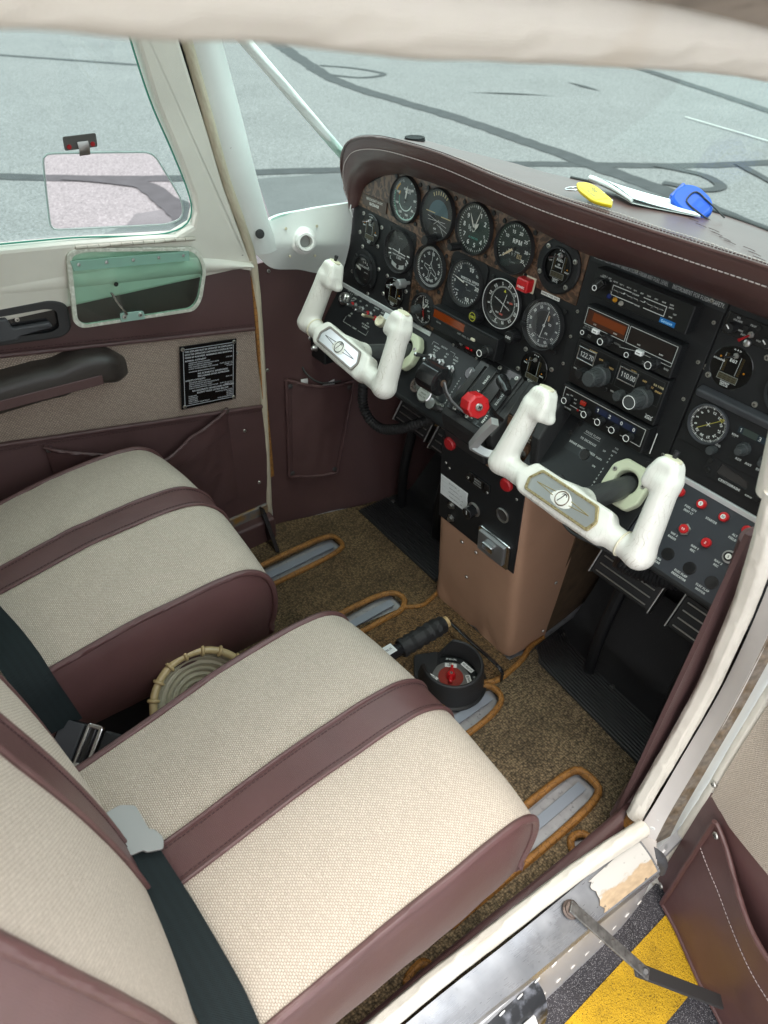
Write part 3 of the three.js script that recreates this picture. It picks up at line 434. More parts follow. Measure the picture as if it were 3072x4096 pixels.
{ // white corner fairing with the fresh air outlet
  const T = thing('corner_fairing', 'white moulded corner fairing with round air outlet beside the instrument panel', 'fairing', [0, 0, 0]);
  const top = [[-.532, .722, -.345], [-.531, .746, -.375], [-.525, .752, -.46], [-.511, .753, -.556]], mid = [[-.530, .705, -.345], [-.527, .700, -.39], [-.514, .690, -.455], [-.516, .672, -.545]], bot = [[-.538, .683, -.342], [-.540, .650, -.375], [-.545, .630, -.44], [-.540, .592, -.542]];
  const a = sample(top, 30), b = sample(mid, 30), c = sample(bot, 30), rows = [];
  for (let i = 0; i <= 16; i++) { const t = i / 16; rows.push(a.map((p, j) => { const q = t < .45 ? p.clone().lerp(b[j], t / .45) : b[j].clone().lerp(c[j], (t - .45) / .55); q.x += .006 * Math.sin(Math.min(1, t) * PI) ; return q; })); }
  part('fairing_shell', sheet(rows, .006, true), MAT.whitePaint, T);
  part('fairing_lip', sheet(a.map((p, j) => [p.clone().add(V(-.001, -.002, 0)), p.clone().add(V(-.016, -.003, -.004))]), .004, true), MAT.whitePaint, T);
  const o = part('air_outlet', turn([[.026, 0], [.026, .004], [.022, .007], [.019, .008], [.0185, .022], [.0165, .026], [.0125, .026], [.0118, .010], [.0001, .006]], 40), MAT.white, T, [-.5165, .699, -.437]); aim(o, [1, .22, .32]);
  part('outlet_bore', turn([[.0115, 0], [.0001, .0005]], 24), phys({ color: rgb(.22, .22, .21), roughness: .5 }), o, [0, 0, .0107]);
  const ribs = []; for (let k = 0; k < 36; k++) ribs.push(mv(new THREE.BoxGeometry(.0013, .0010, .011), 0, .0190, .0165).rotateZ(k / 36 * 2 * PI)); part('outlet_grip', join(ribs), MAT.white, o);
  for (const [y, z, dx] of [[.727, -.402, -.524], [.722, -.468, -.5165], [.672, -.408, -.5255], [.664, -.462, -.5185]]) { const s = part('screw', SCREW_S, phys({ color: rgb(.55, .5, .36), metalness: .3, roughness: .5 }), T, [dx + .004, y, z]); aim(s, [1, .15, .2]); }
  for (const [y, z, x] of [[.693, -.357, -.5255], [.635, -.525, -.527]]) { const s = part('screw', SCREW, MAT.screw, T, [x + .003, y, z]); aim(s, [1, .1, .2]); }
}
{ // pocket stitched on the maroon kick wall
  const T = thing('wall_pocket', 'maroon pocket with four snaps on the kick wall under the left yoke', 'pocket', [0, 0, 0]);
  const c = [[-.386, .397], [-.558, .345], [-.500, .108], [-.374, .138]]; // z,y corners: tl tr br bl
  const P = (u, t, out) => { const zt = c[0][0] + (c[1][0] - c[0][0]) * u, yt = c[0][1] + (c[1][1] - c[0][1]) * u - .012 * Math.sin(u * PI), zb = c[3][0] + (c[2][0] - c[3][0]) * u, yb = c[3][1] + (c[2][1] - c[3][1]) * u - .006 * Math.sin(u * PI); const z = zt + (zb - zt) * t, y = yt + (yb - yt) * t; return V(kickAt(z, y) + out, y, z); };
  const rows = []; for (let i = 0; i <= 16; i++) { const r = []; for (let j = 0; j <= 16; j++) { const u = j / 16, t = i / 16; r.push(P(u, t, .006 + .012 * Math.sin(u * PI) * (1 - t * .7) + .002 * noise.noise(u * 5, t * 5, 2))); } rows.push(r); }
  part('pocket_front', sheet(rows, .003, true), MAT.maroon, T);
  const rim = []; for (let i = 0; i <= 10; i++) rim.push(P(0, i / 10, .008)); for (let i = 1; i <= 10; i++) rim.push(P(i / 10, 1, .008)); for (let i = 9; i >= 0; i--) rim.push(P(1, i / 10, .008));
  part('pocket_piping', tube(rim, .0042, { n: 80, radial: 8 }), MAT.maroon, T);
  part('pocket_hem', tube(rows[0], .004, { n: 30, radial: 8 }), MAT.maroon, T);
  const r2 = []; for (let i = 0; i <= 10; i++) r2.push(P(.06, .03 + .93 * i / 10, .0105)); part('stitching', stitches(r2, .005, .0035, .0006), MAT.threadDark, T);
  const r3 = []; for (let i = 0; i <= 10; i++) r3.push(P(.94, .03 + .93 * i / 10, .0105)); part('stitching', stitches(r3, .005, .0035, .0006), MAT.threadDark, T);
  for (const [u, t] of [[.055, .05], [.945, .05], [.93, .95], [.06, .96]]) { const p = P(u, t, .0085), s = part('snap', turn([[.0062, 0], [.006, .0015], [.0035, .0030], [0, .0034]], 16), MAT.darkSteel, T, [p.x, p.y, p.z]); aim(s, [1, 0, .1]); }
  const paper = thing('paper_slip', 'white paper slips sticking out of the kick wall pocket', 'paper');
  const p1 = P(.22, 0, 0), p2 = P(.55, 0, 0); part('slip', sheet([[V(p1.x + .006, p1.y + .009, p1.z), V(p1.x + .006, p1.y + .006, p1.z - .018)], [V(p1.x + .006, p1.y - .10, p1.z), V(p1.x + .006, p1.y - .10, p1.z - .018)]], .0008), MAT.white, paper); part('slip', sheet([[V(p2.x + .008, p2.y - .0005, p2.z + .012), V(p2.x + .008, p2.y + .006, p2.z - .03)], [V(p2.x + .008, p2.y - .09, p2.z + .01), V(p2.x + .008, p2.y - .09, p2.z - .03)]], .0008), MAT.white, paper);
}
{ // foot of the left side: sill plate with torn tape, maroon kick box, black bracket
  const sl = part('door_sill', uvBox(mv(box(.05, .03, .95, .004), -.545, .075, .17)), phys({ map: dataTex(256, (x, y) => { const k = clamp(fbm(x, y, 5, 5) * 5 + .2); return lin(.30 * k + .18 * (1 - k), .165 * k + .17 * (1 - k), .04 * k + .16 * (1 - k)); }, true, .2), roughness: .5, metalness: .2 })); tag(sl, 'left door sill with torn orange tape', 'sill');
  tag(part('kick_box', uvBox(mv(box(.05, .075, .22, .008), -.520, .025, -.20)), MAT.maroon), 'small maroon padded box at the foot of left door', 'trim');
  const b = part('floor_bracket', join([slab([[-.517, .095], [-.498, .100], [-.440, .004], [-.446, -.002], [-.488, -.002]], .005, .001).translate(0, 0, -.283), mv(box(.10, .004, .010, .001), -.468, .048, -.2785, 0, 0, -1.03)]), MAT.blackGloss); tag(b, 'black steel bracket standing on the carpet by left wall', 'bracket');
}
// ---------------------------------------------------------------- glareshield
const lipEdge = [[-.512, .752, -.553], [-.528, .779, -.550], [-.524, .803, -.540], [-.511, .832, -.530], [-.471, .866, -.513], [-.418, .888, -.498], [-.355, .903, -.487], [-.295, .910, -.481], [-.181, .913, -.48], [-.031, .906, -.48], [.134, .905, -.48], [.269, .907, -.48], [.359, .909, -.48], [.47, .905, -.484], [.52, .86, -.50]];
const lipLow = [[-.500, .748, -.557], [-.492, .766, -.560], [-.484, .785, -.562], [-.464, .803, -.564], [-.432, .818, -.566], [-.395, .829, -.567], [-.362, .836, -.567], [-.32, .838, -.567], [-.261, .839, -.567], [-.104, .834, -.567], [.066, .821, -.565], [.165, .826, -.566], [.342, .827, -.566], [.46, .826, -.566], [.50, .80, -.566]];
const dashFar = [[-.525, .748, -.600], [-.520, .790, -.606], [-.50, .835, -.609], [-.470, .862, -.61], [-.430, .875, -.615], [-.387, .882, -.622], [-.34, .882, -.630], [-.29, .881, -.637], [-.20, .880, -.655], [-.08, .879, -.672], [.05, .878, -.706], [.16, .878, -.718], [.27, .877, -.702], [.40, .870, -.655], [.47, .80, -.62]];
{
  const T = thing('glareshield', 'maroon leather glareshield with pale stitching over the instrument panel', 'glareshield', [0, 0, 0]);
  const m = 80, E = sample(lipEdge, m), L = sample(lipLow, m), F = sample(dashFar, m), rows = [];
  // cross-section: tucked-in underside, face, padded roll, top out to the windscreen
  for (let i = 0; i <= 34; i++) {
    const s = i / 34, row = [];
    for (let j = 0; j < m; j++) {
      const e = E[j], l = L[j], f = F[j]; let p;
      if (s < .42) { const t = s / .42; p = l.clone().lerp(e, t); const bul = Math.sin(t * PI) ** .8; p.z += .014 * bul * (t > .5 ? 1 : .8); p.y -= .006 * bul; }
      else if (s < .56) { const t = (s - .42) / .14, a = t * PI / 2; const n2 = e.clone(); p = e.clone().lerp(f, .075 * t); p.y += .006 * Math.sin(t * PI); p.z += .006 * Math.cos(a) * Math.sin(t * PI); }
      else { const t = (s - .56) / .44; p = e.clone().lerp(f, .075 + .925 * t); p.y += .004 * Math.sin(t * PI) * .6 + .0015 * noise.noise(p.x * 12, p.z * 12, 2); }
      row.push(p);
    }
    rows.push(row);
  }
  part('leather_cover', sheet(rows, .006), MAT.maroonDash, T);
  const line = (k, lift) => rows[k].slice(1, -1).map((p) => V(p.x, p.y + lift[0], p.z + lift[1]));
  part('stitching', stitches(line(12, [.0005, .0018]), .0075, .0055, .00085), MAT.thread, T);
  part('stitching', stitches(line(21, [.0012, .0004]), .0062, .0042, .00075), MAT.thread, T);
  part('welt', tube(line(16, [.0004, .0008]), .0024, { n: 160, radial: 8 }), MAT.maroonDash, T);
  part('stitching', stitches(line(17, [.0026, .001]), .0046, .0030, .0008), MAT.threadDark, T);
  // demist grille disc on the top
  const g = []; g.push(mv(new THREE.CylinderGeometry(.019, .019, .003, 32), 0, 0, 0)); for (let k = -8; k <= 8; k++) { const h = Math.sqrt(.0175 ** 2 - (k * .002) ** 2); g.push(mv(new THREE.BoxGeometry(.0009, .003, 2 * h), k * .002, .0028, 0)); }
  const d = part('demist_grille', join(g), MAT.black, T, [-.372, .8895, -.590]); d.rotation.z = .02;
  part('seam', tube([[-.30, .8895, -.50], [-.235, .886, -.56], [-.175, .883, -.63]], .0008, { n: 20, radial: 5 }), MAT.maroonDash, T);
  for (const [x, z, s] of [[-.165, -.585, 1], [.285, -.56, 1.1], [.19, -.66, .8]]) part('worn_spot', mv(new THREE.SphereGeometry(.004 * s, 12, 6).scale(1.4, .12, .8), x, .8935 - (-.48 - z) * .105 + .0025, z), MAT.paper, T);
  // fine cuts in the leather near the right side
  for (let k = 0; k < 9; k++) { const x = .17 + .022 * k * .8 + .01 * rnd(), z = -.62 + .010 * k + .012 * rnd(); const p = [[x, 0, z], [x + .010, 0, z + .002], [x + .019, 0, z + .006]].map(([a, b, c]) => [a, .908 - (-.48 - c) * .125 + .0022, c]); part('leather_cut', tube(p, .00035, { n: 8, radial: 5 }), MAT.threadDark, T); }
}
// windscreen: bowed tinted sheet from the deck up to the roof
{
  const T = thing('windscreen', 'green tinted bowed windscreen above the glareshield', 'windscreen', [0, 0, 0]);
  const bl = [[-.518, .748, -.372], [-.533, .752, -.46], [-.534, .752, -.56], [-.526, .790, -.614], [-.472, .858, -.618], [-.387, .876, -.632], [-.2, .873, -.663], [-.08, .872, -.680], [.05, .871, -.714], [.16, .871, -.726], [.28, .869, -.708], [.41, .862, -.66], [.50, .79, -.60], [.53, .752, -.50]];
  const tl = [[-.452, 1.075, -.262], [-.440, 1.105, -.268], [-.41, 1.14, -.272], [-.36, 1.17, -.275], [-.30, 1.19, -.276], [-.22, 1.21, -.276], [-.12, 1.222, -.276], [0, 1.226, -.276], [.12, 1.222, -.276], [.22, 1.21, -.276], [.30, 1.19, -.276], [.36, 1.17, -.276], [.42, 1.13, -.276], [.45, 1.09, -.276]];
  const rows = between(bl, tl, 16, 60, (t, u) => V((u - .5) * .06 * Math.sin(t * PI), .030 * Math.sin(t * PI), -.030 * Math.sin(t * PI) * Math.sin(u * PI)));
  part('pane', sheet(rows, .004, false), MAT.windshield, T);
  part('base_seal', tube(bl.slice(7, 13).map(([x, y, z]) => [x, y + .0075, z + .006]), (t) => .0026 + .002 * t, { n: 60, radial: 8 }), MAT.rubber, T);
}
tag(part('windscreen_brace', tube([[-.440, 1.078, -.270], [-.536, .829, -.555], [-.571, .738, -.659]], .0092, { n: 10, radial: 16 }), MAT.whitePaint), 'slim pale tube sloping down the left windscreen side to glareshield end', 'brace');

// ---------------------------------------------------------------- instrument panel
const PANEL = thing('instrument_panel', 'black and burl wood instrument panel full of round dials and radios', 'instrument panel', [0, 0, -.4786]); PANEL.rotation.x = -R(6.1278);
const KY = 1.00575;
// local helper: everything below is in panel coordinates, x across, y up the panel, z proud of it
const onPanel = (name, geo, mat, x, y, z = 0, parent = PANEL) => part(name, geo, mat, parent, parent === PANEL ? [x, y * KY, z] : [x, y, z]);
{
  const o = [[-.536, .586], [-.526, .66], [-.513, .752], [-.486, .792], [-.43, .825], [-.36, .845], [-.26, .848], [.5, .845], [.53, .75], [.54, .586]].map(([x, y]) => [x, y * KY]);
  onPanel('panel_board', slab(o, .005, .0008), MAT.black, 0, 0, -.005);
  const w = [[-.508, .7515], [-.385, .748], [-.330, .744], [-.316, .734], [-.3125, .715], [-.3085, .60], [-.308, .591], [-.234, .591], [-.226, .640], [-.2145, .737], [-.205, .746], [-.127, .7475], [.0655, .7455], [.0655, .842], [-.26, .8445], [-.36, .8405], [-.428, .820], [-.483, .789]].map(([x, y]) => [x, y * KY]);
  onPanel('wood_veneer', uvBox(slab(w, .0015, .0003)), MAT.burl, 0, 0, 0.0002);
  onPanel('radio_rack', slab(rectPts(.0685, .588 * KY, .2895, .838 * KY), .004, .0008), MAT.black, 0, 0, .0003);
  onPanel('right_board', slab([[.2915, .588], [.2915, .836], [.49, .836], [.52, .75], [.53, .588]].map(([x, y]) => [x, y * KY]), .003, .0006), MAT.black, 0, 0, .0003);
  for (const [a, b] of [[-.533, -.236], [-.052, .030], [.276, .52]]) onPanel('trim_strip', mv(box(b - a, .0085, .004, .001), (a + b) / 2, 0, 0), MAT.trimAlu, 0, .583, .003);
}
const NUM = '#e6e9e5';
function dialTex(draw, bg = '#0c0f10', n = 360) { return cv(n, n, (x, w) => { x.fillStyle = bg; x.fillRect(0, 0, w, w); x.translate(w / 2, w / 2); x.scale(w / 200, w / 200); x.textAlign = 'center'; x.textBaseline = 'middle'; x.lineCap = 'butt'; draw(x); }); }
// angles in degrees clockwise from the top
const at = (a, r) => [r * Math.sin(a * PI / 180), -r * Math.cos(a * PI / 180)];
function ticks(x, a0, a1, n, r0, r1, w, c = NUM) { x.strokeStyle = c; x.lineWidth = w * 1.25; for (let i = 0; i <= n; i++) { const a = a0 + (a1 - a0) * i / n; x.beginPath(); x.moveTo(...at(a, r0)); x.lineTo(...at(a, r1)); x.stroke(); } }
function arc(x, a0, a1, r, w, c) { x.strokeStyle = c; x.lineWidth = w; x.beginPath(); x.arc(0, 0, r, (a0 - 90) * PI / 180, (a1 - 90) * PI / 180); x.stroke(); }
function tx(x, s, px, py, size, c = NUM, rot = 0, font = 'sans-serif') { x.save(); x.translate(px, py); x.rotate(rot * PI / 180); x.fillStyle = c; x.font = 'bold ' + size * 1.18 + 'px ' + font; x.fillText(s, 0, 0); x.restore(); }
function ring(x, list, a0, step, r, size, turned = false, c = NUM) { list.forEach((s, i) => { const a = a0 + step * i, p = at(a, r); tx(x, s, ...p, size, c, turned ? a : 0); }); }
function script(x, px, py, s = 9) { x.save(); x.strokeStyle = '#a9b0ad'; x.lineWidth = .9; x.translate(px, py); x.beginPath(); x.moveTo(-s, -s * .35); x.quadraticCurveTo(-s * .6, -s * .8, -s * .5, 0); x.quadraticCurveTo(-s * .4, .25 * s, -s * .15, -.05 * s); for (let k = 0; k < 6; k++) x.quadraticCurveTo(-s * .1 + k * s * .19, -s * (.25 + .2 * (k % 2)), -s * .02 + k * s * .19, 0); x.stroke(); x.restore(); }
const bezel = (r, d = .008) => turn([[r * 1.0, 0], [r * 1.0, d * .5], [r * .975, d], [r * .955, d * 1.05], [r * .935, d * .72], [r * .928, .0012]], 56);
const needleG = (len, w, tail = .15, t = .0006) => slab([[-w / 2, -len * tail], [w / 2, -len * tail], [w * .5, len * .55], [0, len], [-w * .5, len * .55]], t);
function dial(name, x, y, r, tex, { needles = [], screws = 4, plate = 0, label, depth = .008, glass = true, sr = 1.13, sa = 45, dark = true } = {}) {
  const b = onPanel(name, bezel(r, depth), MAT.blackSoft, x, y, .002); if (label) b.userData.label = label;
  if (plate) part('mounting_plate', slab(roundPts(rectPts(-plate, -plate, plate, plate), plate * .3), .002, .0006), MAT.black, b, [0, 0, -.0014]);
  part('dial_face', disc(r * .94), phys({ map: tex, roughness: .55 }), b, [0, 0, .0017]);
  for (const [a, len, w, c, tail, shift] of needles) { const m = part('needle', needleG(len * r, w * r, tail ?? .15), c, b, [shift ? shift[0] * r : 0, shift ? shift[1] * r : 0, .0030]); m.rotation.z = -a * PI / 180; }
  if (needles.length) part('needle_hub', turn([[r * .07, 0], [r * .065, .0009], [0, .001]], 16), MAT.knob, b, [0, 0, .0038]);
  if (glass) part('glass', disc(r * .94), MAT.glassDial, b, [0, 0, depth * .72]);
  for (let k = 0; k < screws; k++) { const a = (sa + 90 * k) * PI / 180; part('screw', dark ? SCREW_D : SCREW_S, dark ? MAT.screwDark : MAT.screw, b, [r * sr * 1.02 * Math.cos(a), r * sr * 1.02 * Math.sin(a), dark ? 0 : -.0016]); }
  return b;
}
function knobG(r, h, flutes = 0) { const g = [clean(turn([[r * 1.05, 0], [r, h * .1], [r * .95, h * .85], [r * .85, h], [0, h]], 28))]; for (let k = 0; k < flutes; k++) g.push(clean(mv(new THREE.BoxGeometry(r * .14, r * .1, h * .8), 0, r * .98, h * .45).rotateZ(k / flutes * 2 * PI))); return join(g); }
const needleW = phys({ color: rgb(.72, .72, .66), roughness: .6 }), needleCream = phys({ color: rgb(.62, .52, .34), roughness: .6 }), needleRed = phys({ color: rgb(.5, .03, .02), roughness: .5 }), needleY = phys({ color: rgb(.55, .52, .12), roughness: .5 });
const glossFace = '#1b2220';
// top row
dial('airspeed_indicator', -.3543, .795, .041, dialTex((x) => { ticks(x, 20, 340, 64, 84, 92, 1.2); ticks(x, 20, 340, 16, 78, 92, 2); arc(x, 100, 225, 88, 6, '#a8cfc3'); arc(x, 215, 300, 82, 5, '#3f8f74'); arc(x, 292, 322, 80, 9, '#b98a2c'); arc(x, 285, 305, 54, 9, '#b98a2c'); arc(x, 110, 240, 48, 5, '#c8d6d0'); arc(x, 240, 285, 48, 4, '#3f8f74'); ring(x, ['40', '60', '80', '100', '120', '140', '160'], 40, 42, 66, 12); tx(x, 'AIRSPEED', 10, -48, 12); tx(x, 'KNOTS', 10, -36, 11); }, '#27302f'), { needles: [[8, .62, .07, needleW]], label: 'airspeed indicator with pale green arcs, top left of the big dials' });
{ const b = dial('attitude_indicator', -.2630, .793, .044, dialTex((x) => { x.fillStyle = '#3d5a63'; x.beginPath(); x.arc(0, 4, 62, PI, 2 * PI); x.fill(); x.fillStyle = '#15181b'; x.fillRect(-100, 4, 200, 100); x.strokeStyle = '#b9a877'; x.lineWidth = 4; x.beginPath(); x.moveTo(-78, -2); x.lineTo(-20, -2); x.moveTo(20, 4); x.lineTo(80, 4); x.stroke(); ticks(x, -30, 30, 6, 76, 92, 4, '#b9a877'); x.strokeStyle = '#b7bab7'; x.lineWidth = 2.4; for (const [a, b, c, d] of [[-64, 14, 60, 40], [-60, 30, 50, 24], [-20, 44, 10, 20], [20, 40, 50, 78], [0, 40, 70, 60]]) { x.beginPath(); x.moveTo(a, b); x.lineTo(c, d); x.stroke(); } tx(x, 'AIR', -10, 60, 9); script(x, -4, 74, 14); }, '#14171a'), { screws: 4, label: 'attitude indicator with a blue half disc and tangled white lines' }); const k = part('caging_knob', knobG(.009, .022, 18), MAT.knob, b, [.0, -.042, .004]); }
{ const b = dial('altimeter', -.170, .794, .0425, dialTex((x) => { ticks(x, 0, 360, 50, 84, 92, 1.6); ticks(x, 0, 360, 10, 80, 92, 3); ['0', '1', '2', '3', '4', '5', '6', '7', '8', '9'].forEach((s, i) => { if (![0, 3].includes(i)) tx(x, s, ...at(i * 36 - 12, 64), 22); }); tx(x, 'A', -4, -14, 14); tx(x, '1020', -34, -2, 8, NUM, 80); tx(x, '1015', -24, 4, 8, NUM, 80); tx(x, 'ALTIMETER', 0, 36, 9, '#4ca092'); tx(x, 'IN Hg', 66, 22, 9, NUM, 60); }, '#14231f'), { needles: [[-30, .62, .05, needleW], [40, .34, .13, needleW, .3], [18, .8, .035, needleW]], label: 'altimeter with large white numerals in the top row' }); part('setting_knob', knobG(.0065, .024, 14), MAT.knob, b, [-.028, -.036, .002]).rotation.y = 0; }
dial('tachometer', -.0755, .790, .041, dialTex((x) => { ticks(x, -125, 125, 35, 86, 92, 1.6); ticks(x, -125, 125, 7, 80, 92, 3); ring(x, ['0', '5', '10', '15', '20', '25', '30', '35'], -125, 35.7, 66, 16); tx(x, 'RPM', 8, -28, 22); tx(x, 'HOURS     1/10TH', 0, 12, 7); ['2', '4', '9', '7'].forEach((s, i) => tx(x, s, -40 + i * 16, 26, 15, '#8d918d')); x.fillStyle = '#9a8a66'; x.fillRect(20, 17, 26, 18); tx(x, '76', 33, 27, 15, '#1c1710'); script(x, 0, 58, 20); }, '#151a1a'), { needles: [[-128, .74, .085, needleCream, .0]], label: 'tachometer reading RPM with a cream needle' });
const aero = (title, l, r, foot, sub) => dialTex((x) => { ticks(x, -10, 10, 2, 84, 90, 3); tx(x, 'L  R  S', 0, -86, 8); tx(x, title, 0, -34, 17); if (sub) { tx(x, sub[0], 0, -10, 12); tx(x, sub[1], 0, 4, 12); } x.strokeStyle = '#b9bcb8'; x.lineWidth = 2.4; for (const s of [-1, 1]) { x.beginPath(); x.moveTo(s * 30 - (s > 0 ? 0 : 14), -60); x.lineTo(s * 30 - (s > 0 ? 0 : 14), 28); x.stroke(); x.fillStyle = '#3a3019'; for (let k = 0; k < 9; k++) x.fillRect(s > 0 ? 36 : -42 + 2, -60 + k * 9.8, 13, 7); } tx(x, l, -66, -18, 10); tx(x, r, 68, 18, 10); x.fillStyle = '#c07d1e'; x.beginPath(); x.arc(-64, -34, 4.5, 0, 7); x.arc(66, 2, 4.5, 0, 7); x.fill(); x.fillStyle = '#4a4636'; x.fillRect(-44, 36, 92, 27); x.strokeStyle = '#8d8f88'; x.strokeRect(-46, 34, 96, 31); x.fillStyle = '#2e2b22'; for (let k = 0; k < 4; k++) { x.fillRect(-40 + k * 22, 40, 14, 3); x.fillRect(-40 + k * 22, 50, 14, 3); x.fillRect(-40 + k * 22, 58, 14, 3); } tx(x, 'Aerospace', 0, 72, 8); tx(x, 'Logic Inc.', 0, 80, 8); tx(x, foot, 0, 88, 7); }, '#050606');
function toggle(parent, x, y, z, s = 1, tip = MAT.chrome, a = [.3, -.35, 1]) { const n = part('toggle_switch', turn([[.0062 * s, 0], [.0062 * s, .002], [.0042 * s, .0022], [.0042 * s, .0075 * s], [.003 * s, .008 * s], [0, .008 * s]], 6), MAT.steel, parent, [x, y, z]); const d = V(...a).normalize(); part('toggle_lever', tube([[0, 0, .006 * s], [d.x * .010 * s, d.y * .010 * s, .006 * s + d.z * .010 * s], [d.x * .022 * s, d.y * .022 * s, .006 * s + d.z * .022 * s]], (t) => (.0017 + .0014 * t * t) * s, { n: 12, radial: 10 }), tip, n); return n; }
{ const b = onPanel('fuel_gauge', turn([[.0415, 0], [.0415, .003], [.039, .005], [.0290, .005], [.0285, .008], [.0265, .0085], [.0262, .002]], 56), MAT.black, .017, .790, .001); b.userData.label = 'round fuel gauge in a wide black adapter ring with four bright screws'; part('dial_face', disc(.0268), phys({ map: aero('FUEL', 'LEFT', 'RIGHT', 'ASL/FL100', ['US', 'Gallons']), roughness: .25 }), b, [0, 0, .0022]); for (let k = 0; k < 4; k++) { const a = R(28 + 90 * k + (k % 2 ? 18 : 0)); part('screw', SCREW, MAT.screw, b, [.0345 * Math.cos(a), .0345 * Math.sin(a), .005]); } toggle(b, 0.000, .0165, .0024, .75, MAT.chrome, [-.5, -.3, 1]); }
// second row
dial('turn_coordinator', -.3552, .703, .041, dialTex((x) => { x.strokeStyle = NUM; x.lineWidth = 6; x.beginPath(); x.moveTo(-84, 6); x.lineTo(-62, 6); x.moveTo(62, 6); x.lineTo(84, 6); x.moveTo(-80, 30); x.lineTo(-60, 24); x.moveTo(60, 26); x.lineTo(80, 40); x.stroke(); x.lineWidth = 4; x.beginPath(); x.moveTo(-52, 2); x.lineTo(50, 10); x.stroke(); x.beginPath(); x.arc(0, 6, 7, 0, 7); x.fillStyle = '#c8cac6'; x.fill(); x.beginPath(); x.moveTo(0, 0); x.lineTo(0, -14); x.stroke(); tx(x, 'TURN COORDINATOR', 0, 22, 8); tx(x, '2 MIN.', 4, 34, 11); tx(x, 'L', -60, 46, 17); tx(x, 'R', 62, 46, 17); script(x, 0, -60, 18); x.fillStyle = '#b7bab6'; x.beginPath(); x.moveTo(-48, 54); x.quadraticCurveTo(0, 78, 48, 54); x.lineTo(48, 74); x.quadraticCurveTo(0, 98, -48, 74); x.fill(); x.fillStyle = '#101212'; x.beginPath(); x.arc(0, 74, 11, 0, 7); x.fill(); }, '#262928'), { plate: .0435, screws: 4, label: 'turn coordinator with a little aeroplane and a white slip tube' });
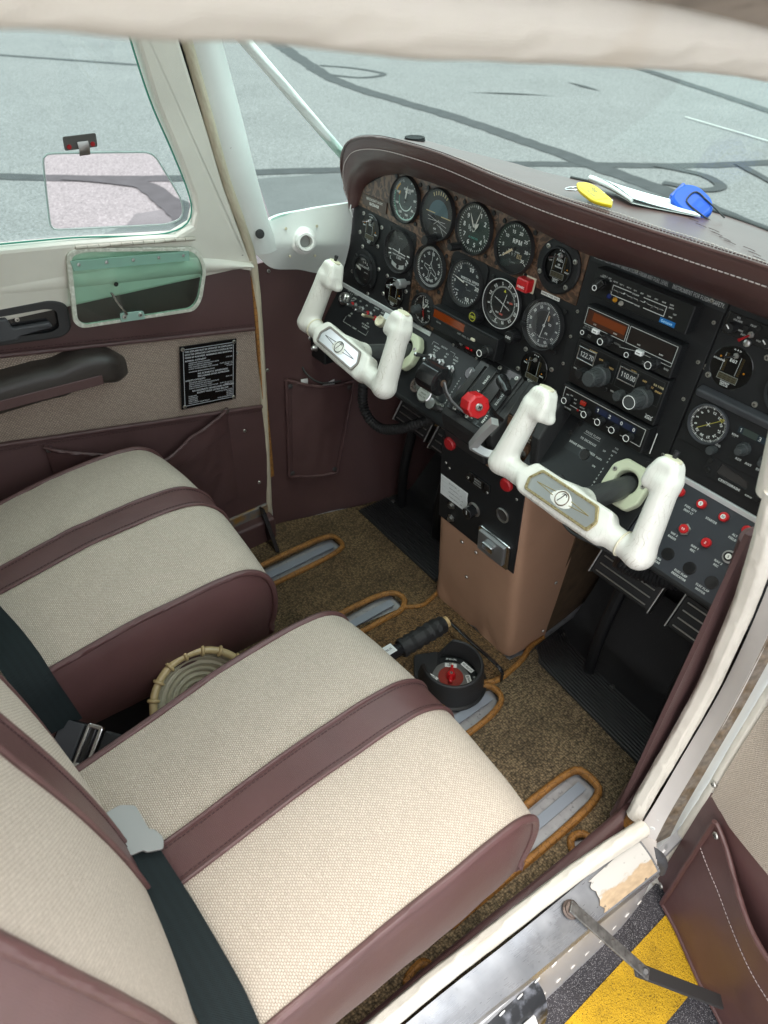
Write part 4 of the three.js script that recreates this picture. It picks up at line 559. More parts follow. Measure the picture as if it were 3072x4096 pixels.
{ const card = (rot, size, r, list = ['N', '3', '6', 'E', '12', '15', 'S', '21', '24', 'W', '30', '33']) => (x) => { list.forEach((s, i) => { const a = i * 30 + rot; tx(x, s, ...at(a, r), size, NUM, a); }); };
  const b = dial('heading_indicator', -.2634, .7016, .041, dialTex((x) => { ticks(x, 0, 360, 72, 80, 92, 2.6, '#dfe3df'); card(-142, 15, 62)(x); x.strokeStyle = '#d8dbd8'; x.lineWidth = 2.5; x.beginPath(); x.moveTo(6, -86); x.lineTo(6, -30); x.moveTo(0, -26); x.lineTo(12, 0); x.lineTo(44, 20); x.lineTo(40, 34); x.lineTo(8, 22); x.lineTo(0, 52); x.lineTo(18, 64); x.lineTo(-26, 58); x.lineTo(-8, 46); x.lineTo(-8, 20); x.lineTo(-42, 4); x.lineTo(-40, -8); x.lineTo(-6, -4); x.lineTo(6, -30); x.stroke(); tx(x, 'AIR', 0, 4, 9); script(x, 2, 16, 14); }, '#11181b'), { screws: 4, sa: 40, label: 'heading indicator with dense white ticks and an aeroplane outline' });
  dial('vertical_speed_indicator', -.168, .703, .041, dialTex((x) => { ticks(x, -90, 90, 20, 84, 92, 2); ticks(x, 90, 270, 20, 84, 92, 2); tx(x, '10', 22, -66, 22); tx(x, '10', 22, 68, 22); tx(x, '5', -46, -60, 16); tx(x, '5', -46, 62, 16); tx(x, '15', 62, -50, 13); tx(x, '15', 56, 60, 13); tx(x, '20', 72, 4, 20); tx(x, '0', -72, 6, 14); tx(x, 'VERTICAL SPEED', 22, -20, 13); tx(x, '100 FEET PER MINUTE', 20, -8, 7); tx(x, 'UP', -56, -40, 7); tx(x, 'DOWN', -52, 44, 7); script(x, 20, 26, 18); }, '#1d2429'), { plate: .0455, needles: [[-78, .74, .05, needleW, .2]], screws: 2, sa: 150, label: 'vertical speed indicator with its needle near zero' });
  const navDial = (name, x, y, tex, white, label) => { const d = dial(name, x, y, .041, tex, { screws: 4, label }); if (white) part('white_rim', new THREE.TorusGeometry(.0405, .0007, 6, 64), MAT.white, d, [0, 0, .0075]); return d; };
  const cdi = (x) => { x.strokeStyle = '#d9dbd8'; x.lineWidth = 2.6; x.beginPath(); x.moveTo(14, -44); x.lineTo(-2, 40); x.stroke(); x.beginPath(); x.moveTo(-52, -14); x.lineTo(46, 18); x.stroke(); x.fillStyle = '#d9dbd8'; for (let k = -4; k <= 4; k++) { x.beginPath(); x.arc(k * 9 + 2, k * 3, 1.8, 0, 7); x.arc(6 - k * 2, k * 9, 1.8, 0, 7); x.fill(); } };
  navDial('course_indicator', -.076, .6997, dialTex((x) => { ticks(x, 0, 360, 72, 66, 73, 2); card(-195, 16, 83)(x); cdi(x); tx(x, 'GS', 28, -14, 8); tx(x, 'NAV', -22, 46, 8); x.fillStyle = '#b04a3c'; x.fillRect(36, -18, 20, 8); x.fillRect(-8, 44, 20, 8); x.fillStyle = '#c4c232'; x.beginPath(); x.moveTo(0, -62); x.lineTo(7, -48); x.lineTo(-7, -48); x.fill(); tx(x, 'BENDIX/KING', -30, 91, 6); }, '#070809'), true, 'white rimmed course indicator with crossed needles');
  const v2 = navDial('course_indicator', .0166, .6972, dialTex((x) => { x.fillStyle = '#45474a'; x.beginPath(); x.arc(0, 0, 92, 0, 7); x.fill(); ticks(x, 0, 360, 72, 82, 92, 2.2, '#c9ccc9'); card(5, 13, 72)(x); x.fillStyle = '#2a2b2e'; x.beginPath(); x.arc(0, 2, 60, 0, 7); x.fill(); x.fillStyle = '#37383b'; x.beginPath(); x.arc(0, 2, 60, -.8, 1.6); x.fill(); tx(x, 'TO', 32, -10, 11); tx(x, 'FR', 24, 30, 11); x.strokeStyle = '#d9dbd8'; x.lineWidth = 3; x.beginPath(); x.moveTo(14, -62); x.lineTo(-6, 58); x.stroke(); x.fillStyle = '#b08968'; x.fillRect(16, -46, 8, 24); x.fillStyle = '#d9dbd8'; for (let k = -4; k <= 4; k++) { x.beginPath(); x.arc(k * 9, 54 - 3 * Math.abs(k) * .4, 1.8, 0, 7); x.fill(); } x.beginPath(); x.arc(3, 2, 5, 0, 7); x.stroke(); }, '#0a0b0c'), false, 'grey course indicator marked TO and FR beside the radios');
  part('index_lug', mv(box(.012, .007, .004, .001), 0, 0, 0), MAT.black, v2, [-.034, -.010, .009]); part('index_lug', box(.012, .007, .004, .001), MAT.black, v2, [.030, -.024, .009]);
}
for (const [x, y, c] of [[-.1215, .6625, '#c8c83a'], [-.034, .6595, '#d5d6d4']]) { const k = onPanel('course_knob', knobG(.0105, .020, 26), MAT.knob, x, y, .002); part('knob_face', disc(.0085), phys({ map: cv(128, 128, (g) => { g.fillStyle = '#0a0a0b'; g.fillRect(0, 0, 128, 128); g.strokeStyle = c; g.lineWidth = 7; if (c[1] === 'c') { g.beginPath(); g.arc(64, 64, 54, 0, 7); g.stroke(); } g.fillStyle = c; g.font = 'bold 46px sans-serif'; g.textAlign = 'center'; g.textBaseline = 'middle'; g.fillText('OBS', 64, 66); }), roughness: .5 }), k, [0, 0, .0203]); }
// small gauges
const smallAero = (name, x, y, t, l, r, foot, label) => { const b = onPanel(name, turn([[.0295, 0], [.0295, .0015], [.0285, .0022], [.0275, .0016]], 48), MAT.blackGloss, x, y, .0015); b.userData.label = label; part('dial_face', disc(.0282), phys({ map: aero(t, l, r, foot), roughness: .25 }), b, [0, 0, .002]); for (let k = 0; k < 4; k++) { const a = R(22 + 90 * k + (k % 2 ? 26 : 0)); part('screw', SCREW, MAT.screw, b, [.0365 * Math.cos(a), .0365 * Math.sin(a), -.0012]); } toggle(b, .001, .0175, .0024, .62, MAT.chrome, [-.6, -.2, 1]); return b; };
smallAero('oil_gauge', -.4515, .716, 'OIL', 'PRES', 'TEMP', 'ASL/OIL', 'oil gauge with two bar columns in the panel top left corner');
smallAero('ammeter_gauge', -.358, .622, '', 'VOLTS', 'AMPS', 'ASL/VA', 'volts and amps gauge just above the bright trim strip');
smallAero('fuel_pressure_gauge', .0185, .621, '', 'FUEL', 'AMPS', 'ASL/FPA', 'fuel pressure gauge left of the transponder');
{ const e = smallAero('exhaust_gauge', .3245, .755, 'EGT', 'CYLINDER', '', 'ASL-EG100', 'exhaust temperature gauge marked EGT right of the radios'); }
{ const b = onPanel('suction_gauge', turn([[.0410, 0], [.0410, .003], [.0385, .0045], [.0315, .0045], [.0300, .009], [.0275, .0095], [.0268, .002]], 48), MAT.black, -.4575, .6345, .001); b.userData.label = 'instrument air suction gauge in a black adapter ring'; part('dial_face', disc(.0275), phys({ map: dialTex((x) => { ticks(x, -32, 55, 20, 74, 88, 2); ring(x, ['3', '4', '5', '6'], -18, 24, 60, 20); tx(x, 'INSTRUMENT AIR', 6, -24, 16); tx(x, 'SUCTION', 24, 12, 8); script(x, 16, 62, 20); }, '#121415'), roughness: .4 }), b, [0, 0, .0022]); const m = part('needle', needleG(.017, .004, .1), needleW, b, [-.012, .0, .0032]); m.rotation.z = 1.3; part('glass', disc(.0268), MAT.glassDial, b, [0, 0, .007]); for (let k = 0; k < 4; k++) part('screw', SCREW_D, MAT.screwDark, b, [.035 * Math.cos(R(50 + 90 * k)), .035 * Math.sin(R(50 + 90 * k)), .0046]); for (let k = 0; k < 4; k++) part('screw', SCREW, MAT.screw, b, [.046 * Math.cos(R(20 + 90 * k)), .046 * Math.sin(R(20 + 90 * k)), -.001]); }
{ const b = dial('panel_clock', -.265, .622, .0305, dialTex((x) => { ticks(x, 0, 360, 60, 84, 92, 2); ticks(x, 0, 360, 12, 78, 92, 4); tx(x, '12', 18, -60, 26); tx(x, '9', -60, 0, 24); tx(x, '3', 62, 30, 22); tx(x, '6', 4, 66, 26); tx(x, 'CLOCK', 20, -30, 15); tx(x, 'DAY', 50, -4, 11); }, '#0b0d0e'), { needles: [[-8, .78, .05, needleW], [38, .7, .06, needleW], [163, .55, .09, needleRed], [232, .5, .08, needleRed]], screws: 2, sa: 135, label: 'round panel clock with red hands above the trim strip' }); part('set_knob', knobG(.006, .013, 12), MAT.knob, b, [-.029, -.0225, .002]); part('wind_knob', knobG(.008, .016), MAT.knobWorn, b, [-.006, .0, .008]); }
// odd dark screws of the dial cut-outs in the wood are carried by the dials themselves
{ const k = onPanel('vacuum_knob', turn([[.0035, 0], [.0035, .010], [.0085, .011], [.009, .026], [.0075, .028], [0, .0285]], 24), phys({ color: rgb(.35, .36, .36), roughness: .3, metalness: .5 }), -.3165, .655, .002); k.rotation.y = -.1; }
{ const p = onPanel('name_plaque', slab(rectPts(-.038, -.010, .038, .010), .0016, .0004), phys({ color: rgb(.075, .05, .038), roughness: .35 }), -.4445, .767, .0022); part('plaque_print', new THREE.PlaneGeometry(.074, .0185), phys({ map: cv(512, 128, (x) => { x.fillStyle = '#4a3a31'; x.fillRect(0, 0, 512, 128); x.fillStyle = '#d9d8d2'; x.textAlign = 'center'; x.font = '40px sans-serif'; x.fillText('BEECHCRAFT SPORT', 256, 50, 490); x.font = 'bold 54px sans-serif'; x.fillText('N4344M', 256, 108); }), roughness: .4 }), p, [0, 0, .0018]); }
{ const b = onPanel('panic_button', mv(box(.024, .021, .017, .003), 0, 0, .0085), MAT.red, -.0330, .7465, .002); part('button_print', new THREE.PlaneGeometry(.019, .006), phys({ map: cv(128, 40, (x) => { x.fillStyle = '#b01018'; x.fillRect(0, 0, 128, 40); x.fillStyle = '#f2ece8'; x.font = 'bold 34px sans-serif'; x.textAlign = 'center'; x.fillText('PANIC', 64, 32, 122); }), roughness: .35 }), b, [0, -.003, .0172]); part('button_base', box(.028, .025, .002, .0008), MAT.ivory, b, [0, 0, .0004]); }
onPanel('usable_fuel_label', new THREE.PlaneGeometry(.038, .0055), phys({ map: cv(256, 40, (x) => { x.fillStyle = '#d9d8d2'; x.fillRect(0, 0, 256, 40); x.fillStyle = '#18181a'; x.font = 'bold 30px sans-serif'; x.textAlign = 'center'; x.fillText('USABLE FUEL ONLY', 128, 31, 244); }), roughness: .6 }), .0155, .7435, .0028);
onPanel('warning_tape', new THREE.PlaneGeometry(.219, .0145), phys({ map: cv(1024, 68, (x) => { x.fillStyle = '#26282a'; x.fillRect(0, 0, 1024, 68); x.fillStyle = '#cfd1cf'; x.font = '34px sans-serif'; x.fillText('DO NOT RELY ON ANY INDICATIONS FROM ANY FUEL LEVEL', 20, 46, 590); x.fillText('INSTRUMENT FOR FLIGHT SAFETY.', 640, 46, 366); }), roughness: .3 }), .1815, .8235, .0050);
for (const [x, y] of [[.0735, .829], [.150, .825], [.268, .8245], [.0735, .74], [.0735, .70], [.0735, .655], [.0735, .605], [.281, .745], [.281, .69], [.283, .601], [.281, .80]]) onPanel('screw', SCREW_S, MAT.screw, x, y, .0043);
// marker radio bottom left: orange display unit
{ const g = onPanel('distance_unit', mv(box(.170, .041, .022, .002), 0, 0, .011), MAT.black, -.1365, .6285, .002); g.userData.label = 'slim radio with an orange display under the vertical speed dial'; part('display', new THREE.PlaneGeometry(.083, .0155), phys({ map: cv(256, 48, (x) => { x.fillStyle = '#7a3008'; x.fillRect(0, 0, 256, 48); for (let k = 0; k < 60; k++) { x.fillStyle = k % 2 ? '#85390d' : '#6a2806'; x.fillRect(k * 4.4, 0, 2.2, 48); } }), roughness: .15 }), g, [-.037, .008, .0222]); part('display_frame', (() => slab(rectPts(-.0835, -.0095, .0835, .0085), .0012, 0, [rectPts(-.0805, -.0075, .004, .0085 - .0005)]))(), MAT.knob, g, [0, .0085, .0217]); const k1 = part('selector_knob', knobG(.010, .012, 20), MAT.knob, g, [.070, -.006, .022]); part('inner_knob', knobG(.006, .012), MAT.knob, k1, [0, 0, .012]); part('knob_ring', new THREE.TorusGeometry(.0055, .0006, 6, 24), MAT.white, k1, [0, 0, .024]); part('slide_switch', box(.009, .0045, .005, .001), MAT.ivory, g, [.030, -.001, .0235]); part('print', new THREE.PlaneGeometry(.10, .006), phys({ map: cv(256, 16, (x) => { x.fillStyle = '#0b0c0d'; x.fillRect(0, 0, 256, 16); x.fillStyle = '#b9bbb8'; x.font = '12px sans-serif'; x.fillText('KN 64', 4, 12); x.fillText('RMT  FREQ  GS/T', 150, 12); }), roughness: .5 }), g, [-.020, -.005, .0223]); }
{ const g = onPanel('strobe_unit', mv(box(.058, .022, .004, .001), 0, 0, .002), MAT.blackGloss, -.137, .5985, .003); g.userData.label = 'small black unit glowing red digits under the orange display'; part('red_digits', new THREE.PlaneGeometry(.030, .011), phys({ map: cv(128, 48, (x) => { x.fillStyle = '#0a0304'; x.fillRect(0, 0, 128, 48); x.fillStyle = '#d8121c'; x.font = 'bold 30px monospace'; x.fillText('ON A', 22, 34); }), emissive: rgb(1, 1, 1), emissiveMap: cv(128, 48, (x) => { x.fillStyle = '#000'; x.fillRect(0, 0, 128, 48); x.fillStyle = '#c01018'; x.font = 'bold 30px monospace'; x.fillText('ON A', 22, 34); }), emissiveIntensity: .35, roughness: .3 }), g, [.010, 0, .0042]); toggle(g, -.012, .001, .003, .6); for (const [x, y] of [[-.031, .009], [.031, .008], [-.032, -.009], [.030, -.010]]) part('screw', SCREW_S, MAT.screw, g, [x, y, .0035]); }
// ---- radio stack
const radioFace = (w, h, draw) => cv(1024, Math.round(1024 * h / w), (x, W, H) => { x.fillStyle = '#0c0d0e'; x.fillRect(0, 0, W, H); x.scale(W / (w * 1000), W / (w * 1000)); x.strokeStyle = '#b8bab7'; x.fillStyle = '#c4c6c3'; x.lineWidth = .8; x.textBaseline = 'middle'; draw(x, w * 1000, h * 1000); });
const T3 = (x, s, px, py, sz, c = '#c4c6c3', al = 'left') => { x.fillStyle = c; x.textAlign = al; x.font = 'bold ' + sz + 'px sans-serif'; x.fillText(s, px, py); };
function radio(name, y0, y1, depth, draw, label, mat = MAT.black) { const w = .161, h = (y1 - y0); const b = onPanel(name, mv(box(w, h, depth, .0018), 0, 0, depth / 2), mat, .180, (y0 + y1) / 2, .004); b.userData.label = label; part('face_print', new THREE.PlaneGeometry(w - .004, h - .003), phys({ map: radioFace(w - .004, h - .003, draw), roughness: .38 }), b, [0, 0, depth + .0003]); return b; }
const rk = (b, x, y, z, r, h, { flutes = 18, mat = MAT.knob, ringR = 0, h2 = 0, r2 = 0 } = {}) => { const k = part('knob', knobG(r, h, flutes), mat, b, [x, y, z]); if (h2) part('inner_knob', knobG(r2, h2, 14), mat, k, [0, 0, h]); if (ringR) part('knob_ring', new THREE.TorusGeometry(ringR, .0005, 6, 28), MAT.white, k, [0, 0, h + h2 + .0002]); return k; };
{ const b = radio('audio_panel', .778, .8175, .022, (x) => { T3(x, 'COM 2', 11, 5.5, 2.8); T3(x, 'COM 1', 8, 7.5, 2.8); T3(x, 'EXT', 22, 6, 2.8); T3(x, 'HF', 25, 9, 2.8); T3(x, 'AUTO', 31, 7.5, 2.8); T3(x, 'N/C 1', 42, 8, 2.8); T3(x, 'N/C 2', 54, 8, 2.8); T3(x, 'N/1', 66, 8.5, 2.8); T3(x, 'ADF', 77, 8.5, 2.8); T3(x, 'DME', 88, 8.5, 2.8); T3(x, 'AUX', 100, 8.5, 2.8); T3(x, 'MKR', 112, 8.5, 2.8); T3(x, 'MKR', 124, 8, 2.8); T3(x, 'BRITE', 124, 12, 2.8); T3(x, 'OFF', 133, 18, 2.8); T3(x, 'DIM', 128, 23, 2.8); T3(x, 'TAU', 6, 24, 2.8); T3(x, 'SPEAKER', 66, 13, 2.8); T3(x, 'PHONE', 74, 26, 2.8); x.strokeStyle = '#c9cbc8'; x.lineWidth = 1; x.strokeRect(33, 13, 88, 13); x.lineWidth = .6; x.beginPath(); x.moveTo(36, 19); x.lineTo(118, 19); x.stroke(); x.fillStyle = '#0c0d0e'; x.fillRect(64, 11, 20, 4); x.fillRect(72, 24, 16, 4); T3(x, 'SPEAKER', 65, 13, 2.8); T3(x, 'PHONE', 73, 26, 2.8); x.fillStyle = '#0b64a8'; x.fillRect(117, 28, 24, 7); T3(x, 'Genave', 119, 31.6, 5, '#a9d2ee'); T3(x, 'O', 28, 28, 3); T3(x, 'M', 38, 29, 3); T3(x, 'I', 51, 31, 3); }, 'audio selector panel with a row of tiny switches, top of the radio stack'); rk(b, -.066, .001, .022, .008, .006, { flutes: 0 }); part('selector_bar', box(.020, .008, .009, .0015), MAT.blackGloss, b, [-.062, .000, .0305]).rotation.z = .9; part('knob_ring', new THREE.TorusGeometry(.0035, .0006, 6, 20), MAT.white, b, [-.066, -.004, .0355]); for (let k = 0; k < 8; k++) { part('switch_lever', tube([[0, 0, 0], [-.002, (k % 3 - 1) * .002, .006]], .0012, { n: 3, radial: 6 }), MAT.chrome, b, [-.042 + k * .0112, .000, .022]); } for (const [x, c] of [[-.047, [.02, .03, .12]], [-.036, [.45, .20, .02]], [-.025, [.30, .28, .24]]]) part('marker_lamp', turn([[.0036, 0], [.0036, .002], [.002, .0045], [0, .005]], 16), phys({ color: rgb(...c), roughness: .15 }), b, [x, -.011 - (x + .047) * .12, .022]); }
{ const b = radio('nav_comm_radio', .7145, .7635, .020, (x) => { x.strokeStyle = '#c4c6c3'; x.strokeRect(2, 2, 73, 24); x.strokeRect(78, 2, 77, 24); x.fillStyle = '#3f1c08'; x.fillRect(4, 4, 69, 20); x.fillStyle = '#6f3007'; x.fillRect(14, 6, 58, 12); x.fillStyle = '#170d0a'; x.fillRect(80, 4, 73, 20); T3(x, 'USE', 18, 21, 3); T3(x, 'STBY', 54, 21, 3); T3(x, 'USE', 96, 21, 3); T3(x, 'STBY', 132, 21, 3); T3(x, 'KX 155 TSO', 4, 29, 3.4, '#8d8f8c'); T3(x, 'BENDIX/KING', 2, 33, 2.6, '#7d7f7c'); T3(x, 'COMM', 60, 34, 3.6, '#7d7f7c'); T3(x, 'NAV', 146, 36, 3.8, '#a5a7a4'); T3(x, 'PULL', 14, 40, 2.6, '#7d7f7c'); T3(x, 'TEST', 14, 43, 2.6, '#7d7f7c'); T3(x, 'PULL', 112, 41, 2.6, '#7d7f7c'); T3(x, 'IDENT', 112, 44, 2.6, '#7d7f7c'); x.lineWidth = .6; x.beginPath(); x.moveTo(24, 30); x.lineTo(58, 36); x.moveTo(70, 36); x.lineTo(100, 31); x.lineTo(155, 31); x.lineTo(155, 26); x.stroke(); }, 'radio with a wide orange and dark double display in the radio stack'); for (const x of [-.051, .027]) { const t = part('transfer_button', box(.011, .0068, .007, .0014), MAT.white, b, [x, -.0055 - (x + .051) * .02, .0235]); part('arrow_mark', join([mv(new THREE.BoxGeometry(.004, .0008, .0002), 0, 0, 0), mv(new THREE.CircleGeometry(.0013, 3), .002, 0, 0), mv(new THREE.CircleGeometry(.0013, 3).rotateZ(PI), -.002, 0, 0)]), MAT.knob, t, [0, 0, .0036]); } rk(b, -.070, -.014, .020, .0045, .008, { ringR: .003 }); rk(b, -.030, -.011, .020, .0085, .008, { h2: .010, r2: .0055, ringR: .0045 }); rk(b, .011, -.016, .020, .0045, .008, { ringR: .0035 }); rk(b, .053, -.012, .020, .0085, .008, { h2: .010, r2: .006, ringR: .005 }); }
{ const b = radio('nav_comm_radio', .640, .7105, .016, (x) => { x.strokeStyle = '#3a3c3d'; x.strokeRect(3, 3, 72, 37); x.strokeRect(79, 3, 75, 37); T3(x, 'COMM', 22, 8, 4.4, '#c9a86a'); T3(x, 'NAV', 98, 8, 4.4, '#c9a86a'); T3(x, 'OFF', 42, 14, 4, '#c9a86a'); T3(x, 'ON', 54, 16, 4, '#c9a86a'); T3(x, 'TEST', 62, 19, 4, '#c9a86a'); T3(x, 'OFF', 120, 14, 4, '#c9a86a'); T3(x, 'VOICE', 129, 16.5, 3.8, '#c9a86a'); T3(x, 'KX 170B', 138, 12, 4.4, '#c4b58a'); T3(x, 'IDENT', 143, 19, 3.8, '#c9a86a'); T3(x, 'VOL', 3, 44, 3.6); T3(x, 'VOL', 76, 50, 3.6); T3(x, 'KING', 142, 61, 4.6, '#d6d8d5'); x.strokeStyle = '#d6d8d5'; x.beginPath(); x.moveTo(142, 56); x.lineTo(144, 58); x.lineTo(148, 57); x.lineTo(152, 58); x.lineTo(154, 56); x.stroke(); }, 'older radio with two number windows reading 122.70 and 110.00'); for (const [x, s] of [[-.0585, '122.70'], [.0175, '110.00']]) { const f = part('frequency_window', slab(rectPts(-.0165, -.0105, .0165, .0105), .002, .0004, [rectPts(-.0145, -.0085, .0145, .0085)]), MAT.chrome, b, [x, .0155, .016]); part('number_drums', new THREE.PlaneGeometry(.029, .017), phys({ map: cv(256, 150, (g) => { g.fillStyle = '#141517'; g.fillRect(0, 0, 256, 150); g.fillStyle = '#2b2d30'; for (let k = 0; k < 5; k++) g.fillRect(22 + k * 46, 25, 42, 100); g.fillStyle = '#d9dad6'; g.font = '88px sans-serif'; g.textAlign = 'center'; g.fillText(s, 132, 108, 226); }), roughness: .3 }), f, [0, 0, .0006]); } rk(b, -.024, -.001, .016, .0155, .012, { flutes: 40, mat: MAT.knobWorn, h2: .022, r2: .0120 }); rk(b, .052, -.002, .016, .0155, .014, { flutes: 40, mat: MAT.knobWorn, h2: .022, r2: .0115, ringR: .0095 }); rk(b, -.055, -.010, .016, .0075, .014, { flutes: 12 }); rk(b, .0175, -.014, .016, .0075, .014, { flutes: 16, mat: MAT.knobWorn }); part('pointer_tab', box(.005, .010, .008, .001), MAT.black, b, [-.020, .017, .0195]); part('pointer_tab', box(.005, .010, .008, .001), MAT.black, b, [.055, .016, .0195]); for (const x of [-.0012]) part('lock_screw', SCREW_D, MAT.screwDark, b, [x - .01, -.018, .016]); }
{ const b = radio('transponder', .596, .637, .022, (x) => { x.lineWidth = .9; x.strokeStyle = '#c4c6c3'; x.beginPath(); x.moveTo(3, 22); x.lineTo(3, 2); x.lineTo(154, 2); x.lineTo(154, 30); x.lineTo(134, 30); x.stroke(); x.beginPath(); x.moveTo(20, 26); x.lineTo(52, 26); x.moveTo(66, 27); x.lineTo(78, 27); x.moveTo(92, 28); x.lineTo(104, 28); x.moveTo(118, 29); x.lineTo(130, 29); x.stroke(); T3(x, 'SBY', 8, 12, 3); T3(x, 'ON', 16, 10, 3); T3(x, 'ALT', 24, 13, 3); T3(x, 'TST', 25, 19, 3); T3(x, 'OFF', 4, 18, 3); T3(x, 'IDENT', 38, 20, 3); T3(x, 'BENDIX/KING', 3, 33, 3.2); x.fillStyle = '#141c33'; x.fillRect(66, 6, 74, 10); ['1', '2', '0', '0'].forEach((s, i) => T3(x, s, 68 + i * 22, 11.5, 8, '#d7d9d6')); x.fillStyle = '#1d2540'; for (let k = 0; k < 3; k++) x.fillRect(74 + k * 22, 7, 12, 8); }, 'transponder showing 1200 with four ringed knobs, bottom of the radio stack'); rk(b, -.066, -.001, .022, .0065, .009, { ringR: .0046 }); for (let k = 0; k < 4; k++) rk(b, -.023 + k * .0265, -.0035, .022, .0062, .012, { ringR: .0048 }); part('ident_button', box(.010, .007, .004, .001), phys({ color: rgb(.35, .02, .01), roughness: .25 }), b, [-.036, .007, .0235]); part('reply_lamp', turn([[.002, 0], [.002, .001], [0, .002]], 12), phys({ color: rgb(.25, .01, .01), roughness: .2 }), b, [-.042, -.008, .0225]); part('edge_mark', box(.0012, .034, .001, .0003), MAT.white, b, [.0885, -.002, .0115]); }
// ---- right of the radios
{ const b = onPanel('intercom_panel', slab(roundPts(rectPts(-.050, -.014, .060, .014), .003), .002, .0005), MAT.blackGloss, .345, .807, .0036); b.userData.label = 'intercom strip with small knobs and a red switch under the glareshield'; part('intercom_print', new THREE.PlaneGeometry(.104, .026), phys({ map: cv(640, 160, (x) => { x.fillStyle = '#0d0e10'; x.fillRect(0, 0, 640, 160); x.fillStyle = '#c4c6c3'; x.font = 'bold 19px sans-serif'; x.textAlign = 'center'; x.fillText('ICS', 80, 24); x.fillText('VOLUME', 82, 46); x.fillText('PILOT ISO', 230, 40); x.fillText('MAX', 132, 108); x.fillText('INTER', 170, 130); x.fillText('VOX', 292, 130); x.fillText('VOX', 388, 28); x.fillText('SQUELCH', 400, 50); x.fillText('MAX', 430, 112); x.font = 'bold 30px serif'; x.fillText('nat', 400, 150); }), roughness: .4 }), b, [.004, 0, .0023]); for (const [x, y] of [[-.037, -.002], [.013, -.003]]) { const k = rk(b, x, y, .002, .0068, .012, { flutes: 0 }); part('pointer', box(.0015, .006, .0006, .0002), MAT.white, k, [-.002, .001, .0122]).rotation.z = .9; } toggle(b, -.012, -.003, .002, .7, MAT.redDull, [-.4, -.5, 1]); part('jack_plug', turn([[.0045, 0], [.0045, .004], [.0025, .0055], [0, .006]], 18), MAT.steel, b, [-.012, -.014, .0015]); for (const [x, y] of [[-.006, .008], [-.021, .002]]) part('screw', SCREW_D, MAT.screwDark, b, [x, y, .002]); }
{ const b = onPanel('direction_finder', slab(roundPts(rectPts(-.036, -.040, .14, .034), .003), .003, .0008), MAT.black, .330, .676, .0034); b.userData.label = 'direction finder with a yellow arrow on a white compass card'; part('hood', mv(box(.17, .012, .014, .003), .052, .037, .004, .35), MAT.darkGrey, b); const d = part('compass_bezel', turn([[.0285, 0], [.0285, .005], [.027, .006], [.0258, .004], [.0256, .001]], 48), MAT.darkGrey, b, [-.002, -.001, .003]); part('dial_face', disc(.0258), phys({ map: dialTex((x) => { ticks(x, 0, 360, 72, 88, 98, 2); ticks(x, 0, 360, 12, 84, 98, 4, '#e2e4e2'); ['12', '15', '18', '21', '24', '27', '30', '33', '0', '3', '6', '9'].forEach((s, i) => { const a = i * 30 + 8; tx(x, s, ...at(a, 70), 16, NUM, a > 120 && a < 260 ? a : i === 0 ? 0 : a - 20); }); x.strokeStyle = '#b8b04a'; x.lineWidth = 3; x.beginPath(); x.moveTo(...at(228, 68)); x.lineTo(...at(50, 88)); x.stroke(); x.lineWidth = 3; x.beginPath(); x.moveTo(...at(50, 96)); x.lineTo(...at(42, 72)); x.lineTo(...at(58, 74)); x.closePath(); x.stroke(); x.strokeStyle = '#d5d7d4'; x.beginPath(); x.moveTo(-14, -6); x.lineTo(16, 8); x.moveTo(6, -12); x.lineTo(-4, 14); x.stroke(); }, '#1d1c1b'), roughness: .35 }), d, [0, 0, .0012]); const win = part('frequency_strip', new THREE.PlaneGeometry(.085, .009), phys({ map: cv(512, 56, (x) => { x.fillStyle = '#1c2a33'; x.fillRect(0, 0, 512, 56); x.fillStyle = '#37403c'; x.fillRect(40, 0, 120, 56); x.fillStyle = '#d4d5d0'; x.font = '46px sans-serif'; x.fillText('1', 8, 46); x.fillText('3', 170, 46); x.fillText('0', 330, 46); }), roughness: .3 }), b, [.080, .012, .0034]); rk(b, .055, -.009, .003, .0085, .008, { flutes: 26, mat: MAT.knobWorn, h2: .010, r2: .0055 }); rk(b, .088, -.009, .003, .0085, .008, { flutes: 26, mat: MAT.knobWorn, h2: .010, r2: .0055 }); rk(b, .018, -.030, .003, .006, .012, { flutes: 16, mat: MAT.knobWorn }); part('print', new THREE.PlaneGeometry(.060, .010), phys({ map: cv(384, 64, (x) => { x.fillStyle = '#0c0d0e'; x.fillRect(0, 0, 384, 64); x.fillStyle = '#c4c6c3'; x.font = 'bold 30px sans-serif'; x.fillText('ADF', 60, 44); x.fillText('ANT', 150, 44); x.fillText('BFO', 250, 44); }), roughness: .5 }), b, [.070, -.026, .0034]); part('print', new THREE.PlaneGeometry(.032, .006), phys({ map: cv(192, 36, (x) => { x.fillStyle = '#0c0d0e'; x.fillRect(0, 0, 192, 36); x.fillStyle = '#c4c6c3'; x.font = 'bold 28px sans-serif'; x.fillText('TEST', 6, 30); x.fillText('HDG', 116, 28); }), roughness: .5 }), b, [.012, -.022, .0034]); part('print', new THREE.PlaneGeometry(.012, .008), phys({ map: cv(96, 64, (x) => { x.fillStyle = '#0c0d0e'; x.fillRect(0, 0, 96, 64); x.fillStyle = '#d0d2cf'; x.font = 'bold 30px sans-serif'; x.fillText('KING', 8, 42); x.font = '16px sans-serif'; x.fillText('••  ••', 22, 60); }), roughness: .5 }), b, [.037, .002, .0034]); }
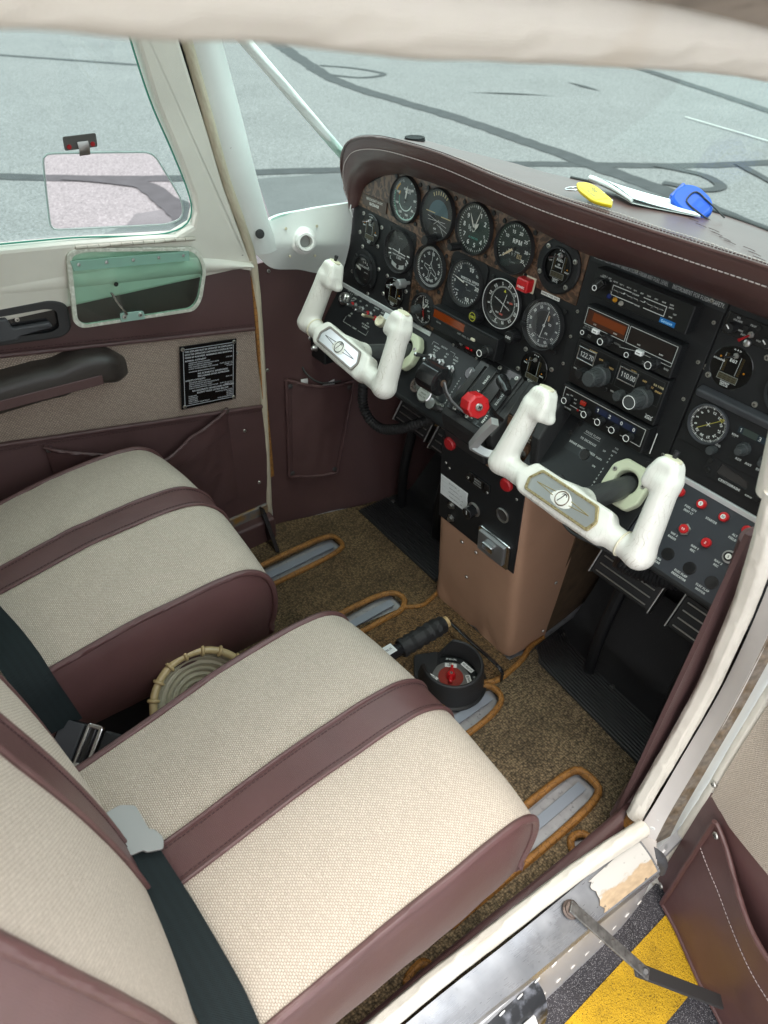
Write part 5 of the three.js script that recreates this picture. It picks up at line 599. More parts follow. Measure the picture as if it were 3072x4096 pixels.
{ const b = onPanel('temperature_gauge', slab(roundPts(rectPts(-.043, -.017, .043, .017), .002), .0018, .0004, [roundPts([[-.024, -.006], [.021, -.006], [.020, .005], [-.022, .011]], .003)]), MAT.black, .388, .622, .0036); b.userData.label = 'temperature window marked centigrade, low on the right'; part('gauge_window', new THREE.PlaneGeometry(.050, .020), phys({ color: rgb(.035, .033, .033), roughness: .2 }), b, [-.001, .003, .0004]); part('print', new THREE.PlaneGeometry(.060, .0075), phys({ map: cv(384, 48, (x) => { x.fillStyle = '#0b0c0d'; x.fillRect(0, 0, 384, 48); x.fillStyle = '#dadcd9'; x.font = 'bold 34px sans-serif'; x.fillText('CENTIGRADE', 40, 36, 230); x.font = 'bold 22px sans-serif'; x.fillText('A301C', 300, 40); }), roughness: .5 }), b, [.006, -.0115, .0020]); for (const [x, y] of [[-.038, .008], [-.036, -.008], [.038, -.010], [.036, .008]]) part('screw', SCREW_D, MAT.screwDark, b, [x, y, .0015]); }
dial('engine_gauge', .4095, .757, .034, dialTex((x) => { ticks(x, -120, 120, 24, 84, 92, 2); tx(x, 'CHT', 0, -20, 20); }, '#101213'), { screws: 0, label: 'dark round gauge cut off at the right edge of the panel' });
for (const [x, y] of [[.362, .785], [.372, .725], [.300, .735]]) onPanel('screw', SCREW, MAT.screw, x, y, .0033);
// ---------------------------------------------------------------- lower sub-panel, sloping back towards the pilots
const SUB = thing('switch_panel', 'sloping lower panel with switches on the left and red breakers on the right', 'switch panel', [0, .587, -.5416]); SUB.rotation.x = -R(37);
const onSub = (name, geo, mat, x, s, z = 0) => part(name, geo, mat, SUB, [x, s, z]);
{
  const print = (x0, x1, y0, y1, px, bg, draw) => { const t = cvOwn(px, Math.round(px * (y1 - y0) / (x1 - x0)), (x, W, H) => { x.fillStyle = bg; x.fillRect(0, 0, W, H); const k = W / (x1 - x0); for (let i = 0; i < 220; i++) { const b = rnd() > .5 ? 40 : 24; x.fillStyle = 'rgba(' + b + ',' + b + ',' + (b + 2) + ',.35)'; x.fillRect(rnd() * W, rnd() * H, 1 + rnd() * 3, 1); } x.textAlign = 'center'; x.textBaseline = 'middle'; x.strokeStyle = x.fillStyle = '#b9bcb9'; const t2 = (s, a, b, mm, rot = 0) => { x.save(); x.translate((a - x0) * k, (y1 - b) * k); x.rotate(rot); x.font = 'bold ' + mm * k / 1000 + 'px sans-serif'; x.fillStyle = '#bfc2bf'; x.fillText(s, 0, 0); x.restore(); }; const ln = (...p) => { x.lineWidth = .0007 * k; x.beginPath(); p.forEach(([a, b], i) => x[i ? 'lineTo' : 'moveTo']((a - x0) * k, (y1 - b) * k)); x.stroke(); }; draw(t2, ln, x, k); }); t.repeat.set(1 / (x1 - x0), 1 / (y1 - y0)); t.offset.set(-x0 / (x1 - x0), -y0 / (y1 - y0)); return t; };
  const TL = print(-.54, -.085, -.135, .002, 1536, '#16181b', (t, l) => {
    t('OFF', -.500, -.010, 4); ['', ''].forEach(() => 0); l([-.490, -.008], [-.492, -.016]); l([-.483, -.008], [-.486, -.016]); t('BOTH', -.474, -.010, 4); l([-.476, -.016], [-.480, -.022]); t('START', -.472, -.018, 4); l([-.480, -.026], [-.470, -.022]);
    t('LDG', -.452, -.008, 4); t('ON', -.453, -.017, 4); t('NAV', -.426, -.009, 4); t('ON', -.430, -.018, 4); t('ROTATING', -.400, -.008, 3.8); t('BEACON', -.400, -.013, 3.8); t('ON', -.404, -.019, 4); t('PITOT', -.378, -.010, 4); t('HEAT', -.379, -.0155, 4); t('ON', -.381, -.021, 4);
    t('ON', -.459, -.048, 4); t('TAXI', -.462, -.054, 4); t('ON', -.402, -.048, 4); t('ROT. BEACON', -.405, -.0535, 3.8); t('& STROBE', -.404, -.0585, 3.8); l([-.470, -.058], [-.470, -.071], [-.442, -.071]); l([-.418, -.071], [-.390, -.071], [-.390, -.060]); t('LIGHTS', -.430, -.071, 4);
    t('INT LTS', -.330, -.012, 4); l([-.345, -.006], [-.318, -.006]);
    t('BATTERY', -.206, -.020, 4); t('& ALT', -.206, -.0255, 4); t('ON', -.206, -.031, 4); t('ALT', -.176, -.021, 4); t('ON', -.177, -.027, 4); t('FUEL', -.152, -.018, 4); t('BOOST', -.151, -.0235, 4); t('ON', -.151, -.029, 4); t('MASTER', -.190, -.0135, 4.4); l([-.221, -.020], [-.221, -.0135], [-.206, -.0135]); l([-.173, -.0135], [-.160, -.0135], [-.160, -.020]);
    'LANDING GEAR'.split('').forEach((s, i) => t(s, -.120 - i * .0002, -.046 - i * .0058, 4)); t('PRIMER', -.188, -.086, 4); });
  onSub('left_board', slab([[-.532, 0], [-.529, -.080], [-.515, -.128], [-.50, -.134], [-.085, -.134], [-.085, 0]], .004, .0008), phys({ map: TL, roughness: .42 }), 0, 0, -.004);
  const TC = print(.085, .30, -.135, .002, 900, '#17191b', (t, l, x, k) => { x.fillStyle = '#222527'; x.fillRect((.134 - .085) * k, (.002 + .009) * k, .052 * k, .046 * k); t('RAISE FLAPS', .166, -.016, 5); l([.150, -.0195], [.182, -.0195]); t('TO INCREASE', .165, -.028, 5); t('BRAKE EFFECTIVENESS', .162, -.041, 4.8); t('UP', .197, -.028, 4); t('FLAPS', .196, -.042, 4); t('DN', .196, -.056, 4); t('110', .212, -.016, 4); t('MPH', .212, -.0215, 4); 'MAX EXTENSION'.split('').forEach((s, i) => t(s, .2115, -.028 - i * .006, 4)); });
  onSub('centre_board', slab([[.085, 0], [.085, -.134], [.299, -.134], [.299, 0]], .004, .0008), phys({ map: TC, roughness: .36 }), 0, 0, -.004);
  const TR = print(.301, .53, -.135, .002, 1024, '#2b2e34', (t) => { [['FUEL QTY', 'INST LT', .357, -.036], ['STARTER', '', .390, -.036], ['ALT', 'FIELD', .427, -.037], ['VHF 2', 'RADIO', .359, -.079], ['NAV 1', 'REC', .393, -.079], ['NAV 2', 'REC', .430, -.079], ['ADF', 'RADIO', .463, -.080], ['LDG', 'GEAR', .361, -.120], ['ELEC FLAP', 'INDICATOR', .398, -.120], ['ELEC FLAP', 'MOTOR', .433, -.120], ['LANDING', '& TAXI', .466, -.120], ['TURN', 'COORD', .325, -.037]].forEach(([a, b, x, y]) => { t(a, x, y, 4.2); if (b) t(b, x, y - .0055, 4.2); }); });
  onSub('breaker_board', slab([[.301, 0], [.301, -.134], [.53, -.134], [.53, 0]], .004, .0008), phys({ map: TR, roughness: .45 }), 0, 0, -.004);
  onSub('lower_edge', tube([[-.50, -.1345, -.005], [.52, -.1345, -.005]], .006, { n: 4, radial: 10 }), MAT.black, 0, 0);
  onSub('under_tray', mv(box(1.03, .004, .10, .001), .01, -.132, -.055), MAT.black, 0, 0);
  // breakers
  const num = (s, bg, fg) => phys({ map: cv(64, 64, (x) => { x.fillStyle = bg; x.fillRect(0, 0, 64, 64); x.fillStyle = fg; x.font = 'bold 40px sans-serif'; x.textAlign = 'center'; x.textBaseline = 'middle'; x.fillText(s, 32, 34); }), roughness: .4 });
  const brk = (x, s, n, ringed, style) => { const b = onSub('breaker_button', turn([[.0068, 0], [.0068, .005], [.0058, .0065], [.0045, .007], [0, .0071]], 26), MAT.red, x, s, .0004); if (ringed) part('nut', turn([[.0092, 0], [.0092, .002], [.0078, .003], [.0070, .003]], 6), MAT.steel, b); part('rating', disc(style === 'w' ? .0034 : .0040, 20), style === 'w' ? num(n, '#d8d6d0', '#222') : num(n, '#a3121a', '#e6c9c6'), b, [0, 0, .0074]); };
  brk(.332, -.0235, '2', false); brk(.367, -.023, '5', false, 'w'); brk(.402, -.023, '10', false, 'w'); brk(.437, -.023, '3', false); brk(.367, -.065, '10', true); brk(.403, -.065, '2', false); brk(.474, -.107, '20', false); brk(.472, -.023, '5', false);
  for (const [x, s] of [[.438, -.065], [.472, -.065]]) { const b = onSub('breaker_ring', turn([[.0092, 0], [.0092, .0022], [.0080, .003], [.0066, .003], [.0064, .0012], [.0062, .0046], [0, .0047]], 26), MAT.steel, x, s, .0003); part('black_collar', turn([[.0066, 0], [.0066, .0035], [.0050, .0042], [0, .0042]], 24), MAT.blackGloss, b, [0, 0, .0016]); part('rating', disc(.0040, 20), num('5', '#d5d3cc', '#222'), b, [0, 0, .0060]); }
  for (const [x, s] of [[.368, -.107], [.404, -.107], [.439, -.107], [-.104, -.062], [-.125, -.110], [.172, -.048], [.160, -.103]]) onSub('blank_plug', turn([[.0092, 0], [.0090, .0012], [.0080, .0018], [0, .0018]], 28), MAT.blackGloss, x, s, .0002);
  // left switches
  { const k = onSub('ignition_switch', turn([[.0135, 0], [.0135, .004], [.011, .006], [.011, .010], [.0085, .012], [.0065, .012], [.006, .0105], [0, .0105]], 32), MAT.steel, -.497, -.029, .0004); part('key_slot', box(.0022, .009, .002, .0004), MAT.knob, k, [0, 0, .0112]).rotation.z = .3; }
  [[-.461, -.031], [-.437, -.030], [-.408, -.031], [-.382, -.032]].forEach(([x, s], i) => { const t = toggle(SUB, x, s, .0003, 1.15, i === 3 ? phys({ color: rgb(.32, .28, .18), metalness: .6, roughness: .4 }) : MAT.darkSteel, [-.35, -.25, 1]); part('lever_tip', turn([[.0026, 0], [.003, .002], [.0026, .005], [0, .006]], 10), i === 3 ? MAT.ivory : MAT.chrome, t, [-.0088, -.0062, .030]); if (i !== 1) part('red_boot', turn([[.0052, 0], [.005, .001], [.0035, .0015], [0, .0016]], 14), MAT.redDull, t, [0, 0, .0085]); });
  { const d = onSub('dimmer_knob', turn([[.006, 0], [.006, .010], [.0105, .012], [.011, .022], [.009, .023], [.006, .019], [0, .0185]], 26), MAT.ivory, -.354, -.034, .0004); d.rotation.x = -.1; }
  onSub('paper_label', mv(box(.030, .0125, .0006, .0002), 0, 0, 0, 0, 0, .03), MAT.paper, -.3565, -.0165, .0006);
  [[-.202, -.041], [-.177, -.041], [-.149, -.042]].forEach(([x, s]) => { const t = toggle(SUB, x, s, .0003, 1.35, MAT.darkSteel, [-.35, -.35, 1]); part('lever_tip', turn([[.003, 0], [.0036, .002], [.0033, .006], [0, .0075]], 12), MAT.chrome, t, [-.0096, -.0096, .032]); });
  { const k = onSub('landing_gear_knob', slab(roundPts(circlePts(0, 0, .0125, 8), .001), .016, .002), MAT.blackGloss, -.0955, -.030, .0004); part('pointer', box(.0012, .008, .0006, .0002), MAT.white, k, [0, .003, .0163]); onSub('paint_chip', mv(box(.018, .005, .0005, .0002), 0, 0, 0, 0, 0, -.4), MAT.paper, -.0990, -.0475, .0003); }
  { const k = onSub('primer_knob', turn([[.0055, 0], [.0055, .014], [.014, .016], [.0145, .020], [.013, .021], [0, .021]], 28), MAT.chrome, -.187, -.098, .0003); }
  { const k = onSub('alternate_air_knob', turn([[.0085, 0], [.009, .012], [.0095, .014], [.0165, .022], [.017, .0255], [.0155, .027], [0, .027]], 32), MAT.steel, -.155, -.103, .0003); part('knob_print', disc(.0145), phys({ map: cv(128, 128, (x) => { x.fillStyle = '#a9aba6'; x.fillRect(0, 0, 128, 128); x.fillStyle = '#55564f'; x.font = 'bold 20px sans-serif'; x.textAlign = 'center'; x.fillText('PARKING', 64, 48); x.fillText('BRAKE', 64, 76); x.fillText('PULL ON', 64, 100); }), metalness: .5, roughness: .4 }), k, [0, 0, .0273]); }
  { const k = onSub('alternate_air_knob', turn([[.0085, 0], [.009, .008], [.0085, .016], [.0105, .018], [.0105, .024], [0, .025]], 24), MAT.steel, -.133, -.112, .0003); }
  for (const [x, s] of [[-.072 - .02, -.010], [.136, -.010], [.131, -.030], [.268, -.012]]) onSub('screw', SCREW_D, MAT.screwDark, x, s, 0);
  // yoke escutcheons
  for (const x of [-.262, .262]) { const e = onSub('yoke_escutcheon', slab(roundPts([[-.034, -.020], [-.022, -.037], [.022, -.037], [.034, -.020], [.034, .016], [.020, .033], [-.020, .033], [-.034, .016]], .006), .018, .004, [circlePts(0, 0, .0185)]), MAT.escutcheon, x, -.052, .0004); for (const [a, b] of [[-.026, .010], [.026, .008]]) part('screw', SCREW, MAT.screw, e, [a, b, .0178]); }
}
// ---------------------------------------------------------------- two control yokes
{
  const smin = (a, b, k) => { const h = Math.max(k - Math.abs(a - b), 0) / k; return Math.min(a, b) - h * h * k * .25; };
  const cap = (p, a, b, ra, rb, sz = 1) => { const bx = b[0] - a[0], by = b[1] - a[1], bz = (b[2] - a[2]) * sz, px = p[0] - a[0], py = p[1] - a[1], pz = (p[2] - a[2]) * sz; const t = clamp((px * bx + py * by + pz * bz) / (bx * bx + by * by + bz * bz)); return Math.hypot(px - bx * t, py - by * t, pz - bz * t) - (ra + (rb - ra) * t); };
  const rbox = (p, c, h, r) => { const q = [0, 1, 2].map((i) => Math.abs(p[i] - c[i]) - h[i] + r); return Math.hypot(Math.max(q[0], 0), Math.max(q[1], 0), Math.max(q[2], 0)) + Math.min(Math.max(...q), 0) - r; };
  const TL2 = .42, CT = Math.cos(TL2), ST = Math.sin(TL2);
  const sdf = (x, y, z) => {
    const ax = Math.abs(x), p = [ax, y, z];
    let d = cap(p, [.124, 0, 0], [.112, .098, 0], .0180, .0152, .80);              // grip
    d = smin(d, rbox(p, [.1035, .1055, -.001], [.0215 - Math.max(0, y - .1055) * .35, .0235, .0165], .0095), .005);   // head
    d = smin(d, cap(p, [.100, .098, -.004], [.0835, .088, -.010], .0125, .0065, .8), .010); // thumb ledge
    d = smin(d, cap(p, [.110, .10, -.006], [.106, .086, -.026], .012, .007), .012);    // trigger ledge
    d = smin(d, cap(p, [0, -.001, 0], [.124, 0, 0], .0185, .0165), .010);            // cross bar
    const slope = .010 * clamp(1 - ax / .085);
    const yr = (y - .002) * CT - z * ST, zr = (y - .002) * ST + z * CT;      // block turned to face upward
    d = smin(d, rbox([ax, yr, zr], [0, .001, .001], [.082 - Math.abs(yr) * .5, .024, .0150], .006), .010);
    d = smin(d, cap(p, [0, .004, -.008], [0, .002, -.040], .023, .020), .014);        // hub behind
    for (const yy of [.022, .042, .062, .081]) { const gx = .124 - yy * .12; d = Math.max(d, -(Math.hypot(ax - gx + .0, y - yy, z + .0285) - .0125)); }
    return d;
  };
  const N = 116, half = .158, mc = new MarchingCubes(N, MAT.yoke, false, false, 200000); mc.isolation = 0;
  const f = mc.field; for (let k = 0; k < N; k++) for (let j = 0; j < N; j++) for (let i = 0; i < N; i++) { const x = (i - N / 2) / (N / 2) * half, y = (j - N / 2) / (N / 2) * half + .05, z = (k - N / 2) / (N / 2) * half; f[i + j * N + k * N * N] = Math.abs(z) > .075 ? -.1 : -sdf(x, y, z); }
  mc.update();
  const pos = mc.positionArray.slice(0, mc.count * 3), g0 = new THREE.BufferGeometry(); for (let i = 0; i < pos.length; i += 3) { pos[i] *= half; pos[i + 1] = pos[i + 1] * half + .05; pos[i + 2] *= half; } g0.setAttribute('position', new THREE.BufferAttribute(pos, 3));
  const yokeG = mergeVertices(g0, 1e-5); yokeG.computeVertexNormals();
  { // make the winding outward
    const p = yokeG.attributes.position, ix = yokeG.index.array; let vol = 0; const a = V(), b = V(), c = V(); for (let i = 0; i < ix.length; i += 3) { a.fromBufferAttribute(p, ix[i]); b.fromBufferAttribute(p, ix[i + 1]); c.fromBufferAttribute(p, ix[i + 2]); vol += a.dot(b.cross(c)); } if (vol < 0) { for (let i = 0; i < ix.length; i += 3) { const t = ix[i]; ix[i] = ix[i + 1]; ix[i + 1] = t; } } yokeG.computeVertexNormals(); }
  // crazed plastic: fine dark hair cracks along the grips
  const crack = dataTex(512, (x, y) => { const w = x * 26 + 2.2 * fbm(x, y, 4, 3) * 2, v = Math.abs(w - Math.round(w)), [d1, d2] = cellular(x, y, 16), e = d2 - d1; const on = clamp(fbm(y, x, 3, 3) * 4 + .35); const l = (v < .045 ? .75 : 0) * on * clamp(fbm(x, y, 9, 2) * 5 + .6) + (e < .05 ? .4 : 0) * on * .7; return lin(.67 - .33 * l, .665 - .36 * l, .61 - .38 * l); }, true, .16);
  const yokeUV = uvBox(toCreasedNormals(yokeG, 3.0)); yokeUV.deleteAttribute('normal'); { const src = mergeVertices(yokeG.clone(), 1e-5); src.computeVertexNormals(); const nn = src.toNonIndexed ? src.toNonIndexed() : src; yokeUV.setAttribute('normal', nn.attributes.normal.clone()); }
  const yokeMat = phys({ map: crack, roughness: .36, clearcoat: .25, clearcoatRoughness: .3 });
  const plate = [[-.062, .000], [-.050, .020], [.050, .020], [.062, .000], [.057, -.017], [-.057, -.017]];
  const build = (label, pos, rot, worn) => {
    const T = thing('control_yoke', label, 'control yoke', pos, 'control yokes'); T.rotation.set(...rot);
    part('grip_body', yokeUV, yokeMat, T);
    const frame = part('emblem_frame', slab(roundPts(plate, .004), .003, .001, [roundPts(plate.map(([x, y]) => [x * .94, y * .84 + .0002]), .003)]), worn ? phys({ map: dataTex(128, (x, y) => { const k = clamp(fbm(x, y, 8, 4) * 5); return lin(.42 - .2 * k, .36 - .22 * k, .20 - .14 * k); }, true, .03), metalness: .7, roughness: .4 }) : phys({ color: rgb(.22, .20, .18), metalness: .6, roughness: .4 }), T, [0, .003 + .0172 * ST, .0172 * CT]); frame.rotation.x = -TL2;
    part('emblem_plate', slab(roundPts(plate.map(([x, y]) => [x * .945, y * .85]), .003), .0015, .0004), phys({ color: rgb(.62, .66, .67), metalness: .85, roughness: .28, bumpMap: scratch, bumpScale: .0002 }), frame, [0, 0, .0004]);
    part('emblem_ring', new THREE.TorusGeometry(.0098, .0011, 8, 32), worn ? phys({ color: rgb(.16, .12, .09), metalness: .5, roughness: .4 }) : MAT.darkSteel, frame, [0, .001, .0022]);
    part('emblem_letter', join([tube([[-.004, -.006, 0], [-.001, .0, .0003], [.001, .007, 0]], .0014, { n: 10, radial: 6 }), tube([[-.004, .004, 0], [.0, .0075, 0], [.0045, .0055, 0], [.003, .0015, 0], [-.0005, .0008, 0], [.0035, -.0005, 0], [.004, -.0045, 0], [.0, -.006, 0]], .0011, { n: 24, radial: 6 })]), worn ? phys({ color: rgb(.05, .045, .04), roughness: .4 }) : MAT.darkSteel, frame, [0, .001, .0022]);
    for (const s of [-1, 1]) part('emblem_wing', join([tube([[s * .014, .0035, 0], [s * .046, .0005, 0]], .0006, { n: 3, radial: 6 }), tube([[s * .014, -.003, 0], [s * .046, .0005, 0]], .0006, { n: 3, radial: 6 })]), worn ? phys({ color: rgb(.35, .28, .12), metalness: .6, roughness: .4 }) : MAT.darkSteel, frame, [0, .001, .0020]);
    for (const s of [-1, 1]) { const c = part('grip_cap', turn([[.0115, -.002], [.0112, .0004], [.009, .0009], [0, .0012]], 28), MAT.yokeCap, T, [s * .1035, .1285, -.001]); c.scale.set(1.05, .85, 1); c.rotation.x = -PI / 2; }
    const sw = s2 => { const b = part('push_switch', turn([[.0028, 0], [.0028, .005], [.0035, .0055], [.0035, .0095], [0, .010]], 14), MAT.knob, T, [s2 * .1035, .1292, -.001]); b.rotation.x = -PI / 2; };
    sw(worn ? 1 : -1);
    part('cable_tie', new THREE.TorusGeometry(.0178, .0013, 6, 28).rotateY(PI / 2), MAT.ivory, T, [worn ? .098 : -.100, 0, 0]);
    return T;
  };
  const Y = [[-.264, .585, -.357], [.259, .576, -.361]];
  build('white control yoke in front of the left seat', Y[0], [-.325, 0, -.095], false);
  build('white control yoke with worn gold emblem in front of the right seat', Y[1], [-.348, 0, -.004], true);
  Y.forEach(([x, y, z], i) => { const hub = V(i ? .262 : -.262, .587 - .052 * Math.cos(R(37)), -.5416 + .052 * Math.sin(R(37))); const s = part('yoke_shaft', tube([[x, y - .010, z - .030], [hub.x, hub.y - .004, hub.z - .012]], (t) => .0172 - .001 * t, { n: 12, radial: 24 }), phys({ color: rgb(.055, .057, .058), roughness: .4, metalness: .2 })); tag(s, i ? 'dark grey steering shaft behind the right yoke' : 'dark grey steering shaft behind the left yoke', 'shaft', 'yoke shafts'); });
}
// ---------------------------------------------------------------- throttle quadrant and console pedestal
{
  const Q = thing('throttle_quadrant', 'black throttle quadrant with levers in the middle of the panel', 'throttle quadrant', [0, 0, 0]);
  const body = (x0, x1, prof, mat, name) => { const g = slab(prof, x1 - x0, .004); g.rotateY(-PI / 2); g.translate(x1, 0, 0); g.rotateY(0); return part(name, uvBox(g), mat, Q); };
  // profile in (z, y); rotateY(-90) sends local x to world z
  body(-.098, .006, [[-.452, .500], [-.450, .514], [-.456, .520], [-.545, .602], [-.60, .60], [-.60, .40], [-.486, .412], [-.474, .430]], MAT.blackSoft, 'quadrant_body');
  body(.006, .024, [[-.462, .500], [-.456, .524], [-.545, .602], [-.60, .60], [-.60, .40], [-.492, .424], [-.480, .450]], MAT.blackSoft, 'right_cheek');
  body(.094, .112, [[-.478, .500], [-.470, .560], [-.505, .612], [-.56, .61], [-.56, .40], [-.495, .43], [-.486, .455]], MAT.blackSoft, 'right_cheek');
  body(.024, .094, [[-.505, .470], [-.490, .560], [-.53, .604], [-.60, .60], [-.60, .41], [-.515, .42]], MAT.blackSoft, 'right_hood');
  const slopeY = (z) => .520 + (-.456 - z) * (.082 / .089);
  const nrm = V(0, .089, .082).normalize();
  const top = (x, z, off) => [x, slopeY(z) + nrm.y * off, z + nrm.z * off];
  const rotTop = -Math.atan2(.089, .082) ; // plate lies on the slope
  const P = part('slot_plate', slab(roundPts(rectPts(-.046, -.056, .046, .056), .004), .0025, .0006, [rectPts(-.031, -.046, -.026, .04), rectPts(-.003, -.046, .002, .04), rectPts(.025, -.046, .030, .04)]), MAT.blackGloss, Q, top(-.046, -.500, .0004)); P.rotation.x = rotTop;
  part('slot_print', new THREE.PlaneGeometry(.018, .10), phys({ map: cv(64, 360, (x) => { x.fillStyle = '#0b0b0c'; x.fillRect(0, 0, 64, 360); x.fillStyle = '#d5d7d4'; x.font = 'bold 24px sans-serif'; x.save(); x.translate(40, 60); x.rotate(PI / 2); x.fillText('OPEN', 0, 0); x.restore(); x.save(); x.translate(40, 170); x.rotate(PI / 2); x.fillText('THROTTLE', 0, 0, 120); x.restore(); }), roughness: .4 }), P, [-.0145, -.004, .0027]);
  part('slot_print', new THREE.PlaneGeometry(.014, .10), phys({ map: cv(64, 420, (x) => { x.fillStyle = '#0b0b0c'; x.fillRect(0, 0, 64, 420); x.fillStyle = '#d5d7d4'; x.font = 'bold 28px sans-serif'; x.save(); x.translate(22, 110); x.rotate(PI / 2); x.fillText('MIXTURE', 0, 0); x.restore(); x.save(); x.translate(22, 320); x.rotate(PI / 2); x.fillText('LEAN', 0, 0); x.restore(); }), roughness: .4 }), P, [.0375, -.004, .0027]);
  part('slot_print', new THREE.PlaneGeometry(.016, .018), phys({ map: cv(64, 64, (x) => { x.fillStyle = '#0b0b0c'; x.fillRect(0, 0, 64, 64); x.fillStyle = '#d5d7d4'; x.font = 'bold 18px sans-serif'; x.save(); x.translate(36, 6); x.rotate(PI / 2); x.fillText('PULL', 0, 0); x.restore(); }), roughness: .4 }), P, [.012, -.046, .0027]);
  for (const [x, y] of [[-.028, -.050], [.004, -.051], [-.002, .050], [.040, .048]]) part('screw', SCREW, MAT.screw, P, [x, y, .0025]);
  // throttle: curved strap and big black cylinder
  part('throttle_strap', sheet([[-.052, .524, -.466], [-.058, .538, -.452], [-.065, .556, -.437], [-.072, .574, -.429], [-.077, .590, -.427]].map(([x, y, z]) => [V(x - .007, y - .003, z - .003), V(x + .008, y + .004, z + .003)]), .003), phys({ color: rgb(.30, .31, .32), metalness: .6, roughness: .42 }), Q);
  const th = part('throttle_knob', tube([[-.124, .586, -.430], [-.078, .587, -.430]], (t) => .0250 * (t < .03 || t > .97 ? .88 : 1), { n: 34, radial: 40 }), MAT.blackGloss, Q);
  part('knob_rivet', turn([[.006, 0], [.006, .002], [.004, .003], [0, .003]], 18), phys({ color: rgb(.16, .10, .07), roughness: .5, metalness: .4 }), th, [-.0775, .587, -.430]).quaternion.setFromUnitVectors(V(0, 0, 1), V(1, 0, 0));
  // mixture: red faceted knob on a black arm
  part('mixture_arm', sheet([[-.480, .540], [-.462, .556], [-.446, .576], [-.432, .592]].map(([z, y]) => [V(.010, y, z), V(.024, y + .004, z)]), .005), MAT.blackGloss, Q);
  { const g = slab(circlePts(0, 0, .0205, 9), .034, .004); const m = part('mixture_knob', g, MAT.red, Q, [-.010, .582, -.432]); m.quaternion.setFromUnitVectors(V(0, 0, 1), V(.88, .30, .34).normalize()); const s = part('screw', screwG(.0065), MAT.screw, m, [0, 0, .0345]); }
  // carburettor heat cone lever at the back of the slot
  { const m = part('propeller_lever', turn([[.004, -.012], [.010, -.008], [.011, .0], [.0085, .022], [.0065, .030], [0, .031]], 24), MAT.blackGloss, Q, [-.004, .602, -.497]); aim(m, [.85, -.12, .45]); part('lever_arm', tube([[0, 0, 0], [-.008, -.030, .004]], .004, { n: 4, radial: 8, flat: .5 }), MAT.blackGloss, m); }
  // recessed walnut plate with the carburettor heat knob
  part('walnut_plate', uvBox(slab(rectPts(.025, .440, .0935, .556), .003)), MAT.burl, Q, [0, 0, -.4925]);
  part('plate_print', new THREE.PlaneGeometry(.034, .014), phys({ map: cv(192, 80, (x) => { x.fillStyle = '#2a1610'; x.fillRect(0, 0, 192, 80); x.fillStyle = '#c9c5bb'; x.font = 'bold 26px sans-serif'; x.fillText('CARB HEAT', 20, 32, 150); x.fillText('PULL ON', 20, 64, 130); }), roughness: .5 }), Q, [.074, .532, -.4889]);
  { const k = part('carb_heat_knob', turn([[.004, -.012], [.004, .010], [.0125, .013], [.013, .022], [.011, .024], [0, .0245]], 26), phys({ map: dataTex(128, (x, y) => { const s = clamp(fbm(x, y, 8, 4) * 5); return lin(.02 + .25 * s, .02 + .25 * s, .02 + .24 * s); }, true, .02), roughness: .4 }), Q, [.068, .500, -.486]); aim(k, [-.15, 0, 1]); part('collar', turn([[.008, 0], [.008, .002], [.005, .004]], 20), MAT.steel, k, [0, 0, -.006]); }
  // cast aluminium hand lever beside the quadrant
  { const g = join([tube([[.048, .575, -.432], [.030, .545, -.428], [.010, .508, -.428]], .0095, { n: 14, radial: 4 }), tube([[.010, .508, -.428], [.028, .496, -.445], [.058, .492, -.480]], (t) => .0095 - .001 * t, { n: 12, radial: 4 })]); part('hand_lever', uvBox(g), phys({ color: rgb(.50, .51, .51), metalness: .45, roughness: .4, bumpMap: scratch, bumpScale: .0002 }), Q); }
}
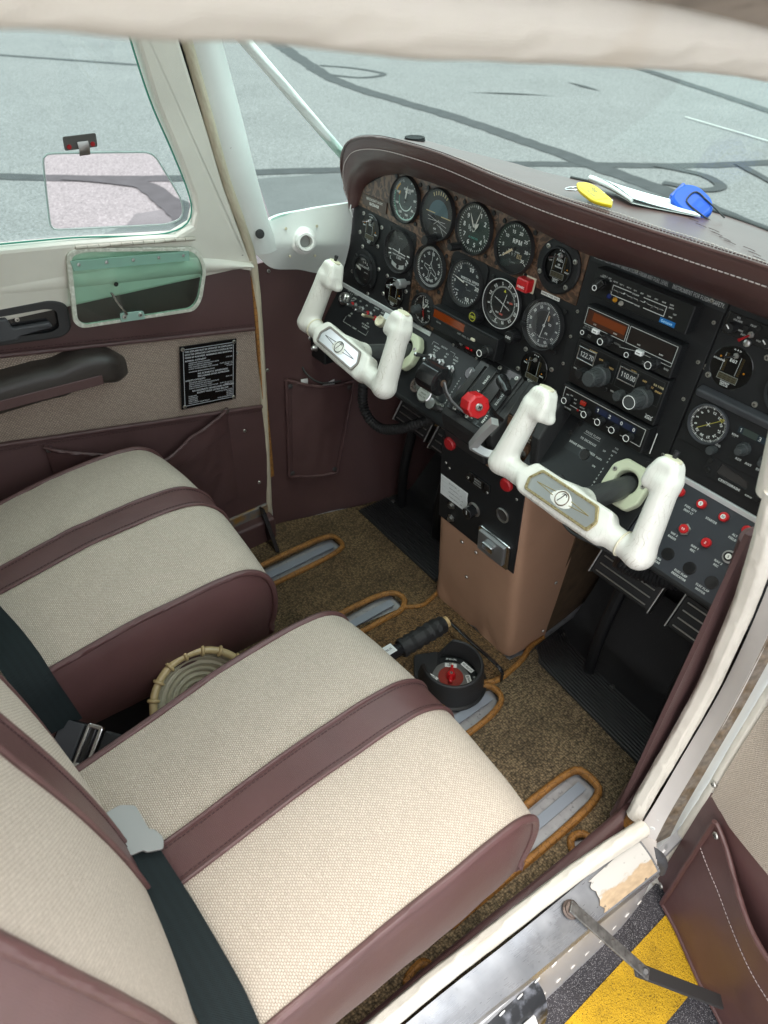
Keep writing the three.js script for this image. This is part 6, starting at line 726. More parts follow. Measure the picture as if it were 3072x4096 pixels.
{
  const C = thing('console_pedestal', 'tan vinyl console pedestal with black switch plate and chrome ashtray', 'console', [0, 0, 0]);
  // front face leans slightly: z = -.5 + .0625 y
  const zf = (y) => -.5 + .0625 * y;
  const ring = (y, xl, xr, zb) => { const r = .014, z = zf(y), out = []; const P = [[xl, zb], [xl, z - .006], [xl + .006, z], [xr - r, z], [xr - r * .3, z - r * .3], [xr, z - r], [xr + .004, zb]]; return roundPts(P, 0).map(([x, q]) => V(x, y, q)); };
  const rows = []; for (let i = 0; i <= 26; i++) { const y = -.002 + .45 * i / 26, t = i / 26; const b = ring(y, -.114 + .007 * t, .121 - .016 * t, -.607 - .07 * t); const S = samplePoly(b, 60); S.forEach((p, j) => { const k = noise.noise(p.x * 14, y * 11, 4) * .0022 + (y < .05 ? .006 * noise.noise(p.x * 30, y * 30, 9) * (1 - y / .05) : 0); p.z += k; p.y += (y < .01 ? .006 * noise.noise(p.x * 26, p.z * 20, 1) : 0); }); rows.push(S); }
  part('tan_cover', sheet(rows, .005), MAT.tan, C);
  const face = (name, geo, mat, x, y, off = 0, parent = C) => { const m = part(name, geo, mat, parent, [x, y, zf(y) + off]); m.rotation.x = Math.atan(.0625); return m; };
  face('black_plate', slab([[-.1068, .251 - .33], [.1055, .250 - .33], [.1065, .45 - .33], [-.1060, .45 - .33]], .0028, .0006), MAT.black, 0, .33, .0022);
  const F = .0052;
  face('notch_label', slab([[-.0385, -.0245], [.040, -.0245], [.040, -.0125], [.0375, -.012], [.039, .0], [.0385, .0005], [.037, .012], [.0385, .0245], [-.0385, .0245]], .0006), MAT.paper, -.0655, .3365, F - .0004);
  face('label_print', new THREE.PlaneGeometry(.070, .044), phys({ map: cv(320, 200, (x) => { x.fillStyle = '#d6dad9'; x.fillRect(0, 0, 320, 200); x.fillStyle = '#33383a'; x.font = '20px sans-serif'; ['RETRACTED___0', 'FIRST NOTCH___15', 'SECOND NOTCH___25', 'THIRD NOTCH___35'].forEach((s, i) => x.fillText(s, 96 + (i % 2) * 8, 34 + i * 48)); x.strokeStyle = '#9aa0a0'; for (let i = 1; i < 4; i++) { x.beginPath(); x.moveTo(0, i * 50); x.lineTo(320, i * 50); x.stroke(); } }), roughness: .8 }), -.0665, .3365, F + .0006);
  { const m = face('hour_meter', slab([[-.030, -.012], [.026, -.012], [.031, -.004], [.031, .012], [-.022, .012], [-.030, .004]], .005, .001), MAT.blackGloss, -.002, .4045, F - .002); part('meter_print', new THREE.PlaneGeometry(.034, .018), phys({ map: cv(192, 104, (x) => { x.fillStyle = '#0a0a0b'; x.fillRect(0, 0, 192, 104); x.fillStyle = '#c3c5c2'; x.font = 'bold 26px sans-serif'; x.textAlign = 'center'; x.fillText('QUARTZ', 96, 30); x.fillText('01552.6', 96, 64); x.font = 'bold 18px sans-serif'; x.fillText('TOTAL HOURS', 96, 92); }), roughness: .3 }), m, [0, 0, .0053]); for (const x of [-.025, .026]) part('screw', SCREW_S, MAT.screw, m, [x, x < 0 ? -.003 : -.006, .005]); }
  face('plate_print', new THREE.PlaneGeometry(.044, .016), phys({ map: cv(256, 96, (x) => { x.fillStyle = '#101112'; x.fillRect(0, 0, 256, 96); x.fillStyle = '#c9cbc8'; x.font = 'bold 23px sans-serif'; x.textAlign = 'center'; x.fillText('OVERHEAD INSTRUMENT', 128, 26, 250); x.fillText('AND MAP LIGHT', 128, 54); x.fillText('ON', 128, 84); }), roughness: .5 }), .004, .365, F - .0005);
  { const k = face('light_knob', slab(circlePts(0, 0, .0125, 7), .020, .0015), MAT.blackGloss, -.008, .334, F); const s = part('knob_skirt', turn([[.0155, 0], [.0155, .002], [.013, .004], [0, .004]], 26), MAT.steel, k, [0, 0, -.0015]); part('pointer', box(.0012, .009, .0008, .0002), MAT.white, k, [0, .003, .0202]); }
  for (const y of [.303, .269]) { const n = face('phone_jack', turn([[.0088, 0], [.0088, .0025], [.0062, .0035], [.0058, .0075], [.0036, .0078], [.003, .001], [0, .001]], 6), MAT.steel, -.069, y, F - .0008); }
  { const r = face('lighter_socket', turn([[.0152, 0], [.0152, .002], [.0138, .0032], [.0122, .002], [.0118, -.003], [0, -.004]], 36), MAT.steel, .064, .370, F); part('socket_bore', disc(.0117), phys({ color: rgb(.05, .045, .042), roughness: .5, metalness: .4 }), r, [0, 0, -.0001]); }
  for (const [x, y] of [[-.081, .448], [.066, .444]]) face('red_button', turn([[.013, 0], [.013, .005], [.011, .008], [.006, .0095], [0, .010]], 28), MAT.redDull, x, y, F - .001);
  { const a = face('ashtray', slab(roundPts(rectPts(-.041, -.031, .041, .031), .006), .008, .0025), MAT.chrome, .0535, .2825, F - .002); const d = part('ashtray_drawer', slab(roundPts(rectPts(-.034, -.024, .033, .024), .003), .007, .002), phys({ color: rgb(.30, .305, .31), metalness: .8, roughness: .42, bumpMap: scratch, bumpScale: .00012 }), a, [-.002, .0, .006]); part('ashtray_pull', slab(roundPts([[-.014, -.007], [.014, -.007], [.013, .008], [-.013, .008]], .003), .010, .003), MAT.chrome, d, [-.002, .004, .006]); }
  for (const [x, y] of [[-.038, .223], [.003, .225], [-.018, .136]]) face('screw', SCREW, MAT.screw, x, y, .0015);
  for (const [x, y] of [[.0905, .425], [-.092, .395], [-.082, .388]]) face('screw', SCREW_S, MAT.screw, x, y, F - .0006);
  for (const [y, z] of [[.169, -.600], [.023, -.598]]) { const s = part('screw', SCREW, MAT.screw, C, [.1235, y, z]); aim(s, [1, 0, 0]); }
  part('tunnel_side', sheet(between([[.118, -.005, -.600], [.112, -.005, -.70], [.100, -.005, -.82]], [[.118, .40, -.66], [.108, .40, -.74], [.095, .40, -.82]], 8, 8), .006), MAT.hessian, C);
  part('tunnel_side', sheet(between([[-.113, -.005, -.600], [-.105, -.005, -.70], [-.095, -.005, -.82]], [[-.108, .40, -.66], [-.102, .40, -.74], [-.095, .40, -.82]], 8, 8), .006, true), MAT.hessian, C);
}
// corrugated hoses under the panel, headset jack box, floor fittings
function hose(label, pts, r, n) { const o = part('air_hose', tube(pts, (t) => r * (1 + .12 * Math.cos(t * n * 2 * PI)), { n: n * 6, radial: 14 }), MAT.rubber); tag(o, label, 'hose', 'corrugated air hoses'); }
hose('black corrugated hose looping under the left yoke', [[-.405, .46, -.505], [-.396, .41, -.497], [-.392, .365, -.495], [-.37, .342, -.495], [-.33, .336, -.498], [-.27, .365, -.505], [-.215, .405, -.520], [-.16, .445, -.54]], .0105, 46);
hose('black corrugated hose under the right yoke', [[.27, .385, -.53], [.30, .372, -.548], [.335, .375, -.56], [.39, .398, -.575]], .013, 20);
{ const b = thing('jack_box', 'small black headset jack box below the left end of the panel', 'jack box', [-.535, .47, -.455]); part('box_shell', mv(box(.075, .06, .03, .003), .01, -.01, -.02), MAT.black, b); for (const [x, y] of [[-.012, .004], [.014, -.010]]) part('jack', turn([[.0085, 0], [.0085, .003], [.006, .006], [.0055, .010], [.003, .010], [0, .006]], 20), MAT.steel, b, [x, y, -.005]);
  tag(part('headset_wire', tube([[-.552, .47, -.452], [-.556, .44, -.440], [-.535, .405, -.435], [-.49, .392, -.445], [-.44, .41, -.47]], .0022, { n: 40, radial: 8 }), MAT.rubber), 'thin black wire drooping below the jack box', 'wire'); }
{ const f = part('drain_fitting', tube([[-.262, .345, -.60], [-.256, .385, -.585], [-.255, .43, -.56]], (t) => (t > .45 && t < .8 ? .011 : .008), { n: 20, radial: 6 }), phys({ color: rgb(.35, .27, .14), metalness: .8, roughness: .35 })); tag(f, 'brass pipe fitting under the panel left of the quadrant', 'fitting'); }
tag(part('cable_loop', tube([[.165, .470, -.500], [.178, .458, -.472], [.215, .450, -.455], [.262, .452, -.46], [.33, .43, -.50]], .003, { n: 40, radial: 8 }), MAT.rubber), 'black cable slung below the right yoke', 'cable');

// ---------------------------------------------------------------- rudder pedals, mats
const pedal = (label, x, y, z, w) => { const P = thing('rudder_pedal', label, 'pedal', [x, y, z], 'rudder pedals'); P.rotation.x = -.55; part('pedal_pad', mv(box(w, .066, .014, .005), 0, 0, 0), MAT.rubber, P); for (let k = 0; k < 4; k++) part('tread_strip', mv(box(w * .84, .0026, .003, .0008), 0, -.024 + k * .016, .0078), MAT.steel, P); for (const s of [-1, 1]) part('pedal_end', mv(box(.003, .070, .018, .001), s * w / 2, 0, 0), MAT.steel, P); part('pedal_arm', tube([[0, -.03, -.008], [0, -.14, -.05], [0, -.24, -.11]], .012, { n: 10, radial: 10 }), MAT.black, P); return P; };
pedal('ribbed rudder pedal below the right yoke, next to the console', .245, .262, -.640, .135);
pedal('ribbed rudder pedal at far right beside the door post', .415, .262, -.640, .13);
pedal('ribbed rudder pedal in dark left footwell beside console', -.255, .262, -.655, .13);
pedal('ribbed rudder pedal in the left footwell behind the hose', -.405, .262, -.665, .12);
for (const s of [-1, 1]) {
  const M = thing('floor_mat', s > 0 ? 'black ribbed rubber mat on the right footwell floor' : 'black ribbed rubber mat on the left footwell floor', 'mat', [0, .0022, 0], 'footwell mats');
  const x0 = s > 0 ? .134 : -.455, x1 = s > 0 ? .452 : -.140, zA = s > 0 ? -.545 : -.530, zB = s > 0 ? -.515 : -.522;
  const rows = []; for (let i = 0; i <= 18; i++) { const t = i / 18, r = []; for (let j = 0; j <= 20; j++) { const u = j / 20, z0 = zA + (zB - zA) * u - (u < .08 && s > 0 ? .02 : 0), z = z0 + (-.80 - z0) * t, rise = Math.max(0, -.70 - z); r.push(V(x0 + (x1 - x0) * u + .012 * t * (s > 0 ? -1 : 1) * (u < .5 ? 1 : 0), .002 + rise * 1.15 + .0012 * noise.noise(u * 6, t * 9, s), z)); } rows.push(r); }
  part('mat_sheet', sheet(rows, .003, false), MAT.rubberMat, M);
  const ribs = []; for (let k = 0; k < 13; k++) { const d = .004 + k * .0070; ribs.push(tube([[x0 + .004, .0042, zA - d - (s > 0 ? .018 : 0)], [x0 + .03, .0045, zA - d], [x1 - .004, .0045, zB - d]], .0026, { n: 8, radial: 6 })); }
  const rb = part('ribbed_tread', join(ribs), MAT.ribRubber, M); rb.userData.kind = 'stuff';
  for (const [x, z] of s > 0 ? [[.150, -.640], [.30, -.615], [.42, -.605]] : [[-.43, -.625], [-.20, -.612]]) part('snap', turn([[.006, 0], [.0055, .001], [.003, .0022], [0, .0024]], 14).rotateX(-PI / 2), MAT.steel, M, [x, .0042, z]);
}
// ---------------------------------------------------------------- seats
function makeSeat(label, xc, w, zf, dy, back) {
  const S = thing('pilot_seat', label, 'seat', [xc, 0, zf], 'front seats');
  // side profile of the cushion edge: (z behind the front, height)
  const prof = [[.010, .262], [.000, .292], [-.002, .340], [.010, .378], [.040, .404], [.087, .412], [.150, .411], [.219, .407], [.336, .388], [.455, .372]].map(([z, y]) => [z, y + dy]);
  const pc = curve(prof.map(([z, y]) => V(0, y, z))), np = 46, PP = pc.getSpacedPoints(np), NN = PP.map((p, i) => { const t = PP[Math.min(i + 1, np)].clone().sub(PP[Math.max(i - 1, 0)]).normalize(); return V(0, t.z, -t.y); });
  const half = w / 2, seatW = (i) => half - .012 * clamp((i / np - .45) / .55);
  const top = (xa, xb, cols, lift) => { const rows = []; for (let i = 0; i <= np; i++) { const r = [], k = seatW(i) / half; for (let j = 0; j <= cols; j++) { const x = (xa + (xb - xa) * j / (cols || 1)) * k, c = .016 * (1 - (x / seatW(i)) ** 2) ** .8 + lift + .0014 * noise.noise(x * 18, i * .35, xc * 9); r.push(V(x + 0, PP[i].y + NN[i].y * c, PP[i].z + NN[i].z * c)); } rows.push(r); } return rows; };
  const fw = .027;
  part('fabric_panel', sheet(top(-half, -fw, 18, 0), .006, true), MAT.tweed, S);
  part('fabric_panel', sheet(top(fw, half, 18, 0), .006, true), MAT.tweed, S);
  const st = top(-fw, fw, 8, .0018); part('leather_stripe', sheet(st, .005, true), MAT.maroonSeat, S);
  for (const s of [-1, 1]) {
    const e = top(s * fw, s * fw, 0, .0022).map((r) => r[0]); part('stripe_welt', tube(e, .0028, { n: 60, radial: 8 }), MAT.maroonSeat, S);
    const q = top(s * (fw - .0065), s * (fw - .0065), 0, .0022).map((r) => r[0]); part('stitching', stitches(q, .0055, .0036, .0006), MAT.threadDark, S);
    const pp = PP.map((p, i) => V(s * seatW(i), p.y, p.z)); part('piping', tube(pp, .0052, { n: 70, radial: 10 }), MAT.maroonSeat, S);
    // leather side wall, gently puffed
    const rows = []; for (let i = 0; i <= np; i++) { const r = [], bt = .238 + dy + (PP[i].z > .40 ? 0 : 0), lowz = Math.max(PP[i].z, .014); for (let j = 0; j <= 12; j++) { const t = j / 12, y = PP[i].y + (Math.min(bt, PP[i].y - .002) - PP[i].y) * t, z = PP[i].z + (Math.max(lowz, .018) - PP[i].z) * t * clamp((PP[i].y - bt) / .05); const edge = Math.min(1, (PP[i].z + .004) / .05); r.push(V(s * (seatW(i) + .011 * Math.sin(t * PI) ** .7 * clamp(edge) + .0015 * noise.noise(z * 22, y * 22, s)), y, z)); } rows.push(r); }
    part('side_wall', sheet(rows, .005, s > 0), MAT.maroonSeat, S);
  }
  part('seat_pan', mv(box(w - .03, .05, .43, .01), 0, .245 + dy, .235), MAT.black, S);
  part('light_block_core', mv(box(w - .02, .10, .41, .02), 0, .315 + dy, .230), MAT.black, S);  // unseen black filler box, added inside the cushion to block light
  // legs down to the rails
  const rx = xc > 0 ? [.165, .404] : [-.392, -.153];
  for (const x of rx) { part('seat_leg', join([mv(box(.010, .21 + dy, .36, .003), x - xc - .016, .115 + dy / 2, .24), mv(box(.010, .21 + dy, .36, .003), x - xc + .016, .115 + dy / 2, .24)]), MAT.black, S); }
  if (back) {
    const bw = (w - .03) / 2, bp = [[.355, .430], [.40, .432], [.51, .443], [.62, .461], [.72, .483], [.775, .495], [.88, .519], [.945, .536], [.972, .560], [.965, .592]].map(([y, z]) => [y + dy, z]);
    const bc = curve(bp.map(([y, z]) => V(0, y, z))), nb = 40, BP = bc.getSpacedPoints(nb), BN = BP.map((p, i) => { const t = BP[Math.min(i + 1, nb)].clone().sub(BP[Math.max(i - 1, 0)]).normalize(); return V(0, t.z, -t.y); });
    const bW = (i) => bw * (1 - .10 * clamp((i / nb - .4) / .6));
    const face = (xa, xb, cols, lift) => { const rows = []; for (let i = 0; i <= nb; i++) { const r = [], k = bW(i) / bw; for (let j = 0; j <= cols; j++) { const x = (xa + (xb - xa) * j / (cols || 1)) * k, c = .020 * (1 - (x / bW(i)) ** 2) ** .7 + lift; r.push(V(x, BP[i].y + BN[i].y * c, BP[i].z + BN[i].z * c)); } rows.push(r); } return rows; };
    const B = part('backrest', mv(box(w - .06, .50, .10, .03), 0, .64 + dy, .555, .20), MAT.maroonSeat, S);
    part('back_fabric', sheet(face(-bw, -fw, 14, 0), .006, true), MAT.tweed, B); part('back_fabric', sheet(face(fw, bw, 14, 0), .006, true), MAT.tweed, B);
    part('back_stripe', sheet(face(-fw, fw, 8, .0018), .005, true), MAT.maroonSeat, B);
    for (const s of [-1, 1]) {
      part('piping', tube(BP.map((p, i) => V(s * bW(i), p.y, p.z)), .0055, { n: 60, radial: 10 }), MAT.maroonSeat, B);
      part('stripe_welt', tube(face(s * fw, s * fw, 0, .0022).map((r) => r[0]), .0028, { n: 50, radial: 8 }), MAT.maroonSeat, B);
      part('stitching', stitches(face(s * (fw - .0065), s * (fw - .0065), 0, .0022).map((r) => r[0]), .0055, .0036, .0006), MAT.threadDark, B);
      const rows = []; for (let i = 0; i <= nb; i++) { const r = []; for (let j = 0; j <= 10; j++) { const t = j / 10; r.push(V(s * (bW(i) + .012 * Math.sin(t * PI) ** .7), BP[i].y - .012 * t, BP[i].z + .125 * t * (i > nb - 6 ? .5 + .5 * (nb - i) / 6 : 1))); } rows.push(r); }
      part('back_side', sheet(rows, .005, s > 0), MAT.maroonSeat, B);
    }
    { const rows = []; for (let i = 0; i <= nb; i++) { const r = []; for (let j = 0; j <= 6; j++) { const x = bW(i) * (j / 3 - 1); r.push(V(x, BP[i].y - .012, BP[i].z + .125 * (i > nb - 6 ? .5 + .5 * (nb - i) / 6 : 1))); } rows.push(r); } part('back_rear', sheet(rows, .005), MAT.maroonSeat, B); const last = rows[nb], fr = []; for (let j = 0; j <= 6; j++) fr.push(V(bW(nb) * (j / 3 - 1), BP[nb].y, BP[nb].z)); part('back_top', sheet([0, .35, .7, 1].map((t) => fr.map((p, j) => { const q = p.clone().lerp(last[j], t); q.y += .004 * Math.sin(t * PI); return q; })), .004, true), MAT.maroonSeat, B); }
    B.children.forEach((c) => { c.position.set(0, 0, 0); });
  }
  return S;
}
makeSeat('beige tweed seat with maroon stripe next to the left door', -.251, .412, -.055, 0, true);
makeSeat('beige tweed seat with maroon stripe nearest the open door', .286, .402, -.113, -.018, true);
// ---------------------------------------------------------------- seat belts
function strap(pts, ws, width, th = .0016) { const c = curve(pts), wc = curve(ws), n = 60, rows = []; for (let i = 0; i <= n; i++) { const t = i / n, p = c.getPoint(t), d = wc.getPoint(t).normalize().multiplyScalar(width / 2), r = []; for (let j = 0; j <= 6; j++) r.push(p.clone().addScaledVector(d, j / 3 - 1).add(V(0, .0008 * noise.noise(t * 9, j * .4, 1), 0))); rows.push(r); } return sheet(rows, th); }
{
  const B = thing('seat_belt', 'dark green seat belt with chrome buckle draped over the left seat edge', 'seat belt', [0, 0, 0], 'seat belts');
  part('webbing', strap([[-.40, .424, .37], [-.27, .4335, .352], [-.17, .430, .335], [-.10, .424, .322], [-.060, .414, .316], [-.033, .390, .312], [-.020, .35, .306], [-.010, .315, .301]], [[.25, 0, 1], [.25, 0, 1], [.18, 0, 1], [.1, .02, 1], [.05, .05, 1], [.05, .1, 1], [.1, .15, 1], [.15, .2, 1]], .050), MAT.webbing, B);
  const k = part('buckle', mv(box(.050, .052, .016, .004), 0, 0, 0), MAT.blackGloss, B, [.006, .296, .298]); k.rotation.set(-1.15, .35, -1.0); k.scale.setScalar(1.12);
  part('buckle_frame', slab(roundPts(rectPts(-.027, .012, .027, .034), .005), .006, .0015, [rectPts(-.021, .017, .021, .028)]), MAT.chrome, k, [0, 0, .005]);
  part('lift_lever', mv(box(.046, .030, .004, .0015), 0, -.006, .0098), MAT.darkGrey, k);
  part('buckle_sleeve', mv(box(.046, .022, .010, .003), 0, .046, .002), MAT.rubber, k);
}
{
  const B = thing('seat_belt', 'dark green seat belt with steel tongue lying against the right backrest', 'seat belt', [0, 0, 0], 'seat belts');
  part('webbing', strap([[.262, .418, .296], [.30, .417, .294], [.35, .416, .291], [.41, .412, .289], [.455, .402, .288], [.488, .388, .290], [.503, .34, .296]], [[-.1, .42, .85], [-.04, .40, .9], [0, .36, .9], [0, .33, .9], [.1, .33, .9], [.2, .3, .8], [.2, .2, .9]], .050), MAT.webbing, B);
  const tg = slab(roundPts([[-.008, -.024], [.010, -.024], [.012, -.027], [.026, -.030], [.030, -.020], [.026, -.010], [.022, -.008], [.020, .018], [.008, .024], [-.034, .016], [-.036, .004], [-.030, -.006]], .003), .0022, .0005, [roundPts([[-.026, .002], [-.006, .002], [-.006, .013], [-.024, .011]], .002)]);
  const t = part('tongue', tg, phys({ color: rgb(.25, .245, .235), metalness: .3, roughness: .45 }), B, [.246, .4275, .300]); t.scale.setScalar(1.25); { const X = V(0, -.35, -.94).normalize(), Y = V(-1, .1, 0), Z = X.clone().cross(Y).normalize(); Y.copy(Z.clone().cross(X)); t.quaternion.setFromRotationMatrix(M4().makeBasis(X, Y, Z)); }
}
// ---------------------------------------------------------------- things on the floor
{ // basket with a bamboo-like rim between the seats
  const B = thing('round_basket', 'round tan basket with a bamboo style rim between the seats', 'basket', [.019, .245, .110]); B.rotation.set(0, 0, -PI / 4);
  part('rim', new THREE.TorusGeometry(.080, .0062, 12, 60).rotateX(PI / 2), phys({ color: rgb(.52, .40, .20), roughness: .4, clearcoat: .3 }), B);
  for (let k = 0; k < 18; k++) { const a = k / 18 * 2 * PI; part('rim_knot', new THREE.TorusGeometry(.0068, .0030, 8, 16).rotateY(0), phys({ color: rgb(.50, .37, .18), roughness: .4, clearcoat: .3 }), B, [.080 * Math.cos(a), 0, .080 * Math.sin(a)], [0, -a, 0]); }
  const pr = []; for (let k = 0; k <= 44; k++) { const t = k / 44; pr.push([.078 - .072 * t, -.006 - .030 * Math.sin(t * PI / 2) + .0032 * Math.cos(t * 8 * 2 * PI)]); }
  part('ribbed_dish', turn([...pr, [0, -.036]], 48).rotateX(-PI / 2), phys({ color: rgb(.50, .46, .34), roughness: .45 }), B);
}
{ const L = thing('flap_lever', 'black gripped flap lever with bare wooden tip on the floor', 'lever', [0, 0, 0]);
  part('lever_bar', tube([[.040, .118, -.335], [.034, .112, -.20], [.028, .06, -.02], [.026, .02, .10]], .0135, { n: 30, radial: 16 }), MAT.blackGloss, L);
  part('grip', tube([[.0405, .120, -.372], [.041, .121, -.365], [.037, .116, -.27]], (t) => .0185 * (1 + .06 * Math.cos(t * 40)) * (t < .05 ? .9 : 1), { n: 70, radial: 24 }), MAT.rubber, L);
  part('wooden_tip', tube([[.0405, .120, -.371], [.042, .122, -.386]], .0115, { n: 3, radial: 24 }), phys({ color: rgb(.48, .33, .15), roughness: .6 }), L);
  part('placard', sheet([[V(.024, .130, -.255), V(.046, .1315, -.255)], [V(.023, .1285, -.205), V(.045, .130, -.205)]], .0006), MAT.paper, L);
  part('placard_print', (() => { const g = sheet([[V(.026, .1312, -.252), V(.044, .1322, -.252)], [V(.025, .1297, -.208), V(.043, .1307, -.208)]], 0); return g; })(), (() => { const t = cvOwn(96, 256, (x) => { x.fillStyle = '#d6d8d6'; x.fillRect(0, 0, 96, 256); x.fillStyle = '#24282a'; x.font = 'bold 34px sans-serif'; x.save(); x.translate(40, 240); x.rotate(-PI / 2); x.fillText('FLAPS PULL', 0, 20); x.restore(); }); t.repeat.set(1 / .018, 1 / .044); return phys({ map: t, roughness: .6 }); })(), L);
  part('lever_socket', mv(box(.045, .06, .10, .01), .027, .024, .08), MAT.black, L);
}
{ const Fz = thing('fuel_selector', 'round black fuel selector bowl with a red handle on the floor', 'fuel selector', [.090, 0, -.364]);
  const up = (g) => g.rotateX(-PI / 2);
  // spiral wall: high at the front right, open at the back left
  const rows = []; const n = 64; for (let i = 0; i <= n; i++) { const a = -1.05 * PI + (1.72 * PI) * i / n + .25, t = i / n, h = .060 * (t < .12 ? t / .12 : 1) * (t > .9 ? .75 + .25 * (1 - t) / .1 : 1), ro = .0660, c = Math.cos(a), s = Math.sin(a); const pr = [[ro + .007, .001], [ro + .002, .006], [ro - .0005, h * .5], [ro - .004, h - .004], [ro - .0075, h], [ro - .012, h - .004], [ro - .013, h * .5], [ro - .012, .012]]; rows.push(pr.map(([r, y]) => V(r * c, Math.max(.001, y), r * s))); }
  part('bowl_wall', sheet(rows, 0), MAT.blackSoft, Fz);
  part('base_flange', up(turn([[.074, 0], [.074, .003], [.071, .005], [.056, .005], [.054, .010], [0, .010]], 48)), MAT.black, Fz);
  part('filler_ear', mv(slab(roundPts([[-.075, -.02], [-.03, -.055], [.0, -.050], [-.02, 0], [-.05, .03]], .01), .012, .003).rotateX(-PI / 2), -.015, .0, .004), MAT.blackSoft, Fz);
  const p = part('selector_plate', up(turn([[.038, 0], [.038, .0015], [.036, .002], [.026, .002], [.0258, .0012], [0, .0012]], 44)), phys({ color: rgb(.28, .28, .27), metalness: .7, roughness: .35 }), Fz, [0, .0102, 0]);
  part('red_disc', up(turn([[.0255, 0], [.0255, .001], [0, .0011]], 40)), phys({ map: dataTex(256, (x, y) => { const k = clamp(fbm(x, y, 5, 5) * 5); return lin(.30 * (1 - k) + .03 * k, .03, .02); }, true, .03), roughness: .5 }), p, [0, .0014, 0]);
  const h = part('selector_handle', (() => { const g = join([up(turn([[.014, 0], [.0135, .010], [.009, .018], [0, .019]], 24)), mv(box(.011, .014, .050, .004), 0, .009, .002), mv(box(.008, .008, .016, .003), 0, .010, -.026)]); return g; })(), MAT.red, p, [0, .002, 0]); h.rotation.y = .75; h.scale.setScalar(.72);
  part('screw', screwG(.0048).rotateX(-PI / 2), MAT.screw, h, [0, .0188, 0]); part('pointer_tip', box(.004, .004, .006, .001), MAT.ivory, h, [0, .014, -.034]);
  const lab = (s, w, d, x, z, ry, white = true) => { const m = part('label', mv(box(w, .0008, d, .0002), 0, 0, 0), white ? MAT.white : MAT.black, Fz, [x, .0134, z]); m.rotation.y = ry; const q = part('label_print', new THREE.PlaneGeometry(w * .92, d * .86).rotateX(-PI / 2), phys({ map: cv(256, Math.round(256 * d / w), (g, W, H) => { g.fillStyle = white ? '#d9dad6' : '#141516'; g.fillRect(0, 0, W, H); g.fillStyle = white ? '#1c2022' : '#c9cbc8'; g.font = 'bold ' + H * .72 + 'px sans-serif'; g.textAlign = 'center'; g.textBaseline = 'middle'; g.fillText(s, W / 2, H / 2, W * .94); }), roughness: .5 }), m, [0, .0006, 0]); };
  lab('LEFT', .024, .0095, -.021, -.0185, .80); lab('FUEL SELECTOR', .030, .0095, .003, -.0425, .05); lab('29 US GAL', .026, .0095, -.032, -.0295, .80, false); lab('RIGHT', .022, .0095, .0275, -.024, -.5); lab('29 US GAL', .022, .009, .036, -.033, -.5, false); lab('OFF', .020, .009, -.020, .030, .3);
  for (const a of [.6, 2.2, 3.8, 5.4]) part('screw', screwG(.003).rotateX(-PI / 2), MAT.screw, p, [.032 * Math.cos(a), .002, .032 * Math.sin(a)]);
  tag(part('tie_rod', tube([[-.022, .040, -.442], [.06, .038, -.443], [.150, .030, -.446], [.153, .012, -.446], [.153, .002, -.446]], .0042, { n: 30, radial: 10, flat: .7 }), MAT.blackGloss), 'thin black rod lying between the fuel selector and console', 'rod');
}
// ---------------------------------------------------------------- right door opening
tag(part('header_roll', tube([[.448, 1.192, .70], [.45, 1.1915, .40], [.45, 1.1905, .257], [.45, 1.1865, .217], [.45, 1.1825, .168], [.45, 1.1745, .106], [.45, 1.1675, .023], [.45, 1.146, -.173], [.453, 1.125, -.26], [.468, 1.02, -.325], [.490, .86, -.345], [.506, .76, -.350]], (t) => .0225 * (1 + .03 * noise.noise(t * 40, 1, 1)), { n: 120, radial: 24 }), MAT.creamRoll), 'cream padded roll along the top of the right door opening', 'trim');
tag(part('header_flange', sheet(between([[.474, 1.190, .6], [.476, 1.186, .20], [.478, 1.172, .02], [.478, 1.145, -.18]], [[.500, 1.205, .6], [.503, 1.199, .20], [.505, 1.183, .02], [.505, 1.157, -.18]], 6, 20), .006), phys({ map: dataTex(256, (x, y) => { const k = .8 + .7 * fbm(x, y, 4, 5), dk = clamp(fbm(y, x, 6, 4) * 4 - .4); return lin(.32 * k * (1 - .7 * dk), .27 * k * (1 - .7 * dk), .22 * k * (1 - .7 * dk)); }, true, .15), roughness: .6 })), 'grimy tan door frame flange above the cream header roll', 'trim');
tag(part('outer_skin', sheet(between([[.508, 1.206, .9], [.511, 1.202, .20], [.513, 1.186, .02], [.513, 1.158, -.20]], [[.40, 1.285, .9], [.40, 1.275, .2], [.40, 1.262, .02], [.40, 1.235, -.22]], 8, 20), .004, false), MAT.white), 'white outer roof skin above the right door opening', 'fuselage skin');
// post: cream roll, painted jamb, weathered adhesive strip
tag(part('post_roll', tube([[.508, .77, -.335], [.512, .740, -.337], [.515, .70, -.345], [.515, .592, -.377], [.515, .50, -.390], [.515, .417, -.399], [.515, .33, -.393], [.515, .252, -.383], [.515, .170, -.370], [.517, .118, -.358]], (t) => .0130 * (1 + .05 * noise.noise(t * 24, 3, 1)), { n: 90, radial: 20 }), MAT.creamRoll), 'cream padded roll running down the right door post', 'trim');
tag(part('roll_stub', tube([[.517, .116, -.357], [.517, .094, -.353]], .0105, { n: 4, radial: 20 }), MAT.binding), 'tan bare end sticking out of the post roll', 'trim');
tag(part('post_lining', tube([[.487, .66, -.40], [.487, .50, -.428], [.484, .38, -.436], [.482, .25, -.43], [.488, .14, -.41], [.494, .06, -.37]], .019, { n: 50, radial: 16, flat: .8 }), MAT.maroon), 'maroon padded lining inside the right door post', 'trim');
